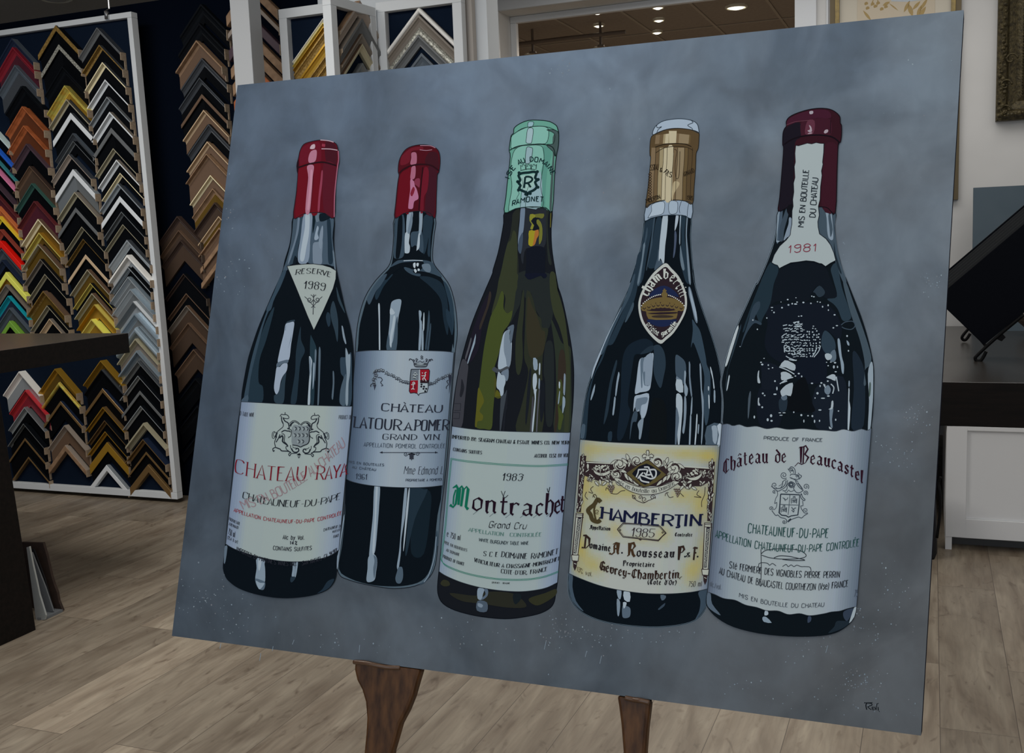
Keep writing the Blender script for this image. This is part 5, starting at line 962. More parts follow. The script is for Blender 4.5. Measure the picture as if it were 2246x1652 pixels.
F('C1', '575a28', '800,950 880,945 870,985 830,985 790,970', 2.2, 2); F('C1', '6f7028', '755,950 800,955 795,985 760,1010 790,1050 780,1085 755,1080 770,1040 750,1010', 2.2, 2); F('C1', '5e6028', '815,990 850,1020 866,1080 862,1180 835,1225 835,1140 838,1070 815,1035', 2.2, 2)
F('C1', '837a20', '745,1100 800,1100 790,1180 775,1240 740,1225 742,1160', 2.3, 2); F('C1', '8c5a2a', '800,1098 830,1090 832,1140 815,1170 800,1220 778,1235 790,1170', 2.4, 2); F('C1', '0e131a', '790,980 850,985 815,1000 815,1040 840,1080 800,1095 775,1095 790,1050 770,1010', 2.6, 2)
F('C1', '0e121b', '735,1260 880,1250 890,1380 885,1530 840,1500 780,1535 715,1520 720,1400', 2); F('C1', '20251f', '715,1530 780,1540 840,1510 890,1540 960,1480 985,1652 700,1652', 1.6); F('C1', '1f2422', '905,900 930,905 915,1000 925,1250 950,1400 920,1380 905,1200 898,1000', 2.1); F('C1', '4c4a20', '938,920 948,925 942,1070 934,1070', 2.1, 0)
F('C2', g3, '550,0 710,0 700,130 680,300 665,380 620,400 580,370 590,250 560,175 540,230 500,330 450,400 500,200', 1.9); F('C2', g4, '550,180 575,220 570,330 585,380 615,400 660,375 650,450 620,520 570,590 550,700 510,850 480,950 490,1020 500,1100 480,1230 465,1400 450,1560 380,1565 290,1540 300,1350 330,1100 360,850 390,660 440,440 500,320', 2.1)
F('C2', '3d3f1d', '480,1030 500,1100 490,1220 540,1240 550,1250 480,1245', 2.1, 2); F('C2', g5, '315,1160 340,1180 375,1280 350,1340 330,1390 365,1430 355,1480 310,1490 300,1545 283,1530 295,1380', 2.5, 3); F('C2', g5, '500,1170 530,1200 545,1235 500,1240 485,1240', 2.5, 2)
F('C2', '252a20', '765,175 778,200 775,400 760,600 765,850 735,1010 700,990 690,800 700,600 740,330', 2); F('C2', g2, '800,210 830,180 865,250 905,400 950,460 960,540 1020,560 1000,680 970,800 960,1000 960,1590 700,1590 760,1300 820,1000 780,850 785,600', 2); F('C2', '2c2a1f', '820,230 860,330 910,430 950,560 990,600 970,800 880,850 830,820 800,600 805,400', 2.2)
F('C2', g1, '710,0 1030,0 1040,180 1070,400 1020,560 950,520 940,450 880,330 850,200 820,180 790,250 760,170 740,300 690,400 640,500 670,330', 1.7); F('C2', '0e1220', '795,0 1000,0 990,50 950,20 840,62 800,40', 2.4, 2); F('C2', '242b22', '1050,470 1100,560 1160,700 1240,740 1250,900 1240,1590 1080,1590 1100,1200 1090,800', 1.8); F('C2', '1c2122', '990,720 1060,690 1080,900 1075,1300 1060,1520 1000,1500 990,1100 975,1000', 2.3)
F('C2', g3, '1040,0 1090,0 1110,150 1150,280 1190,450 1220,700 1240,1000 1225,1590 1180,1590 1200,1200 1190,800 1140,560 1075,400 1040,200', 2.2); F('C2', '2a241e', '1130,820 1180,780 1200,1000 1160,1250 1100,1590 1080,1590 1110,1200', 2.3)
F('C2', '181620', '350,330 440,180 440,290 360,520 320,760 230,900 180,850 240,640', 1.5); F('C2', '2b2622', '430,180 448,220 420,340 340,560 330,520 400,330', 1.9, 2); F('C2', '33343a', '165,860 215,920 205,1050 180,1300 150,1540 60,1530 80,1250 110,1050 135,930', 2); F('C2', '1c1e24', '150,1060 175,1150 150,1240 130,1230 140,1150', 2.3)
for s_ in ('70,1310 140,1310 135,1380 75,1380', '65,1400 130,1400 125,1460 65,1460'): c.line('C2', '22242a', s_, 1.2, 2.4, 0)
F('C2', H1, '292,605 285,700 250,800 215,905 208,890 240,780 270,680', 2.7, 2); F('C2', '43454a', '240,650 250,670 215,800 190,870 185,840 215,740', 2.5, 2)
F('C2', '4b5763', '610,550 675,515 665,620 650,700 635,720 625,650 640,580', 2.6, 3); F('C2', '8b98a2', '575,600 630,565 628,640 640,720 655,700 640,915 600,935 518,960 530,800 550,690', 2.8); F('C2', '66737f', '590,590 628,568 630,690 650,720 638,920 605,930 595,860 575,780 575,660', 3, 3)
F('C2', '5b6875', '545,1000 600,965 622,970 620,1050 600,1085 580,1040', 2.8); F('C2', '8b98a2', '515,1000 535,1000 550,1020 580,1030 592,1090 575,1150 570,1210 545,1235 530,1180 500,1135', 3); F('C2', '3a3f44', '455,970 480,940 520,960 620,930 625,960 540,990 500,1000', 2.7, 3); F('C2', '33393f', '545,1240 580,1215 605,1180 570,1400 545,1575 532,1570', 2.4); F('C2', '171a20', '600,1190 612,1200 610,1350 595,1400 580,1580 562,1580 575,1400', 2.3)
F('C2', H1, '870,850 910,870 912,965 875,965', 3, 2); F('C2', H2, '870,1020 900,1010 908,1090 890,1170 875,1175 865,1120', 3, 3); F('C2', H2, '875,1180 905,1165 900,1200 895,1300 880,1480 868,1592 855,1592 862,1480 885,1260', 3, 3); F('C2', H2, '930,908 942,912 938,1015 926,1010', 3, 2); F('C2', H1, '926,1060 938,1070 934,1160 922,1150', 3, 2); F('C2', '474950', '925,1180 938,1180 920,1400 910,1590 898,1590 908,1400', 2.8, 2); F('C2', '3a3a40', '860,1250 875,1260 862,1480 850,1590 835,1590 850,1420', 2.7, 2)
F('C2', '15191f', '830,980 850,970 840,1200 805,1500 790,1500 800,1300', 2.6, 2); F('C2', '14181e', '940,1080 985,1120 985,1300 960,1480 940,1470 935,1250', 2.5, 3)
for s_, c_ in (('1128,1090 1142,1100 1138,1155 1128,1150', H2), ('1132,1190 1140,1195 1130,1300 1118,1310', H1), ('1180,1010 1195,1020 1195,1100 1188,1225 1172,1200 1176,1090', '6b7884'), ('1170,1235 1192,1260 1190,1330 1180,1360 1172,1400 1162,1400 1164,1300', H1)): F('C2', c_, s_, 3, 2)
F('C2', g4, '1120,1330 1160,1400 1175,1440 1160,1500 1145,1570 1120,1560 1125,1450', 2.6); F('C2', '343a20', '1130,1080 1160,1090 1165,1300 1120,1330 1110,1200', 2.4)
F('C3', '292a1e', '110,1280 150,1290 160,1320 120,1330 90,1310', 2, 3); F('C3', '23241d', '160,1380 350,1400 450,1370 640,1385 740,1480 600,1490 400,1460 250,1440', 2); F('C3', H1, '372,1345 420,1350 410,1390 400,1430 370,1420', 2.6, 3); F('C3', '4c5a68', '420,1350 448,1355 445,1400 410,1430 400,1420 430,1390', 2.6, 3); F('C3', '424e5a', '370,1440 440,1450 438,1520 365,1512', 2.6, 3); F('C3', '6b7884', '375,1455 410,1470 400,1490 372,1478', 2.8, 3); F('C3', '131a1e', '640,1390 690,1385 700,1420 660,1465 640,1440', 2.4)
F('C3', '2a2b1d', '760,1420 880,1380 960,1350 955,1400 840,1470 780,1460', 1.9)
c.cur = 'capsule'
F('C1', '57897a', '605,215 610,170 660,130 740,100 840,98 930,110 990,145 1005,180 1013,215 1010,330 990,430 975,600 955,917 900,893 820,883 720,885 620,900 523,936 535,800 550,650 575,430 565,370 575,280 585,235', 4, 3, out='12201e', ow=1.8)
F('C1', '6e9c90', '590,240 660,190 740,160 850,152 920,180 905,300 820,312 700,325 590,355 582,300', 4.3, 4, out='1c2c2a', ow=1.1); F('C1', '3c4c4c', '905,185 1005,200 1010,330 985,425 960,380 900,320 965,310 975,220', 4.4, 3, out='12201e', ow=1.2); F('C1', '3a4948', '960,250 995,220 1000,300 975,420 950,900 930,890 945,600 960,420', 4.5, 3)
F('C1', '6d9a8e', '600,400 650,340 740,325 860,335 880,450 860,600 850,700 870,880 720,884 625,898 560,915 590,700 575,560', 4.3, 4, out='1c2c2a', ow=1.1); F('C1', '4c7c70', '870,335 940,360 950,420 910,560 890,880 940,905 850,870 840,700 855,560 880,450', 4.5, 3)
F('C1', '7c9aa0', '740,115 785,115 775,155 735,158', 4.8, 3, out='1c2c2a', ow=1); F('C1', '879ea2', '735,175 782,178 770,290 755,308 718,300 722,250', 4.8, 4, out='1c2c2a', ow=1); F('C1', '7c9499', '722,350 760,345 778,365 760,470 735,490 712,480', 4.8, 4, out='1c2c2a', ow=1.1); F('C1', '7c959b', '680,720 760,700 850,560 850,880 700,886 660,890 680,800', 4.6, 3)
c.line('C1', '12201e', '570,370 640,335 760,318 880,318 960,345 985,425', 2, 5); c.line('C1', '1c2c2a', '605,225 680,175 760,158 850,152 930,165 1005,200', 1.4, 5)
for s_ in ('665,890 675,760 690,700 680,620', '712,886 720,760 745,690', '610,860 640,790 655,760 640,740'): c.line('C1', '2c4442', s_, 1, 5)
c.cur = 'lettering'
T = c.text; GI = '0f2426'
T('C1', 'sans', GI, 'ISE', (566, 626), (590, 575), (626, 528), 40, 1.9, rot=True, track=1.6); T('C1', 'sans', GI, 'AU', (650, 502), None, (710, 478), 42, 1.9, rot=True, track=1.6); T('C1', 'sans', GI, 'DOMAINE', (754, 472), (876, 500), (944, 594), 42, 1.9, rot=True, track=1.8); T('C1', 'sans', GI, 'RAMONET', (592, 874), (725, 838), (872, 838), 44, 2.2, track=2.2)
c.line('C1', GI, '668,582 650,600 665,640 650,665 668,690 655,720 690,740 720,752 728,772 745,752 790,730 815,700 800,660 820,640 800,620 812,580 790,565 740,572 700,575', 5.5, 5, 3, True)
for x_, y_ in ((655, 575), (820, 565), (642, 655), (828, 635), (650, 730), (825, 705), (715, 768), (755, 762)): c.dot('C1', GI, x_, y_, 3.6, 5)
F('C1', '86a49c', '672,600 735,592 800,582 790,700 730,742 668,712', 4.9, 0); c.text('C1', 'sans', GI, 'R', (700, 712), None, (760, 706), 100, 4.2)
for k_ in range(3): x_ = 690 + k_ * 48; c.line('C1', '1c2c2a', [(x_ - 18, 548), (x_ - 22, 505), (x_ - 8, 518), (x_ - 4, 498), (x_ + 8, 498), (x_ + 12, 512), (x_ + 26, 498), (x_ + 22, 545)], 1.2, 5, 0)
c.line('C1', '1c2c2a', '665,555 735,540 802,545', 1.4, 5)
c.cur = 'paper_label'
c.label('C3', '177,121 350,145 560,158 800,165 1071,169', '78,1216 130,1250 250,1300 400,1340 560,1363 700,1369 820,1356 900,1336 972,1300', [(0, '717f90'), (.06, '7f8c96'), (.15, '8b9795'), (.8, '8a9696'), (.92, '7d8a98'), (1, '6c7a8e')], 3)
c.cur = 'lettering2:lettering'
GN = '2a6a58'
for d_ in (0, 9): c.line('C3', GN, [(168 + d_ * .6, 362 + d_), (300, 382 + d_), (560, 405 + d_), (800, 416 + d_), (950, 412 + d_), (1052, 404 + d_)], 1.1, 5)
for d_ in (0, 8): c.line('C3', GN, [(167 + d_, 362 + d_), (148 + d_, 560), (125 + d_, 850), (100 + d_, 1060), (94 + d_, 1130 + d_), (150, 1178 + d_), (300, 1232 + d_), (500, 1268 + d_), (700, 1276 + d_), (860, 1256 + d_), (980, 1214 + d_)], 1.1, 5)
T('C3', 'serif', '23282c', 'IMPORTED BY: SEAGRAM CHATEAU & ESTATE WINES CO. NEW YORK', (178, 212), (600, 250), (1066, 256), 26, 1.5); T('C3', 'serif', '2c3036', 'CONTAINS SULFITES', (186, 306), 3, (400, 332), 24, 1.3); T('C3', 'serif', '2c3036', 'ALCOHOL 13.5% BY VOL', (798, 356), 2, (1056, 352), 26, 1.4)
T('C3', 'serif', INK, '1983', (558, 528), 1, (700, 532), 52, 2.0, slant=.08)
T('C3', 'black', '0c5a44', 'M', (180, 738), None, (298, 748), 160, 6.4); c.line('C3', '0c5a44', '205,600 190,650 186,712', 3.0, 6.1, 4)
for ch_, xa_, xb_, y_, h_ in (('o', 322, 398, 756, 132), ('n', 420, 506, 776, 132), ('t', 530, 590, 786, 132), ('r', 602, 676, 790, 126), ('a', 702, 782, 794, 122), ('c', 802, 858, 792, 122), ('h', 872, 936, 786, 150), ('e', 944, 990, 776, 130), ('t', 988, 1020, 764, 122)): T('C3', 'black', '1a0c18', ch_, (xa_, y_), None, (xb_, y_), h_, 5.2, lean=.09)
c.line('C3', INK, '600,640 572,660 548,610', 1.3, 5); c.line('C3', INK, '560,660 578,610', 1.3, 5); c.line('C3', INK, '895,590 905,620 915,580', 1.6, 5)
for x_, y_ in ((345, 775), (470, 790), (590, 800), (700, 800), (800, 800), (900, 790)): c.line('C3', '5a6468', [(x_ - 10, y_ + 12), (x_ + 30, y_ - 20)], 1.0, 5)
T('C3', 'script', INK, 'Grand Cru', (455, 884), 3, (730, 896), 46, 1.9, slant=.14); T('C3', 'serif', '4a6a64', 'APPELLATION  CONTROLÉE', (302, 912), (580, 950), (852, 950), 26, 1.5, track=1.5); T('C3', 'sans', '3a4448', 'WHITE BURGUNDY TABLE WINE', (380, 988), (570, 1012), (754, 1014), 24, 1.1, track=1.1)
T('C3', 'sans', '2c3036', 'e 750 ml', (138, 950), 4, (238, 982), 40, 1.3); T('C3', 'serif', '4a5054', 'MISE EN BOUTEILLES', (118, 1004), 6, (288, 1066), 20, 1.1, slant=.06); T('C3', 'serif', '4a5054', 'AU DOMAINE', (132, 1062), 3, (232, 1100), 20, 1.1, slant=.06); T('C3', 'serif', '3a4044', 'PRODUCE OF FRANCE', (108, 1112), 6, (268, 1172), 22, 1.3, slant=.06)
T('C3', 'serif', '1c2026', 'S C E', (414, 1098), 2, (520, 1106), 34, 1.6, slant=.05); T('C3', 'serif', '1c2026', 'DOMAINE RAMONET', (550, 1106), (780, 1120), (974, 1082), 40, 1.7, slant=.04); T('C3', 'serif', '1c2026', 'VITICULTEUR A CHASSAGNE-MONTRACHET', (344, 1142), (660, 1190), (986, 1132), 28, 1.6, slant=.04); T('C3', 'serif', '1c2026', "COTE-D'OR, FRANCE", (548, 1228), (720, 1240), (894, 1212), 30, 1.5)
T('C3', 'sans', INK, 'DEVEVEY - BEAUNE', (478, 1306), 1, (612, 1312), 11, 1.1)
c.build('painted_bottle')
# ---- fourth bottle (gold and white capsule, shield badge)
d = Art(0); F = d.fill
sil = cv_('D1', ps('667,1062 655,1160 635,1300 595,1450 530,1652')) + cv_('D2', ps('490,150 440,290 370,440 290,620 210,790 150,960 105,1100 75,1260 55,1420 45,1515')) + cv_('D3', ps('140,300 115,600 95,850 75,1050 62,1140 58,1250 70,1330 120,1410 200,1470 330,1520 500,1550 700,1566 850,1560 980,1540 1070,1505 1130,1440 1150,1370 1160,1262 1170,1150 1190,900 1215,650 1240,400 1255,132')) + cv_('D2', ps('1212,1400 1218,1100 1205,960 1170,790 1110,600 1050,430 1000,270 975,120')) + cv_('D1', ps('1145,1652 1120,1400 1108,1200 1115,1040 1060,1015 980,1005 850,1010 730,1035'))
d.fpx(cr(sil, 3, True), K0, 1); d.line('P', '5a6974', sil, 2.6, 1.3, 3, True); d.line('P', '070c12', sil, 1.2, 1.4, 3, True)
F('D1', K3, '755,1030 770,1035 750,1200 740,1300 700,1480 690,1530 685,1520 715,1350 740,1160', 2); F('D1', K2, '680,1070 750,1050 690,1400 640,1652 540,1640 620,1400 655,1200', 1.6); F('D1', K3, '690,1130 695,1200 670,1320 630,1652 595,1652 640,1420', 1.9); F('D1', '55646f', '655,1290 675,1300 620,1640 600,1650 640,1440', 2, 2)
F('D1', K2, '780,1050 830,1040 820,1200 800,1400 780,1500 700,1500 740,1300', 1.5); F('D1', '3a4854', '800,1330 812,1420 830,1450 845,1475 800,1510 760,1530 790,1420', 2, 3); F('D1', H2, '845,1012 890,1010 880,1180 865,1300 855,1470 845,1475 820,1420 803,1445 810,1300 825,1150', 2.4, 3)
F('D1', '8f9ba5', '968,1010 992,1012 985,1080 962,1150 955,1140', 2.4, 3); F('D1', '3c4658', '955,1160 975,1200 960,1370 940,1415 950,1290', 2.2, 3); F('D1', H1, '1006,1012 1018,1014 1010,1150 1008,1280 998,1270 1002,1120', 2.4, 2); F('D1', '5e6c78', '1070,1020 1082,1022 1072,1200 1090,1400 1110,1652 1090,1640 1072,1420 1060,1200', 2.3, 3); F('D1', K2, '1020,1020 1060,1018 1050,1200 1070,1400 1100,1640 1060,1640 1010,1460 1000,1380 1020,1280', 1.9); F('D1', '55646f', '1008,1290 1030,1400 1050,1520 1030,1530 1010,1450', 2.2, 3)
F('D2', K3, '480,180 500,170 460,330 380,490 310,640 240,800 220,800 300,610 400,400', 2.2); F('D2', K2, '520,0 560,0 530,200 490,380 400,560 330,710 300,740 270,750 230,860 160,1000 120,1200 95,1500 60,1500 80,1280 130,1060 230,820 380,500 470,280', 1.7); F('D2', '3c4b57', '60,1400 90,1400 78,1505 48,1500', 2.1, 2)
F('D2', '8794a0', '452,318 440,350 330,560 240,760 170,930 140,1020 155,930 260,680 380,440', 2.0, 2)
F('D2', '34434e', '480,390 490,400 480,450 430,545 415,545 450,460', 2.3, 2); F('D2', H1, '170,1060 165,1120 140,1190 132,1185 150,1110', 2.4, 2)
F('D2', '111c26', '430,760 520,700 600,690 650,740 560,810 500,820 480,900 440,1200 460,1300 400,1500 350,1500 380,1200 390,900', 1.6); F('D2', '1e2b35', '340,870 350,900 310,1060 280,1280 250,1380 240,1380 260,1240 290,1050', 1.9, 3); F('D2', H1, '362,962 372,985 360,1050 345,1155 335,1150 345,1050', 2.5, 2); F('D2', H1, '328,1170 340,1180 325,1310 312,1310 320,1240', 2.5, 2)
F('D2', '222f3a', '650,750 700,740 740,800 752,900 735,1000 708,1095 660,1000 650,900 655,800', 1.9); F('D2', '1d2933', '545,810 600,760 650,745 640,790 560,815', 2.0)
F('D2', '8794a0', '570,845 610,825 650,808 645,900 630,1060 610,1115 540,1130 498,1140 510,1040 530,880 555,845', 2.5, 3); F('D2', '4f5e6b', '545,860 572,845 640,880 620,1060 590,1075 572,1060 560,960 560,1080 550,1085 545,980', 2.7, 3); F('D2', '717e8b', '575,850 645,815 632,1050 600,1072 580,1060 582,960 566,960', 2.8, 3)
F('D2', '8794a0', '500,1160 540,1150 612,1140 605,1240 585,1320 555,1355 540,1280 520,1290 500,1250 485,1290 490,1200', 2.5, 3); F('D2', '5a6875', '520,1180 600,1170 590,1220 550,1240 545,1320 530,1270 510,1290 500,1240 510,1190', 2.8, 3); F('D2', '313f4b', '490,1290 520,1300 510,1370 480,1380 460,1500 455,1510 465,1380', 2.4, 3); F('D2', '6c7a86', '550,1350 570,1340 560,1430 545,1510 530,1510 532,1450 520,1400 530,1370', 2.5, 3)
F('D2', '0a0f12', '640,1200 700,1180 750,1230 760,1400 740,1560 620,1560 620,1400', 1.8); F('D2', '35434f', '835,822 870,835 912,880 920,960 905,1060 880,1035 838,995 830,900', 2.4, 3); F('D2', H2, '840,1020 885,1030 895,1130 838,1110', 2.7, 2); F('D2', '5c6a77', '840,995 880,1025 835,1020', 2.7, 0); F('D2', H1, '905,960 920,970 915,1050 935,1100 925,1160 905,1130', 2.6, 3)
F('D2', H2, '840,1145 885,1165 890,1260 885,1340 865,1560 852,1560 845,1420 838,1300', 2.6, 3); F('D2', '4c5a67', '838,1250 862,1340 850,1450 840,1560 828,1560 832,1400', 2.8, 3); F('D2', '6c7a86', '905,1170 920,1180 922,1300 905,1460 888,1450 900,1350', 2.6, 3)
for s_, c_ in (('942,880 955,900 955,1000 970,1150 960,1158 945,1050', '5c6a77'), ('965,1175 972,1180 968,1300 955,1310', H1), ('952,1325 963,1330 955,1560 942,1560', H1), ('1005,1315 1014,1320 1010,1420 998,1560 988,1560 998,1430', H2), ('1020,1395 1028,1400 1022,1470 1015,1460', H1), ('1030,900 1045,920 1050,1100 1065,1200 1060,1420 1050,1550 1042,1540 1052,1300 1040,1100', '6c7a86'),
               ('1118,915 1135,960 1155,1090 1145,1095 1138,1020 1122,960', H2), ('1148,1115 1160,1120 1160,1210 1148,1205', H1), ('1100,1080 1110,1085 1108,1115 1100,1110', H2), ('1102,1155 1112,1160 1114,1255 1106,1258', H2), ('1090,1420 1110,1410 1110,1440 1085,1555 1080,1550', '5c6a77')): F('D2', c_, s_, 2.7, 2)
F('D2', '55636f', '940,260 960,280 990,400 1013,520 1010,560 990,530 960,400 940,320', 2.6, 3); F('D2', '7f8d99', '945,262 975,360 1005,470 1008,545 985,480 960,380', 2.8, 3); F('D2', '2c3b47', '970,530 1000,570 1040,640 1080,830 1090,900 1120,1000 1110,1300 1080,1400 1060,1200 1070,1000 1030,850 980,720 960,760 975,620', 1.9); F('D2', '3d4b57', '1090,1410 1210,1390 1200,1560 1085,1560', 2.9, 2); F('D2', '98a3ac', '1175,1405 1215,1395 1205,1562 1175,1560 1190,1480', 3.2, 2); F('D2', '7c8994', '1130,1410 1170,1405 1180,1480 1165,1555 1140,1530 1135,1450', 3.1, 2)
F('D2', K2, '280,1460 310,1455 305,1530 275,1525', 2.2, 2)
F('D3', '3a4854', '62,1142 95,1160 92,1250 120,1360 180,1440 130,1405 75,1320', 2, 3); F('D3', H2, '495,1285 545,1292 543,1365 500,1350', 2.6, 2); F('D3', H1, '442,1275 478,1280 470,1345 450,1330', 2.6, 3); F('D3', '6c7a86', '442,1345 468,1370 460,1470 445,1465', 2.6, 3); F('D3', H2, '490,1370 518,1372 512,1400 495,1420', 2.8, 2); F('D3', '4c5a67', '486,1400 520,1400 548,1420 545,1480 510,1495 485,1480', 2.6, 3); F('D3', '44525e', '785,1312 828,1318 820,1345 795,1355', 2.6, 2); F('D3', '303d49', '820,1375 815,1400 775,1430 768,1420', 2.6, 2); F('D3', '33414d', '1085,1290 1160,1265 1150,1360 1120,1440 1060,1505 1090,1440 1100,1360', 2.1)
d.cur = 'capsule'
F('D1', '8b99a6', '750,242 755,190 790,145 850,110 950,92 1050,92 1130,110 1170,140 1182,180 1184,225 1130,200 1050,185 950,182 850,200', 4, 3, out='1c262e'); d.line('D1', '1c262e', '785,150 790,175 830,165 800,190 785,220', 1.2, 5); d.line('D1', '1c262e', '1105,100 1130,125 1080,150 1120,180 1125,195', 1.2, 5)
F('D1', '4a3c28', '750,245 850,198 950,180 1050,184 1130,198 1184,222 1188,270 1180,370 1160,420 1155,550 1140,750 1125,902 1050,872 950,862 850,866 740,896 680,935 700,750 715,600 728,460 720,440 718,380 725,290', 4, 3, out='1c1a16')
br = ['6a5a44', '5a4a34', '84785c', 'a39a80', '8f8468', '62523c', '786a52', '56472f', '4a3c28']
X0 = [735, 775, 810, 850, 885, 945, 985, 1050, 1085, 1125, 1145]; XT = [775, 815, 850, 870, 900, 970, 1000, 1095, 1110, 1150, 1160]
for i in range(9):
    xa_, xb_ = X0[i], X0[i + 1]; ta, tb_ = XT[i], XT[i + 1]
    F('D1', br[i], [(ta, 225 + abs(ta - 950) * .12), (tb_, 225 + abs(tb_ - 950) * .12), (tb_ - 8, 320 + abs(tb_ - 960) * .06), (ta - 8, 320 + abs(ta - 960) * .06)], 4.5, 0)
    F('D1', br[i], [(xa_, 365), (xb_, 365), (xb_ - 22, 866), (xa_ - 22 - (4 if i else 10), 872)], 4.5, 0); d.line('D1', '2a2218', [(xb_, 365), (xb_ - 4, 500), (xb_ - 16, 640), (xb_ - 22, 866)], 1.0, 4.8)
d.line('D1', '1c1710', '770,360 850,335 950,325 1050,330 1115,355', 1.6, 4.9); d.line('D1', '2a2218', '775,415 850,370 960,352 1070,362 1130,390', 1.3, 4.9)
F('D1', 'a39a80', '900,205 975,205 968,320 905,322', 4.6, 0); F('D1', 'a39a80', '885,370 945,365 935,600 925,860 860,864 870,650', 4.6, 3); d.line('D1', '2a2218', '950,380 975,400 960,520 965,640 985,660 1000,600 1005,400', 1.2, 4.9); F('D1', '96896c', '948,690 990,690 1000,720 950,800 940,860 928,860 935,760', 4.7, 3)
F('D1', '7e8c9a', '680,936 740,898 850,868 950,864 1050,874 1125,904 1115,1040 1060,1016 980,1006 850,1011 730,1036 667,1064', 4, 2, out='1c262e'); F('D1', '93a0ab', '740,905 850,878 855,960 830,1000 740,1020 700,1035 735,970', 4.4, 3, out='2a343c', ow=.9); F('D1', '8a98a4', '905,880 975,878 985,930 970,990 905,990', 4.4, 3, out='2a343c', ow=.9)
for s_ in ('1020,875 1000,940 1005,990', '1090,895 1078,960 1075,1020'): d.line('D1', '2a343c', s_, 1, 4.7)
T_ = d.text
T_('D1', 'sans', '1c1610', 'SSEAU', (722, 582), None, (800, 572), 52, 1.3, track=1.0); T_('D1', 'sans', '1c1610', '&', (814, 592), None, (832, 598), 36, 1.2); T_('D1', 'sans', '1c1610', 'FILS', (850, 604), (882, 632), (922, 646), 46, 1.3, rot=True); T_('D1', 'sans', '1c1610', 'ARNAUD', (1046, 642), None, (1146, 596), 40, 1.3, rot=True); T_('D1', 'sans', '1c1610', 'MBERTIN', (690, 892), None, (820, 850), 38, 1.4, rot=True, track=1.0); T_('D1', 'sans', '1c1610', '1985', (1072, 858), None, (1126, 866), 38, 1.4)
for y_ in range(600, 840, 26): d.line('D1', '2a2018', [(708, y_ + 20), (722, y_), (734, y_ + 12), (718, y_ + 22), (704, y_ + 14)], 1.4, 5, 3)
d.cur = 'badge'
def eye(s, col, lay, out=None):
    cx_, cy_ = 728, 398; P = []
    R = [(-16, 1), ]
    P = [(755, 62), (800, 105), (860, 170), (905, 260), (928, 350), (925, 440), (890, 530), (820, 640), (755, 700), (710, 732), (650, 690), (590, 620), (545, 540), (524, 440), (530, 360), (565, 270), (630, 165), (700, 95)]
    F('D2', col, [(cx_ + (x - cx_) * s, cy_ + (y - cy_) * s) for x, y in P], lay, 3, out=out)
eye(1, '9da19c', 4, INK); eye(.90, '231a20', 4.5)
F('D2', '17203c', '610,340 660,280 740,250 820,290 860,345 800,330 730,325 660,335', 4.8, 3); F('D2', '17203c', '600,530 840,530 790,575 720,590 650,575', 4.8, 3)
T = d.text; T('D2', 'black', 'a4a8a2', 'chambertin', (606, 342), (746, 192), (872, 346), 76, 3.6, rot=True, track=.6); T('D2', 'black', 'a4a8a2', 'origine garantie', (590, 566), (714, 664), (846, 560), 40, 2.3, rot=True, track=.9)
GO = '5c4e2e'
F('D2', GO, '545,440 560,425 600,455 680,462 740,462 820,455 880,430 908,432 890,455 850,460 840,520 740,532 610,525 590,465', 5, 2); F('D2', '231a20', '600,480 700,470 840,468 835,480 700,488', 5.2, 2); F('D2', '2e2622', '640,500 720,492 810,500 800,512 720,516 650,512', 5.2, 3)
for k_ in range(9): x_ = 575 + k_ * 38; y_ = 420 - 26 * math.sin(math.pi * k_ / 8); F('D2', GO, [(x_ - 20, y_ + 35), (x_ - 14, y_ - 10), (x_, y_ - 26), (x_ + 14, y_ - 10), (x_ + 20, y_ + 35)], 5.1, 3); d.line('D2', '231a20', [(x_ - 12, y_ + 12), (x_, y_ + 24), (x_ + 12, y_ + 12)], 1.6, 5.4)
F('D2', GO, '560,400 640,360 740,345 830,360 900,405 890,430 820,400 740,385 650,395 570,430', 4.95, 3); F('D2', GO, '715,320 740,295 768,320 760,350 765,400 720,400 725,350', 5.3, 3); F('D2', GO, '734,275 748,275 748,285 760,287 758,298 748,300 746,312 736,312 736,300 726,298 726,288 735,285', 5.3, 0)
for k_ in range(26):
    t_ = k_ / 25; x_ = 553 + 350 * t_; y_ = 415 - 92 * math.sin(math.pi * t_) ** .75
    if abs(x_ - 740) > 24: d.dot('D2', 'b4b8b0', x_, y_, 1.35, 5.5)
d.cur = 'paper_label'
SP_ = [(.10, .06, .10, .05, .6), (.3, .05, .14, .03, .5), (.52, .045, .12, .03, .5), (.76, .06, .12, .04, .8), (.92, .075, .07, .05, 1), (.06, .3, .045, .2, .8), (.2, .34, .1, .07, .9), (.37, .33, .09, .05, .8), (.76, .34, .1, .06, .7), (.90, .40, .07, .12, .9), (.97, .3, .03, .25, .6),
       (.07, .78, .05, .09, .9), (.16, .87, .08, .07, .8), (.04, .62, .03, .2, .6), (.30, .60, .05, .06, .6), (.64, .60, .06, .06, .6), (.48, .645, .1, .03, .4), (.88, .85, .07, .09, .9), (.93, .7, .04, .12, .6), (.5, .40, .12, .03, .3), (.16, .52, .06, .07, .6), (.07, .95, .05, .04, .5)]
def yellow(u, v, h):
    a_ = min(1, .78 * sum(k * math.exp(-((u - x) / sx) ** 2 - ((v - y) / sy) ** 2) for x, y, sx, sy, k in SP_)); a_ = round(a_ * 14) / 14
    u_ = [int(h[j:j + 2], 16) for j in (0, 2, 4)]; y_ = (156, 142, 74); return ''.join('%02x' % int(round((p * (1 - a_) + q * a_) / 2) * 2) for p, q in zip(u_, y_))
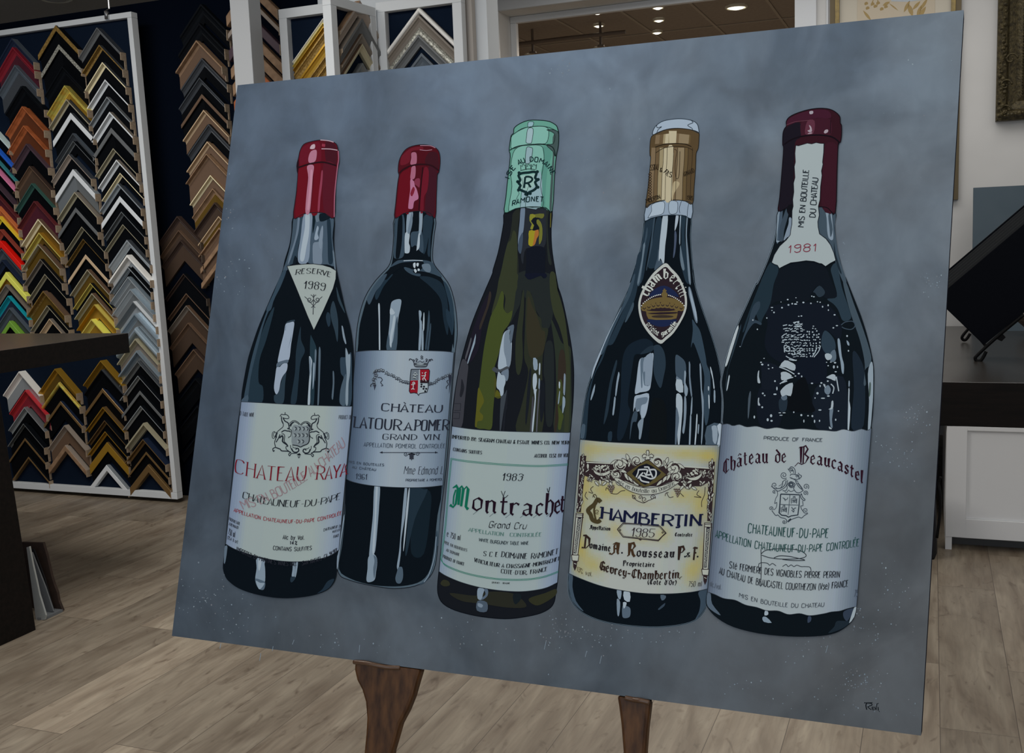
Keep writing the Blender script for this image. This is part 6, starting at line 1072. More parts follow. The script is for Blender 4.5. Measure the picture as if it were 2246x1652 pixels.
d.label('D3', '152,86 350,105 600,118 850,128 1255,132', '62,1141 150,1181 300,1236 450,1271 650,1299 850,1303 1000,1293 1080,1281 1161,1262', [(0, '6e7a84'), (.05, '848a86'), (.12, '929890'), (.3, '989c96'), (.6, '989c96'), (.85, '8f9590'), (.94, '7c838a'), (1, '606c7c')], 3, N=56, rows=64, fn=yellow)
d.cur = 'scroll_ornament'
BN = '2a2022'
F('D4', BN, '160,270 600,300 760,230 900,290 1050,330 1300,360 1500,300 1650,350 2050,390 2040,560 1900,640 1600,640 1500,560 1300,640 1000,640 800,560 640,560 400,560 200,480', 4, 0)
F('D4', '9da095', '240,285 600,300 600,318 240,300', 4.3, 0); F('D4', '9da095', '1640,345 2030,372 2030,388 1640,362', 4.3, 0)
CR_ = '9da095'
def leafy(x, y, L, wd, an, crop='D4', lay=4.4, col=CR_):
    u = (math.cos(an), math.sin(an)); v = (-u[1], u[0]); P = []
    for t_, s_ in [(0, 0), (.3, .5), (.7, .42), (1, 0), (.7, -.42), (.3, -.5)]: P.append((x + u[0] * (t_ - .5) * L + v[0] * s_ * wd, y + u[1] * (t_ - .5) * L + v[1] * s_ * wd))
    F(crop, col, P, lay, 3, out=BN, ow=1.0)
random.seed(21)
for x0_, x1_, y0_, y1_ in ((250, 620, 330, 560), (1640, 2040, 400, 620)):
    for k_ in range(26): leafy(random.uniform(x0_, x1_), random.uniform(y0_, y1_), random.uniform(50, 110), random.uniform(18, 34), random.uniform(0, 3.1))
    for k_ in range(26): d.dot('D4', CR_, random.uniform(x0_ + 110, x1_ - 60), random.uniform(y0_ + 10, y0_ + 80), 1.9, 4.7)
F('D4', CR_, '320,330 350,400 420,440 500,440 590,400 580,450 500,490 420,485 350,440', 4.9, 3, out=BN); F('D4', CR_, '1650,480 1720,510 1800,505 1880,470 1920,400 1915,480 1850,545 1760,555 1690,520', 4.9, 3, out=BN)
for x_, y_, r_, t_ in ((965, 270, 82, 1.5), (1265, 290, 84, -1.5), (720, 320, 95, 1.4), (1510, 370, 95, -1.4), (670, 460, 75, -1.5), (1545, 500, 75, 1.5)):
    d.dot('D4', CR_, x_, y_, r_ / 6.606, 5.0, n=20); d.spiral('D4', BN, x_, y_, r_, r_ * .12, 1.2 if t_ > 0 else 1.9, t_, 1.5, 5.3); d.spiral('D4', BN, x_ + 6, y_ + 8, r_ * .72, r_ * .5, .3, t_ * .3, 3.2, 5.3)
for x_, y_, an in ((840, 230, 1.2), (800, 280, .7), (860, 300, 1.7), (1400, 280, 1.9), (1450, 330, 2.3), (1380, 330, 1.3), (880, 540, .9), (950, 590, .7), (820, 500, 1.1), (1300, 590, 2.4), (1370, 540, 2.2), (1430, 500, 2.0), (770, 420, .4), (1460, 440, 2.6), (640, 290, 2.6), (1610, 350, .6)): leafy(x_, y_, 130, 42, an, lay=5.1)
F('D4', '4c4428', '1130,250 1180,290 1400,470 1260,580 1140,640 1060,650 960,590 810,450 960,350 1090,270', 5.4, 0, out=BN); F('D4', '12141c', '1110,310 1180,340 1320,440 1300,470 1150,590 1090,620 1020,580 900,460 920,430 1000,350', 5.6, 0)
F('D4', CR_, '1110,120 1140,118 1150,150 1135,200 1180,170 1215,195 1200,225 1150,215 1165,245 1120,262 1085,250 1105,215 1060,230 1045,200 1075,170 1120,195 1105,150', 5.6, 0, out=BN)
for s_, wd in (('990,400 1120,400 1110,470 1170,470', 3.4), ('995,400 985,450 960,510', 3.0), ('1075,360 1140,360', 3), ('1140,360 1160,420 1200,510', 3.4), ('1160,400 1230,400 1250,450 1230,510 1170,530 1090,500 1030,480', 3.4), ('1010,500 1040,560 1150,585', 3.4), ('1060,440 1010,490 985,530', 3.0), ('1075,440 1110,490', 2.6)): d.line('D4', 'a0a4a4', s_, wd, 5.8, 4)
F('D4', CR_, '640,530 700,520 850,600 1010,650 1150,662 1300,640 1450,590 1500,560 1590,580 1560,600 1400,700 1250,750 1120,762 1000,752 850,700 720,610', 5.7, 3, out=BN, ow=1.2)
T('D4', 'serif', '1c1c20', 'mis en bouteille au Domaine', (684, 590), (1110, 738), (1520, 612), 58, 1.2, rot=True, track=1.6)
for x_, y_, t_, r_ in ((1080, 830, 1.3, 46), (1200, 800, -1.4, 42), (930, 790, 1.4, 34), (1020, 800, -1.2, 30)): d.spiral('D4', BN, x_, y_, r_, 8, .5, t_, 1.2, 4.4)
d.line('D4', BN, '900,760 950,830 1000,860 1070,880 1130,850 1180,830 1240,800', 1.3, 4.4)
for x_, y_ in ((600, 680), (1560, 730)):
    for r_ in range(5):
        for k_ in range(5 - r_ if r_ else 4): gx_ = x_ + (k_ - (4 - r_) / 2) * 24 + random.uniform(-4, 4); gy_ = y_ - 50 + r_ * 26; d.dot('D4', '3a2620', gx_, gy_, 2.2, 4.6); d.dot('D4', CR_, gx_ - 3, gy_ - 4, 1.0, 4.8)
for s_ in ('520,700 530,660 570,700 600,740 680,750 740,710 800,700', '340,640 300,680 330,740 270,720', '1400,730 1440,800 1500,790', '1600,740 1650,790', '1380,780 1390,740 1430,730', '1870,700 1840,760 1900,800 1800,790', '240,720 220,780 260,830', '1960,650 1950,760 1910,860 1910,940', '330,800 350,760 385,780 380,820'): d.line('D4', BN, s_, 1.3, 4.5)
for x_, y_, an in ((540, 560, .5), (500, 600, 2.4), (590, 600, 1.2), (1660, 620, 1.0), (1620, 660, 2.3), (1700, 660, .4), (390, 600, .9), (1800, 670, .5), (1740, 640, 2.0), (440, 580, 1.4), (700, 600, .7)): leafy(x_, y_, 90, 34, an, lay=4.7)
# side columns: vine above, candlestick below
def colm(x0_, y0_, x1_, y1_, xa_, ya_, xb_, yb_):
    random.seed(int(x0_))
    F('D3', BN, [(x0_ - 22, y0_), (x0_ + 26, y0_), (x1_ + 18, y1_), (x1_ - 16, y1_)], 4.0, 0)
    n_ = 30
    for k_ in range(n_):
        t_ = k_ / n_; x_ = x0_ + (x1_ - x0_) * t_ + random.uniform(-14, 18); y_ = y0_ + (y1_ - y0_) * t_; leafy(x_, y_, random.uniform(30, 52), random.uniform(9, 17), random.uniform(1.1, 2.1), 'D3', 4.4)
    F('D3', CR_, [(xa_ - 26, ya_), (xa_ + 28, ya_), (xb_ + 22, yb_), (xb_ - 20, yb_)], 4.1, 0, out=BN, ow=1.4)
    F('D3', '22222a', [(xa_ - 13, ya_ + 34), (xa_ + 15, ya_ + 34), (xb_ + 11, yb_ - 16), (xb_ - 11, yb_ - 16)], 4.3, 0)
    for k_ in range(26):
        t_ = (k_ + .5) / 26; x_ = xa_ + (xb_ - xa_) * t_; y_ = ya_ + 44 + (yb_ - ya_ - 66) * t_; d.line('D3', CR_, [(x_ - 8 + random.uniform(-2, 2), y_ - 4), (x_ + random.uniform(-6, 6), y_ + 3), (x_ + 8, y_ - 3)], 1.1, 4.6)
    for dy in (0, 12, 30): d.line('D3', BN, [(xa_ - 30, ya_ + dy), (xa_ + 32, ya_ + dy + 3)], 1.5, 4.6)
    F('D3', CR_, [(xb_ - 28, yb_ - 4), (xb_ + 30, yb_ - 2), (xb_ + 24, yb_ + 46), (xb_ - 22, yb_ + 42)], 4.6, 0, out=BN, ow=1.5)
    F('D3', BN, [(xb_ - 16, yb_ + 44), (xb_ + 18, yb_ + 46), (xb_ + 12, yb_ + 92), (xb_ - 2, yb_ + 122), (xb_ - 14, yb_ + 90)], 4.6, 0); d.line('D3', CR_, [(xb_ - 8, yb_ + 62), (xb_ + 10, yb_ + 70)], 1.4, 4.9)
colm(175, 215, 140, 660, 147, 668, 112, 1000); colm(1188, 262, 1170, 730, 1160, 745, 1138, 1112)
d.cur = 'lettering'
NV = '12162e'
T('D3', 'fat', NV, 'HAMBERTIN', (322, 706), (720, 758), (1094, 762), 84, 7.4, track=1.5, lean=.09)
d.line('D3', '3c3420', '315,580 290,560 262,600 225,630 215,650 235,680 250,720 290,735 312,720', 9, 5.2, 4); d.line('D3', '3c3420', '272,600 262,650 275,720', 4, 5.3, 4); d.spiral('D3', '3c3420', 286, 655, 20, 4, 1, 1.3, 1.2, 5.3); d.line('D3', '3c3420', '270,545 255,525 275,520', 1.6, 5.2); d.line('D3', NV, '925,745 935,775 905,780', 3.5, 5.2)
d.line('D3', BN, '445,795 490,745 620,752 632,745 645,755 780,768 800,790 830,825 800,850 770,885 640,872 628,880 610,868 490,855', 1.7, 5, 0, True); d.line('D3', BN, '455,796 495,752 620,760 632,754 645,762 775,775 822,825 768,878 640,864 628,870 612,862 495,848', .9, 5, 0, True)
for x_, y_ in ((468, 800), (802, 820), (632, 762), (628, 866)): d.spiral('D3', BN, x_, y_, 6, 5, 0, 1, 1.2, 5)
T('D3', 'serif', '2a2226', '1985', (556, 848), 2, (726, 858), 66, 2.0, slant=.08, track=1.3); T('D3', 'black', '1c1a1e', 'Appellation', (230, 790), 2, (388, 804), 28, 2.0); T('D3', 'black', '1c1a1e', 'Controlée', (898, 848), 2, (1034, 850), 26, 2.0)
T('D3', 'black', '2a1e1a', 'D', (172, 942), None, (222, 946), 96, 4.6); T('D3', 'black', '1c1a1e', 'omaine', (226, 940), 3, (388, 968), 48, 2.9); T('D3', 'black', '3a2a1c', 'A', (400, 988), None, (456, 988), 84, 5.0); d.dot('D3', INK, 482, 980, 2, 5); T('D3', 'black', '3a2a1c', 'R', (520, 1006), None, (582, 1010), 100, 5.4); T('D3', 'black', '1c1a1e', 'ousseau', (596, 1006), 6, (890, 1014), 62, 3.6)
T('D3', 'black', '2a1e1a', 'P', (916, 1016), None, (966, 1020), 84, 5.0); d.dot('D3', INK, 978, 1010, 2, 5); T('D3', 'serif', '1c1a1e', '&', (988, 1012), None, (1018, 1012), 34, 2.4); T('D3', 'black', '2a1e1a', 'F', (1032, 1024), None, (1070, 1026), 84, 4.6); d.dot('D3', INK, 1078, 1010, 2, 5)
T('D3', 'black', '1c1a1e', 'Proprietaire', (488, 1076), 4, (736, 1090), 34, 2.3); T('D3', 'black', '2a1e1a', 'Gevrey-Chambertin,', (304, 1108), (600, 1180), (944, 1176), 64, 3.4, track=.8); T('D3', 'black', '1c1a1e', "(Cote d'Or)", (686, 1226), 2, (906, 1232), 36, 2.3); T('D3', 'script', '4a4030', '13% vol.', (128, 1122), 6, (244, 1166), 34, 1.5); T('D3', 'script', '2a2626', '750 ml', (1006, 1246), 0, (1108, 1244), 40, 2.0)
d.build('painted_bottle')

# ---- fifth bottle (dark capsule, embossed crest, strip label 1981)
e = Art(8); F = e.fill
sil = cv_('E1', ps('607,1003 590,1150 560,1300 500,1470 420,1652')) + cv_('E2', ps('440,240 350,440 270,620 220,780 180,920 155,1045 165,1150 170,1250 160,1390')) + cv_('E3', ps('140,100 125,300 105,600 85,850 60,1080 45,1200 37,1265 28,1340 50,1390 110,1450 220,1510 400,1555 600,1575 780,1575 900,1560 980,1525 1050,1460 1075,1368 1090,1200 1110,950 1135,700 1160,400 1180,125')) + cv_('E2', ps('1390,1430 1405,1300 1412,1150 1414,950 1395,820 1360,670 1310,510 1240,330 1180,180')) + cv_('E1', ps('1225,1652 1165,1450 1130,1280 1118,1120 1125,1015 1000,965 740,965'))
e.fpx(cr(sil, 3, True), '0a1116', 1); e.line('P', '6c7984', sil[:17], 3.2, 1.3, 3); e.line('P', '0a1016', sil, 1.3, 1.5, 3, True)
F('E1', '3b4956', '612,1000 645,990 640,1100 610,1280 590,1280 600,1130', 2); F('E1', H1, '612,1003 620,1005 605,1150 595,1270 625,1275 600,1290 588,1280 598,1130', 2.3, 0); F('E1', '333f4a', '685,970 705,1000 690,1070 660,1180 650,1270 615,1265 620,1150 650,1060', 2.1); F('E1', '6c7986', '705,1065 728,1075 715,1220 690,1240 655,1270 680,1180 700,1120', 2.3, 3)
F('E1', '38454f', '985,965 1120,1010 1118,1150 1135,1290 1165,1450 1225,1640 1190,1640 1120,1450 1080,1310 1040,1250 985,1210 968,1140 970,1040', 1.7); F('E1', '72808c', '1030,975 1070,990 1060,1050 1070,1150 1080,1240 1100,1170 1080,1040 1092,1040 1105,1200 1100,1265 1065,1250 1050,1180 1045,1070', 2.2, 3); F('E1', '19242c', '1110,1275 1130,1400 1180,1560 1165,1560 1120,1430', 2.3, 2)
F('E1', '1c2a33', '545,1475 590,1500 600,1530 560,1652 450,1652 500,1540', 2); F('E2', '1b2932', '560,60 630,110 590,240 560,400 500,520 480,570 450,500 440,440 470,380 400,480 350,620 340,600 450,300', 2.0); F('E2', '2a3742', '470,380 475,430 430,520 460,540 490,560 480,575 430,560 380,620 340,700 320,760 330,700 370,580 420,420', 2.1)
F('E2', '0d131a', '640,110 740,60 900,55 1010,95 1060,200 1110,330 1060,360 1000,340 960,250 900,310 860,380 620,380 560,420 580,300', 1.9); F('E2', '24323c', '1060,110 1110,70 1150,260 1210,440 1225,520 1160,540 1120,450 1080,400 1030,360 1110,340 1080,200', 2); F('E2', '39464f', '1160,210 1190,230 1250,400 1330,620 1390,820 1385,900 1340,950 1350,1060 1330,1060 1340,900 1300,700 1230,500 1180,320', 2.1)
F('E2', '0e141d', '560,420 1000,400 1140,560 1130,700 1020,620 960,760 960,840 800,850 640,880 520,760 540,560', 1.8); F('E2', '0d131d', '780,880 990,760 1020,860 1020,1030 900,1060 850,1050 760,990', 2.0); F('E2', '10161f', '500,880 640,930 640,1080 500,1100 490,980', 1.9); F('E2', '080c10', '780,1040 850,1010 900,1200 920,1290 720,1280 700,1200 740,1100', 2.2); F('E2', '0e141d', '470,1100 640,1100 640,1400 470,1390', 1.7); F('E2', '121922', '930,1100 1160,1000 1200,1300 1190,1430 940,1420', 1.7); F('E2', '18222c', '1240,800 1300,850 1340,1000 1330,1400 1230,1420 1250,1100', 1.9)
F('E2', '242f38', '915,300 965,250 1010,295 1000,330 960,345 930,310', 2.2, 3); e.line('E2', '33404b', '1145,575 1180,550 1240,545 1260,580 1230,610 1180,605 1150,590', 2, 2.5); F('E2', '26343f', '1010,620 1080,680 1100,760 1070,830 1010,800 980,720', 2.2); F('E2', H1, '1115,695 1135,700 1150,830 1168,900 1165,975 1150,960 1140,880 1125,800', 2.5, 3); F('E2', '4f5d68', '1060,800 1095,780 1105,850 1080,880 1050,860', 2.4, 3)
# embossed lettering marks, drawn as highlights
HL = '8f9ba2'
def blobs(s_, lay=3):
    for t_ in s_.split():
        x_, y_, w_, h_ = (float(v) for v in t_.split(',')); n_ = 8; F('E2', HL, [(x_ + w_ * math.cos(2 * math.pi * k / n_), y_ + h_ * math.sin(2 * math.pi * k / n_)) for k in range(n_)], lay, 0)
blobs('575,430,11,4 575,455,5,4 592,471,7,7 650,385,4,4 658,432,8,7 705,365,8,6 711,409,8,7 742,399,7,7 773,350,5,4 770,402,14,6 782,386,8,5 834,389,9,7 896,396,7,6 903,337,6,5 920,342,8,5 950,383,6,5 972,387,6,5 992,424,6,8 1038,412,6,9 1040,452,5,7 1091,491,9,6 1081,598,8,6 1110,580,10,5 533,517,6,6 418,534,6,6 455,610,6,6 312,752,4,4 796,503,7,4 818,500,8,5 1194,665,7,9 1205,787,6,8')
random.seed(9)
for y0_ in range(560, 850, 23):
    for x0_ in range(664, 985, 25):
        x_, y_ = x0_ + random.uniform(-7, 7), y0_ + random.uniform(-6, 6)
        if (x_ - 815) ** 2 / 160 ** 2 + (y_ - 700) ** 2 / 152 ** 2 > 1 or (y_ < 625 and 835 < x_ < 900): continue
        if x_ > 850: blobs('%g,%g,%g,%g' % (x_, y_, random.uniform(4, 8), random.uniform(4, 8)))
        else: an = random.uniform(-.5, .3); L = random.uniform(7, 13); k_ = random.uniform(-4, 7); e.line('E2', HL, [(x_ - L * math.cos(an), y_ - L * math.sin(an)), (x_, y_ - k_), (x_ + L * math.cos(an), y_ + L * math.sin(an))], random.uniform(1.2, 2.4), 3)
for s_ in ('665,580 700,572', '668,608 705,600', '655,672 680,650', '660,700 700,695', '750,555 800,545', '765,575 805,565', '765,590 820,588', '680,800 675,750', '690,790 720,785 715,755 690,760', '740,820 765,815 755,790 730,790', '785,805 810,800 800,780', '920,840 960,790 975,745', '905,838 930,800 945,760', '690,830 720,848 775,868', '715,858 750,866 780,864'): e.line('E2', HL, s_, 2.0, 3.1)
for s_ in ('640,915 680,865 730,880 768,905 762,950 720,940 690,925', '650,965 690,960 738,990 720,1015 655,1030 650,990', '650,1110 690,1070 745,1050 745,1100 730,1160 690,1150 660,1165 645,1130', '1012,815 1040,808 1068,825 1065,850 1035,865 1015,845', '1025,1003 1070,980 1098,990 1098,1035 1060,1020 1028,1010', '460,960 470,950 468,1000 480,1050 458,1050 455,1000', '460,1180 470,1175 468,1210 480,1235 460,1235', '1065,1205 1080,1200 1080,1250 1065,1270 1040,1268 1060,1255', '1045,1410 1065,1425 1068,1432 1048,1430'): F('E2', '8e999f', s_, 3, 2)
for s_ in ('635,920 700,945 760,980', '640,1060 700,1020 750,1005', '660,1050 700,1035', '1105,1000 1115,1060 1125,1120', '1060,1060 1085,1090 1075,1140', '1000,1060 1015,1090'): e.line('E2', HL, s_, 2.4, 3)
blobs('485,882,8,6 495,900,10,8 510,849,6,4 545,905,6,7 580,927,7,5 548,935,8,4 600,1037,7,8 616,1098,6,16 600,1145,14,7 500,1138,8,8 515,1155,7,6 760,940,6,4 796,975,9,7 820,998,6,8 768,995,8,5 905,1055,10,6 982,1052,9,7 972,1077,6,9 950,1137,10,10 930,1176,5,6 1008,1072,8,10 1035,1037,8,7 1100,960,10,5 1095,885,10,7 1115,920,6,10 1025,882,6,4 1060,880,8,4 1038,910,6,6 1085,920,8,14 1040,1160,12,6 995,1178,18,5 970,1275,14,6 1123,1283,6,6 495,1252,8,8 430,1333,7,13 568,1322,10,13 540,1355,9,13 572,1364,10,8 640,1298,12,4 675,1298,14,4 650,1318,14,4 755,1293,6,7 817,1317,9,9 872,1322,7,6 908,1325,8,9 838,1366,5,13 926,1368,6,14 967,1364,6,9 1100,1355,6,9')
F('E2', '5c6a76', '1010,1090 1040,1070 1060,1110 1040,1150 1010,1130', 2.9, 3); F('E2', '4a5864', '650,1165 690,1150 700,1180 680,1195 660,1190', 2.9, 3); F('E2', '1e2933', '635,1190 700,1180 690,1280 640,1280', 2.3)
F('E2', H2, '1205,1100 1215,1110 1212,1200 1222,1260 1210,1440 1198,1438 1202,1250', 3, 2); F('E2', H1, '1207,1035 1216,1040 1214,1080 1206,1080', 3, 2); F('E2', '5c6a76', '1050,1270 1080,1260 1070,1350 1075,1420 1055,1400', 2.7, 3); F('E2', H1, '1190,700 1210,720 1212,745 1196,735', 3, 2)
F('E2', '7c8992', '1390,880 1408,920 1408,1150 1398,1300 1385,1430 1365,1435 1375,1200 1365,980', 2.6, 3); F('E2', '3c4a46', '1378,1050 1390,1060 1385,1150 1372,1160', 2.8, 2); F('E2', '9aa3a6', '285,595 300,600 240,800 205,905 190,905 230,750', 2.4, 2); F('E2', '232f38', '305,600 320,600 250,830 210,950 200,1100 195,1120 205,960', 2.1, 2); F('E2', HL, '218,995 228,1000 210,1100 200,1110', 2.5, 2)
F('E2', '3c4750', '395,1120 402,1150 385,1330 375,1330 380,1180', 2.4, 2)
F('E3', '4b5864', '38,1270 60,1280 70,1350 130,1430 60,1390 32,1345', 2, 3); F('E3', H2, '438,1398 458,1402 460,1425 435,1430', 2.6, 2); F('E3', H1, '420,1445 445,1440 485,1482 430,1475', 2.6, 2); F('E3', '303a4a', '738,1438 760,1440 758,1470 735,1482', 2.6, 2); F('E3', '2c3644', '990,1400 1060,1380 1040,1430 1010,1470 985,1440', 2.4, 3); F('E3', '8c979c', '1060,1375 1075,1372 1060,1440 1025,1485 1040,1430', 2.6, 2); F('E3', '1a242c', '940,1470 1010,1470 1040,1470 980,1520 880,1555 920,1510', 2.2)
e.cur = 'capsule'
F('E1', '2a1119', '680,235 680,190 710,150 780,115 880,85 980,72 1070,80 1130,110 1165,150 1168,205 1180,230 1180,320 1170,380 1150,405 1140,650 1125,1017 1060,980 1000,965 740,965 680,975 607,1004 620,880 640,650 655,440 647,400 650,300 665,255', 3, 3, out='0e0a10', ow=1.8)
F('E1', '15121a', '665,260 800,200 810,330 760,380 750,600 735,960 690,965 615,995 640,700 658,440 652,400', 3.3, 3); F('E1', '331520', '820,190 960,165 1080,175 1085,310 1000,315 860,310 815,320', 3.3, 3); F('E1', '30131d', '1030,400 1140,410 1130,650 1118,1000 1000,965 1010,600', 3.3, 3); F('E1', '361624', '700,170 800,120 940,85 1060,95 1080,160 960,160 800,190 690,225', 3.3, 3)
e.line('E1', '0f0a10', '660,400 740,350 860,320 1000,315 1100,335 1165,385', 3, 3.8); e.line('E1', '55323c', '680,225 760,195 900,180', 1.2, 3.8); F('E1', '8b858c', '890,100 922,97 920,122 892,125', 3.9, 2); F('E1', '4f2936', '870,190 935,185 925,300 850,305', 3.5, 3); F('E1', '8d8189', '885,225 905,240 912,280 890,290 872,275 895,262', 3.9, 3); F('E1', '8d8189', '1030,270 1055,265 1058,285 1035,300 1020,292', 3.9, 3); F('E1', '8d8189', '875,300 910,292 912,300 880,306', 3.9, 2); e.line('E1', '1a0e14', '1082,180 1078,300', 1.2, 3.8); F('E1', '0c0d12', '680,975 735,940 735,1060 705,1045', 3.9, 2)
e.cur = 'neck_label'
F('E1', '8d9798', '765,408 790,412 830,400 870,388 910,395 950,383 985,390 1022,392 1018,470 1008,560 1012,580 998,640 1003,680 990,780 985,900 970,960 978,1040 965,1100 968,1150 980,1210 1040,1255 1080,1310 1110,1380 1128,1450 1080,1475 1035,1505 1000,1480 980,1478 930,1460 860,1453 780,1465 720,1472 660,1500 617,1523 600,1495 570,1485 545,1468 570,1400 620,1320 680,1265 715,1220 720,1180 730,1120 732,1000 742,960 738,900 748,830 745,750 758,700 752,600 762,560 758,480', 4.4, 0, out=INK)
e.text('E1', 'sans', '1c2228', 'MIS EN BOUTEILLE', (836, 1148), None, (884, 630), 50, 1.7, lean=-.03, track=1.2)
e.text('E1', 'sans', '1c2228', 'DU CHATEAU', (942, 1060), None, (968, 706), 52, 1.7, lean=-.03, track=1.2)
e.text('E1', 'sans', '6a2030', '1981', (698, 1385), -4, (944, 1368), 68, 1.6, lean=.1, track=1.6)
e.cur = 'paper_label'
e.label('E3', '139,100 180,94 215,108 260,99 310,116 380,111 450,129 520,120 600,133 700,128 780,136 860,140 930,146 985,132 1050,146 1110,130 1150,141 1181,125', '37,1266 90,1285 150,1312 230,1324 300,1357 380,1374 450,1397 530,1399 600,1424 680,1417 750,1432 850,1418 900,1406 960,1400 1010,1384 1076,1368', [(0, '4c5664'), (.05, '636e7c'), (.14, '808b91'), (.3, '90999a'), (.7, '90999b'), (.84, '858f97'), (.93, '69747f'), (1, '545f6c')], 3.5, N=60)
e.cur = 'lettering'
T = e.text; MR = '26101c'
T('E3', 'sans', '3c4248', 'PRODUCE OF FRANCE', (430, 203), 3, (838, 219), 22, 1.2, track=1.3)
T('E3', 'black', MR, 'Château', (146, 452), (292, 384), (456, 368), 92, 3.6, lean=0, track=.9); T('E3', 'black', MR, 'de', (508, 366), None, (584, 362), 84, 3.4, lean=0, track=.8); T('E3', 'black', MR, 'B', (668, 380), None, (732, 372), 118, 3.6, lean=.05); T('E3', 'black', MR, 'eaucastel', (752, 374), (938, 412), (1116, 508), 84, 3.6, lean=.05, h1=80, track=.9)
T('E3', 'sans', '22403e', 'CHATEAUNEUF-DU-PAPE', (320, 852), (600, 882), (878, 888), 62, 1.7, track=2.1); T('E3', 'sans', '22403e', 'APPELLATION CHATEAUNEUF-DU-PAPE CONTROLÉE', (92, 884), (560, 985), (1092, 946), 50, 1.5, track=1.9)
T('E3', 'sans', '1c2026', 'Sté FERMIERE DES VIGNOBLES PIERRE PERRIN', (190, 1098), (560, 1158), (956, 1166), 44, 1.6, track=1.8); T('E3', 'sans', '1c2026', 'AU CHATEAU DE BEAUCASTEL COURTHEZON (Vse) FRANCE', (118, 1138), (560, 1245), (1016, 1228), 44, 1.6, track=1.8); T('E3', 'sans', '3c4248', 'MIS EN BOUTEILLE DU CHATEAU', (258, 1302), (550, 1368), (848, 1368), 28, 1.1, track=1.5); T('E3', 'sans', '4a525c', 'alc./vol.', (52, 1222), 4, (132, 1250), 34, 1.2); T('E3', 'sans', '3c4450', '75', (1060, 1300), None, (1082, 1298), 46, 1.3)
e.line('E3', '20242a', '410,970 412,1100 408,1230', 1.4, 5.2); e.line('E3', '20242a', '412,1000 450,975 550,966 670,975 725,1010 690,1032 580,1038 480,1030 415,1010', 1.5, 5.2, 6); e.line('E3', '20242a', '500,1030 540,1015 600,1018 660,1030 715,1045 640,1048 560,1040', 1.6, 5.2, 6); e.line('E3', '20242a', '400,1130 396,1070 450,1065 470,1080 490,1068 515,1085', 1.3, 5.2, 4); e.line('E3', '20242a', '560,1090 585,1075 600,1090 620,1078 640,1090 660,1080 690,1090 720,1090 755,1098 760,1150', 1.3, 5.2, 4)
e.cur = 'coat_of_arms'
IG = '343c44'
e.line('E4', '262e36', '480,770 860,785 850,1000 825,1190 690,1210 635,1235 590,1205 500,1195 450,1150 465,960', 2.3, 5, 0, True); e.line('E4', IG, '668,775 650,980 630,1190', 1.2, 5, 0); e.line('E4', IG, '465,975 650,988 835,992', 1.2, 5, 0)
for s_, wd in (('520,840 560,870 600,880 625,840', 1.3), ('550,850 575,910', 1.3), ('700,1030 730,1080 750,1060 790,1050', 1.6), ('700,1090 740,1130 750,1080', 1.6), ('400,690 420,780 380,860 360,960 400,940 390,1040 340,1090', 1.2), ('890,760 880,830 940,900 970,880 920,830 900,760', 1.6), ('920,910 930,1000 885,1010 900,1070 950,1140', 1.4), ('300,1100 380,1200 420,1190 480,1240 560,1260 600,1300 590,1360', 1.5), ('1030,1160 960,1200 900,1250 830,1235 700,1280', 1.5), ('620,1330 690,1270 650,1300', 3.6),
               ('590,500 560,590 480,650 380,660', 1.7), ('620,490 600,580 560,640 480,690 420,710 360,670 290,610', 1.4), ('600,570 610,650 580,700 520,700', 1.5), ('780,500 800,560 860,640 930,690', 1.6), ('820,540 870,600 920,670', 2.2), ('760,620 740,660 790,730 850,745 900,720 940,690', 1.5), ('560,720 600,740 640,690 680,720 760,690', 1.2), ('620,570 690,520 770,580 690,640 620,570', 1.8), ('650,575 690,545 730,580 690,610 650,575', 3.0), ('670,400 700,370 790,380 850,430 830,470 770,470 690,450 665,430', 1.5), ('690,440 760,480 830,520', 1.4), ('640,280 690,220 750,250 775,320 770,370', 1.5), ('625,260 670,320 680,350', 1.3), ('690,300 730,290 740,350', 1.3), ('830,345 860,380 900,410 850,470', 1.5), ('480,640 520,580 520,520 600,470', 1.2), ('440,610 500,570 540,500', 1.0)): e.line('E4', IG, s_, wd, 5)
for x_, y_, r_, t_ in ((545, 390, 75, 1.6), (355, 590, 65, 1.4), (990, 620, 62, -1.5), (980, 750, 52, -1.6), (980, 1100, 60, 1.5), (285, 1060, 45, -1.4), (550, 1330, 38, 1.4), (350, 720, 36, 1.3), (810, 410, 40, -1.2), (700, 270, 40, 1.2)): e.spiral('E4', IG, x_, y_, r_, r_ * .15, .8, t_, 1.3, 5)
for x_, y_ in ((750, 890), (545, 1070)):
    for s_ in ('-55,70 -58,-30 -20,-25 -15,-70 15,-72 18,-20 52,-28 48,70', '-40,40 40,42', '-40,10 40,5', '-10,40 0,-10 12,40', '-30,-10 -20,20', '25,-15 35,20'): e.line('E4', IG, [(x_ + p[0], y_ + p[1]) for p in ps(s_)], 1.4, 5, 0)
e.build('painted_bottle')

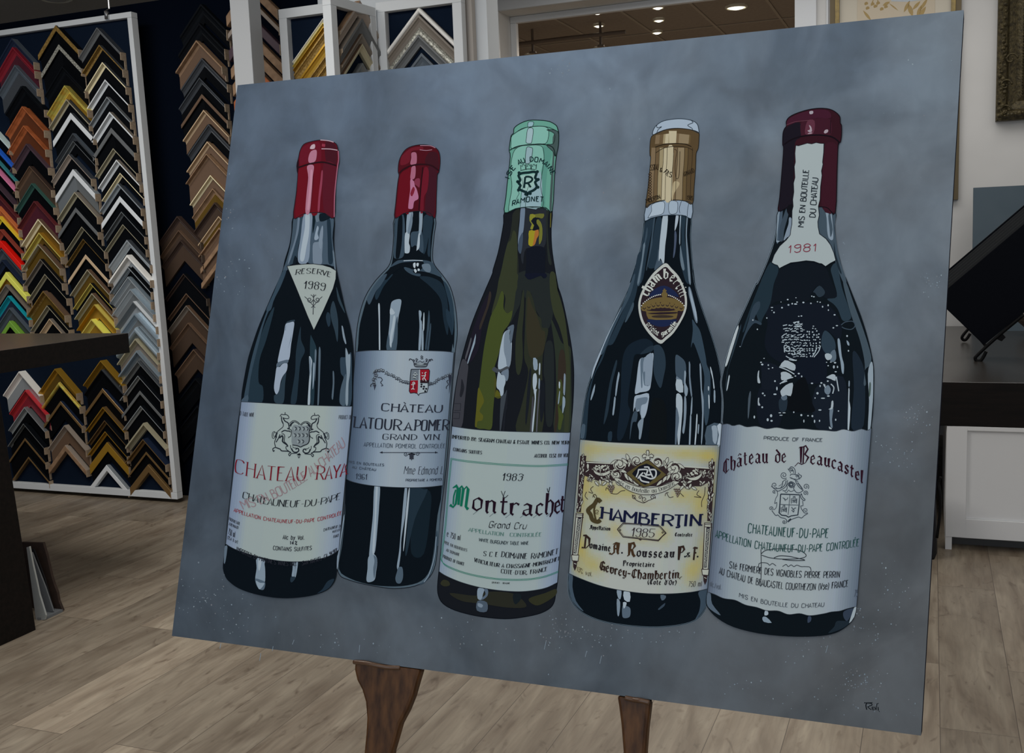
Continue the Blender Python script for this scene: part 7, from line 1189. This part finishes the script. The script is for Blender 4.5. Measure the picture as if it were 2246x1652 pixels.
# ---- paint flecks and the signature
s = Art(0); s.cur = 'flecks'; random.seed(42)
def fleck(x, y, r, h):
    n_ = random.randint(4, 7); P = [(x + r * random.uniform(.4, 1.3) * math.cos(2 * math.pi * k / n_), y + r * random.uniform(.4, 1.5) * math.sin(2 * math.pi * k / n_)) for k in range(n_)]; s.fpx(P, h, .6)
HF = ['707d87', '6a7680', '7b868d', '646e77', '6a6c70']
for cx_, cy_, sx_, sy_, n_ in ((1230, 1385, 22, 26, 60), (500, 1340, 40, 40, 50), (430, 1310, 26, 45, 30), (1890, 1500, 30, 22, 70), (1880, 1370, 40, 28, 45), (1790, 1420, 34, 20, 24), (2010, 920, 22, 22, 44), (2040, 620, 12, 14, 30), (1980, 990, 24, 24, 36), (1850, 560, 18, 16, 12), (1300, 1400, 60, 16, 34), (1460, 1395, 60, 16, 26), (1000, 1390, 60, 22, 30), (700, 1410, 90, 22, 34), (1230, 150, 14, 12, 18), (505, 600, 24, 50, 26), (1950, 1300, 26, 50, 30), (500, 430, 14, 50, 12), (1960, 1560, 60, 30, 14), (1740, 1520, 80, 30, 20), (610, 560, 60, 80, 10), (1300, 330, 80, 60, 12), (1640, 1500, 40, 20, 14), (2000, 240, 60, 120, 16), (1330, 1010, 30, 200, 10)):
    for k_ in range(n_):
        x_, y_ = random.gauss(cx_, sx_), random.gauss(cy_, sy_); t_ = (x_ - 377) / (2020 - 377)
        if y_ > 1385 + 219 * t_ - 8 or x_ < 530 - .119 * (y_ - 100) + 6 or x_ > 2114 - .059 * (y_ - 22) - 8: continue
        fleck(x_, y_, random.uniform(.5, 1.9), random.choice(HF))
for k_ in range(9): x_, y_ = random.uniform(480, 1900), random.uniform(1400, 1440); s.line('P', '6d7983', [(x_, y_), (x_ - random.uniform(1, 5), y_ + random.uniform(8, 20))], 1.2, .6)
o = s.mb['flecks'].build('paint_flecks', ptg); o['kind'] = 'stuff'
s.cur = 'sig'
for s_, wd in (('555,1200 600,1200 632,1198', 1.6), ('578,1205 572,1225 580,1262', 2.2), ('575,1202 620,1205 625,1222 590,1235 620,1262', 1.7), ('645,1240 628,1240 632,1262 650,1260', 1.5), ('630,1250 646,1248', 1.3), ('652,1235 662,1262 672,1208', 1.6), ('668,1212 686,1204', 1.4), ('682,1238 684,1270', 2.0), ('690,1276 694,1279', 2.2)): s.line('R', '0e1216', s_, wd * 1.0, .9, 3)
s.mb['sig'].build('signature', ptg)

# ------------------------------------------------------------------ the easel
uR = Vector((1, 0, 0)); eas = empty('easel', Vector((-.7, 1.55, 0)), 'walnut wood easel with two carved front legs holding up the bottle painting', 'easel')
def legshape(pxs, bottom, lab):
    """outline traced on the painting's tilted plane, carried on down to the floor"""
    top = [onp(x, y) for x, y in pxs]; P = top[:len(top) // 2] + bottom + top[len(top) // 2:]
    mb = MB(); mb.prism(P, NP * .026, walnut); o_ = mb.build('front_leg', eas, bevel=.006); return o_
def down(x, z):   # point of the tilted plane at height z
    return Vector((x, EYE.y + (KP - NP.x * x - NP.z * (z - EYE.z)) / NP.y, z))
edge = lambda x: 1395 + .1333 * (x - 377)
legshape([(777, edge(777) + 1), (776, 1470), (781, 1492), (792, 1513), (800, 1540), (803, 1575), (801, 1610), (797, 1652), (858, 1652), (866, 1625), (876, 1590), (892, 1560), (904, 1530), (914, 1495), (922, edge(922) + 1), (850, edge(850) + 1)], [down(-.966, .30), down(-.975, .0), down(-.925, .0), down(-.925, .30)], '')
legshape([(1352, edge(1352) + 1), (1356, 1550), (1361, 1590), (1366, 1652), (1415, 1652), (1419, 1600), (1424, 1560), (1426, edge(1426) + 4)], [down(-.462, .30), down(-.455, 0), down(-.415, 0), down(-.424, .30)], '')
lm = mat('polished walnut lip', (.10, .05, .025), .3, spec=.5)
mb = MB(); mb.tube(cr([onp(777, edge(777) + 4, -4), onp(800, edge(800) + 3, 20), onp(826, edge(826) + 5, 24), onp(850, edge(850) + 6, 4), onp(878, edge(878) + 3, -6)], 5), .0045, lm, 8); mb.build('shelf_lip', eas, smooth=True)
mb = MB(); mb.tube(cr([onp(1372, edge(1372) + 3, -4), onp(1390, edge(1390) + 5, 4), onp(1405, edge(1405) + 5, 22), onp(1424, edge(1424) + 7, 20)], 5), .0045, lm, 8); mb.build('shelf_lip', eas, smooth=True)
mb = MB(); p0, p1 = down(-.74, .60) + NP * .05, down(-.69, 1.72) + NP * .05; p0 = down(-.74, .80) + NP * .074; p1 = down(-.69, 1.70) + NP * .074; mb.prism([p0, p0 + uR * .06, p1 + uR * .06, p1], NP * .025, walnut); mb.build('mast', eas)
mb = MB(); p0 = down(-1.16, .76) + NP * .046; mb.prism([p0, p0 + uR * .78, p0 + uR * .78 + Vector((0, 0, .06)), p0 + Vector((0, 0, .06))], NP * .025, walnut); mb.build('cross_bar', eas)
mb = MB(); a_ = Vector((-1.14, 1.96, 1.5)); f_ = Vector((-1.42, 2.42, 0)); mb.prism([a_, a_ + Vector((0, .03, 0)), f_ + Vector((0, .03, 0)), f_], (.03, 0, 0), walnut); mb.build('rear_leg', eas)
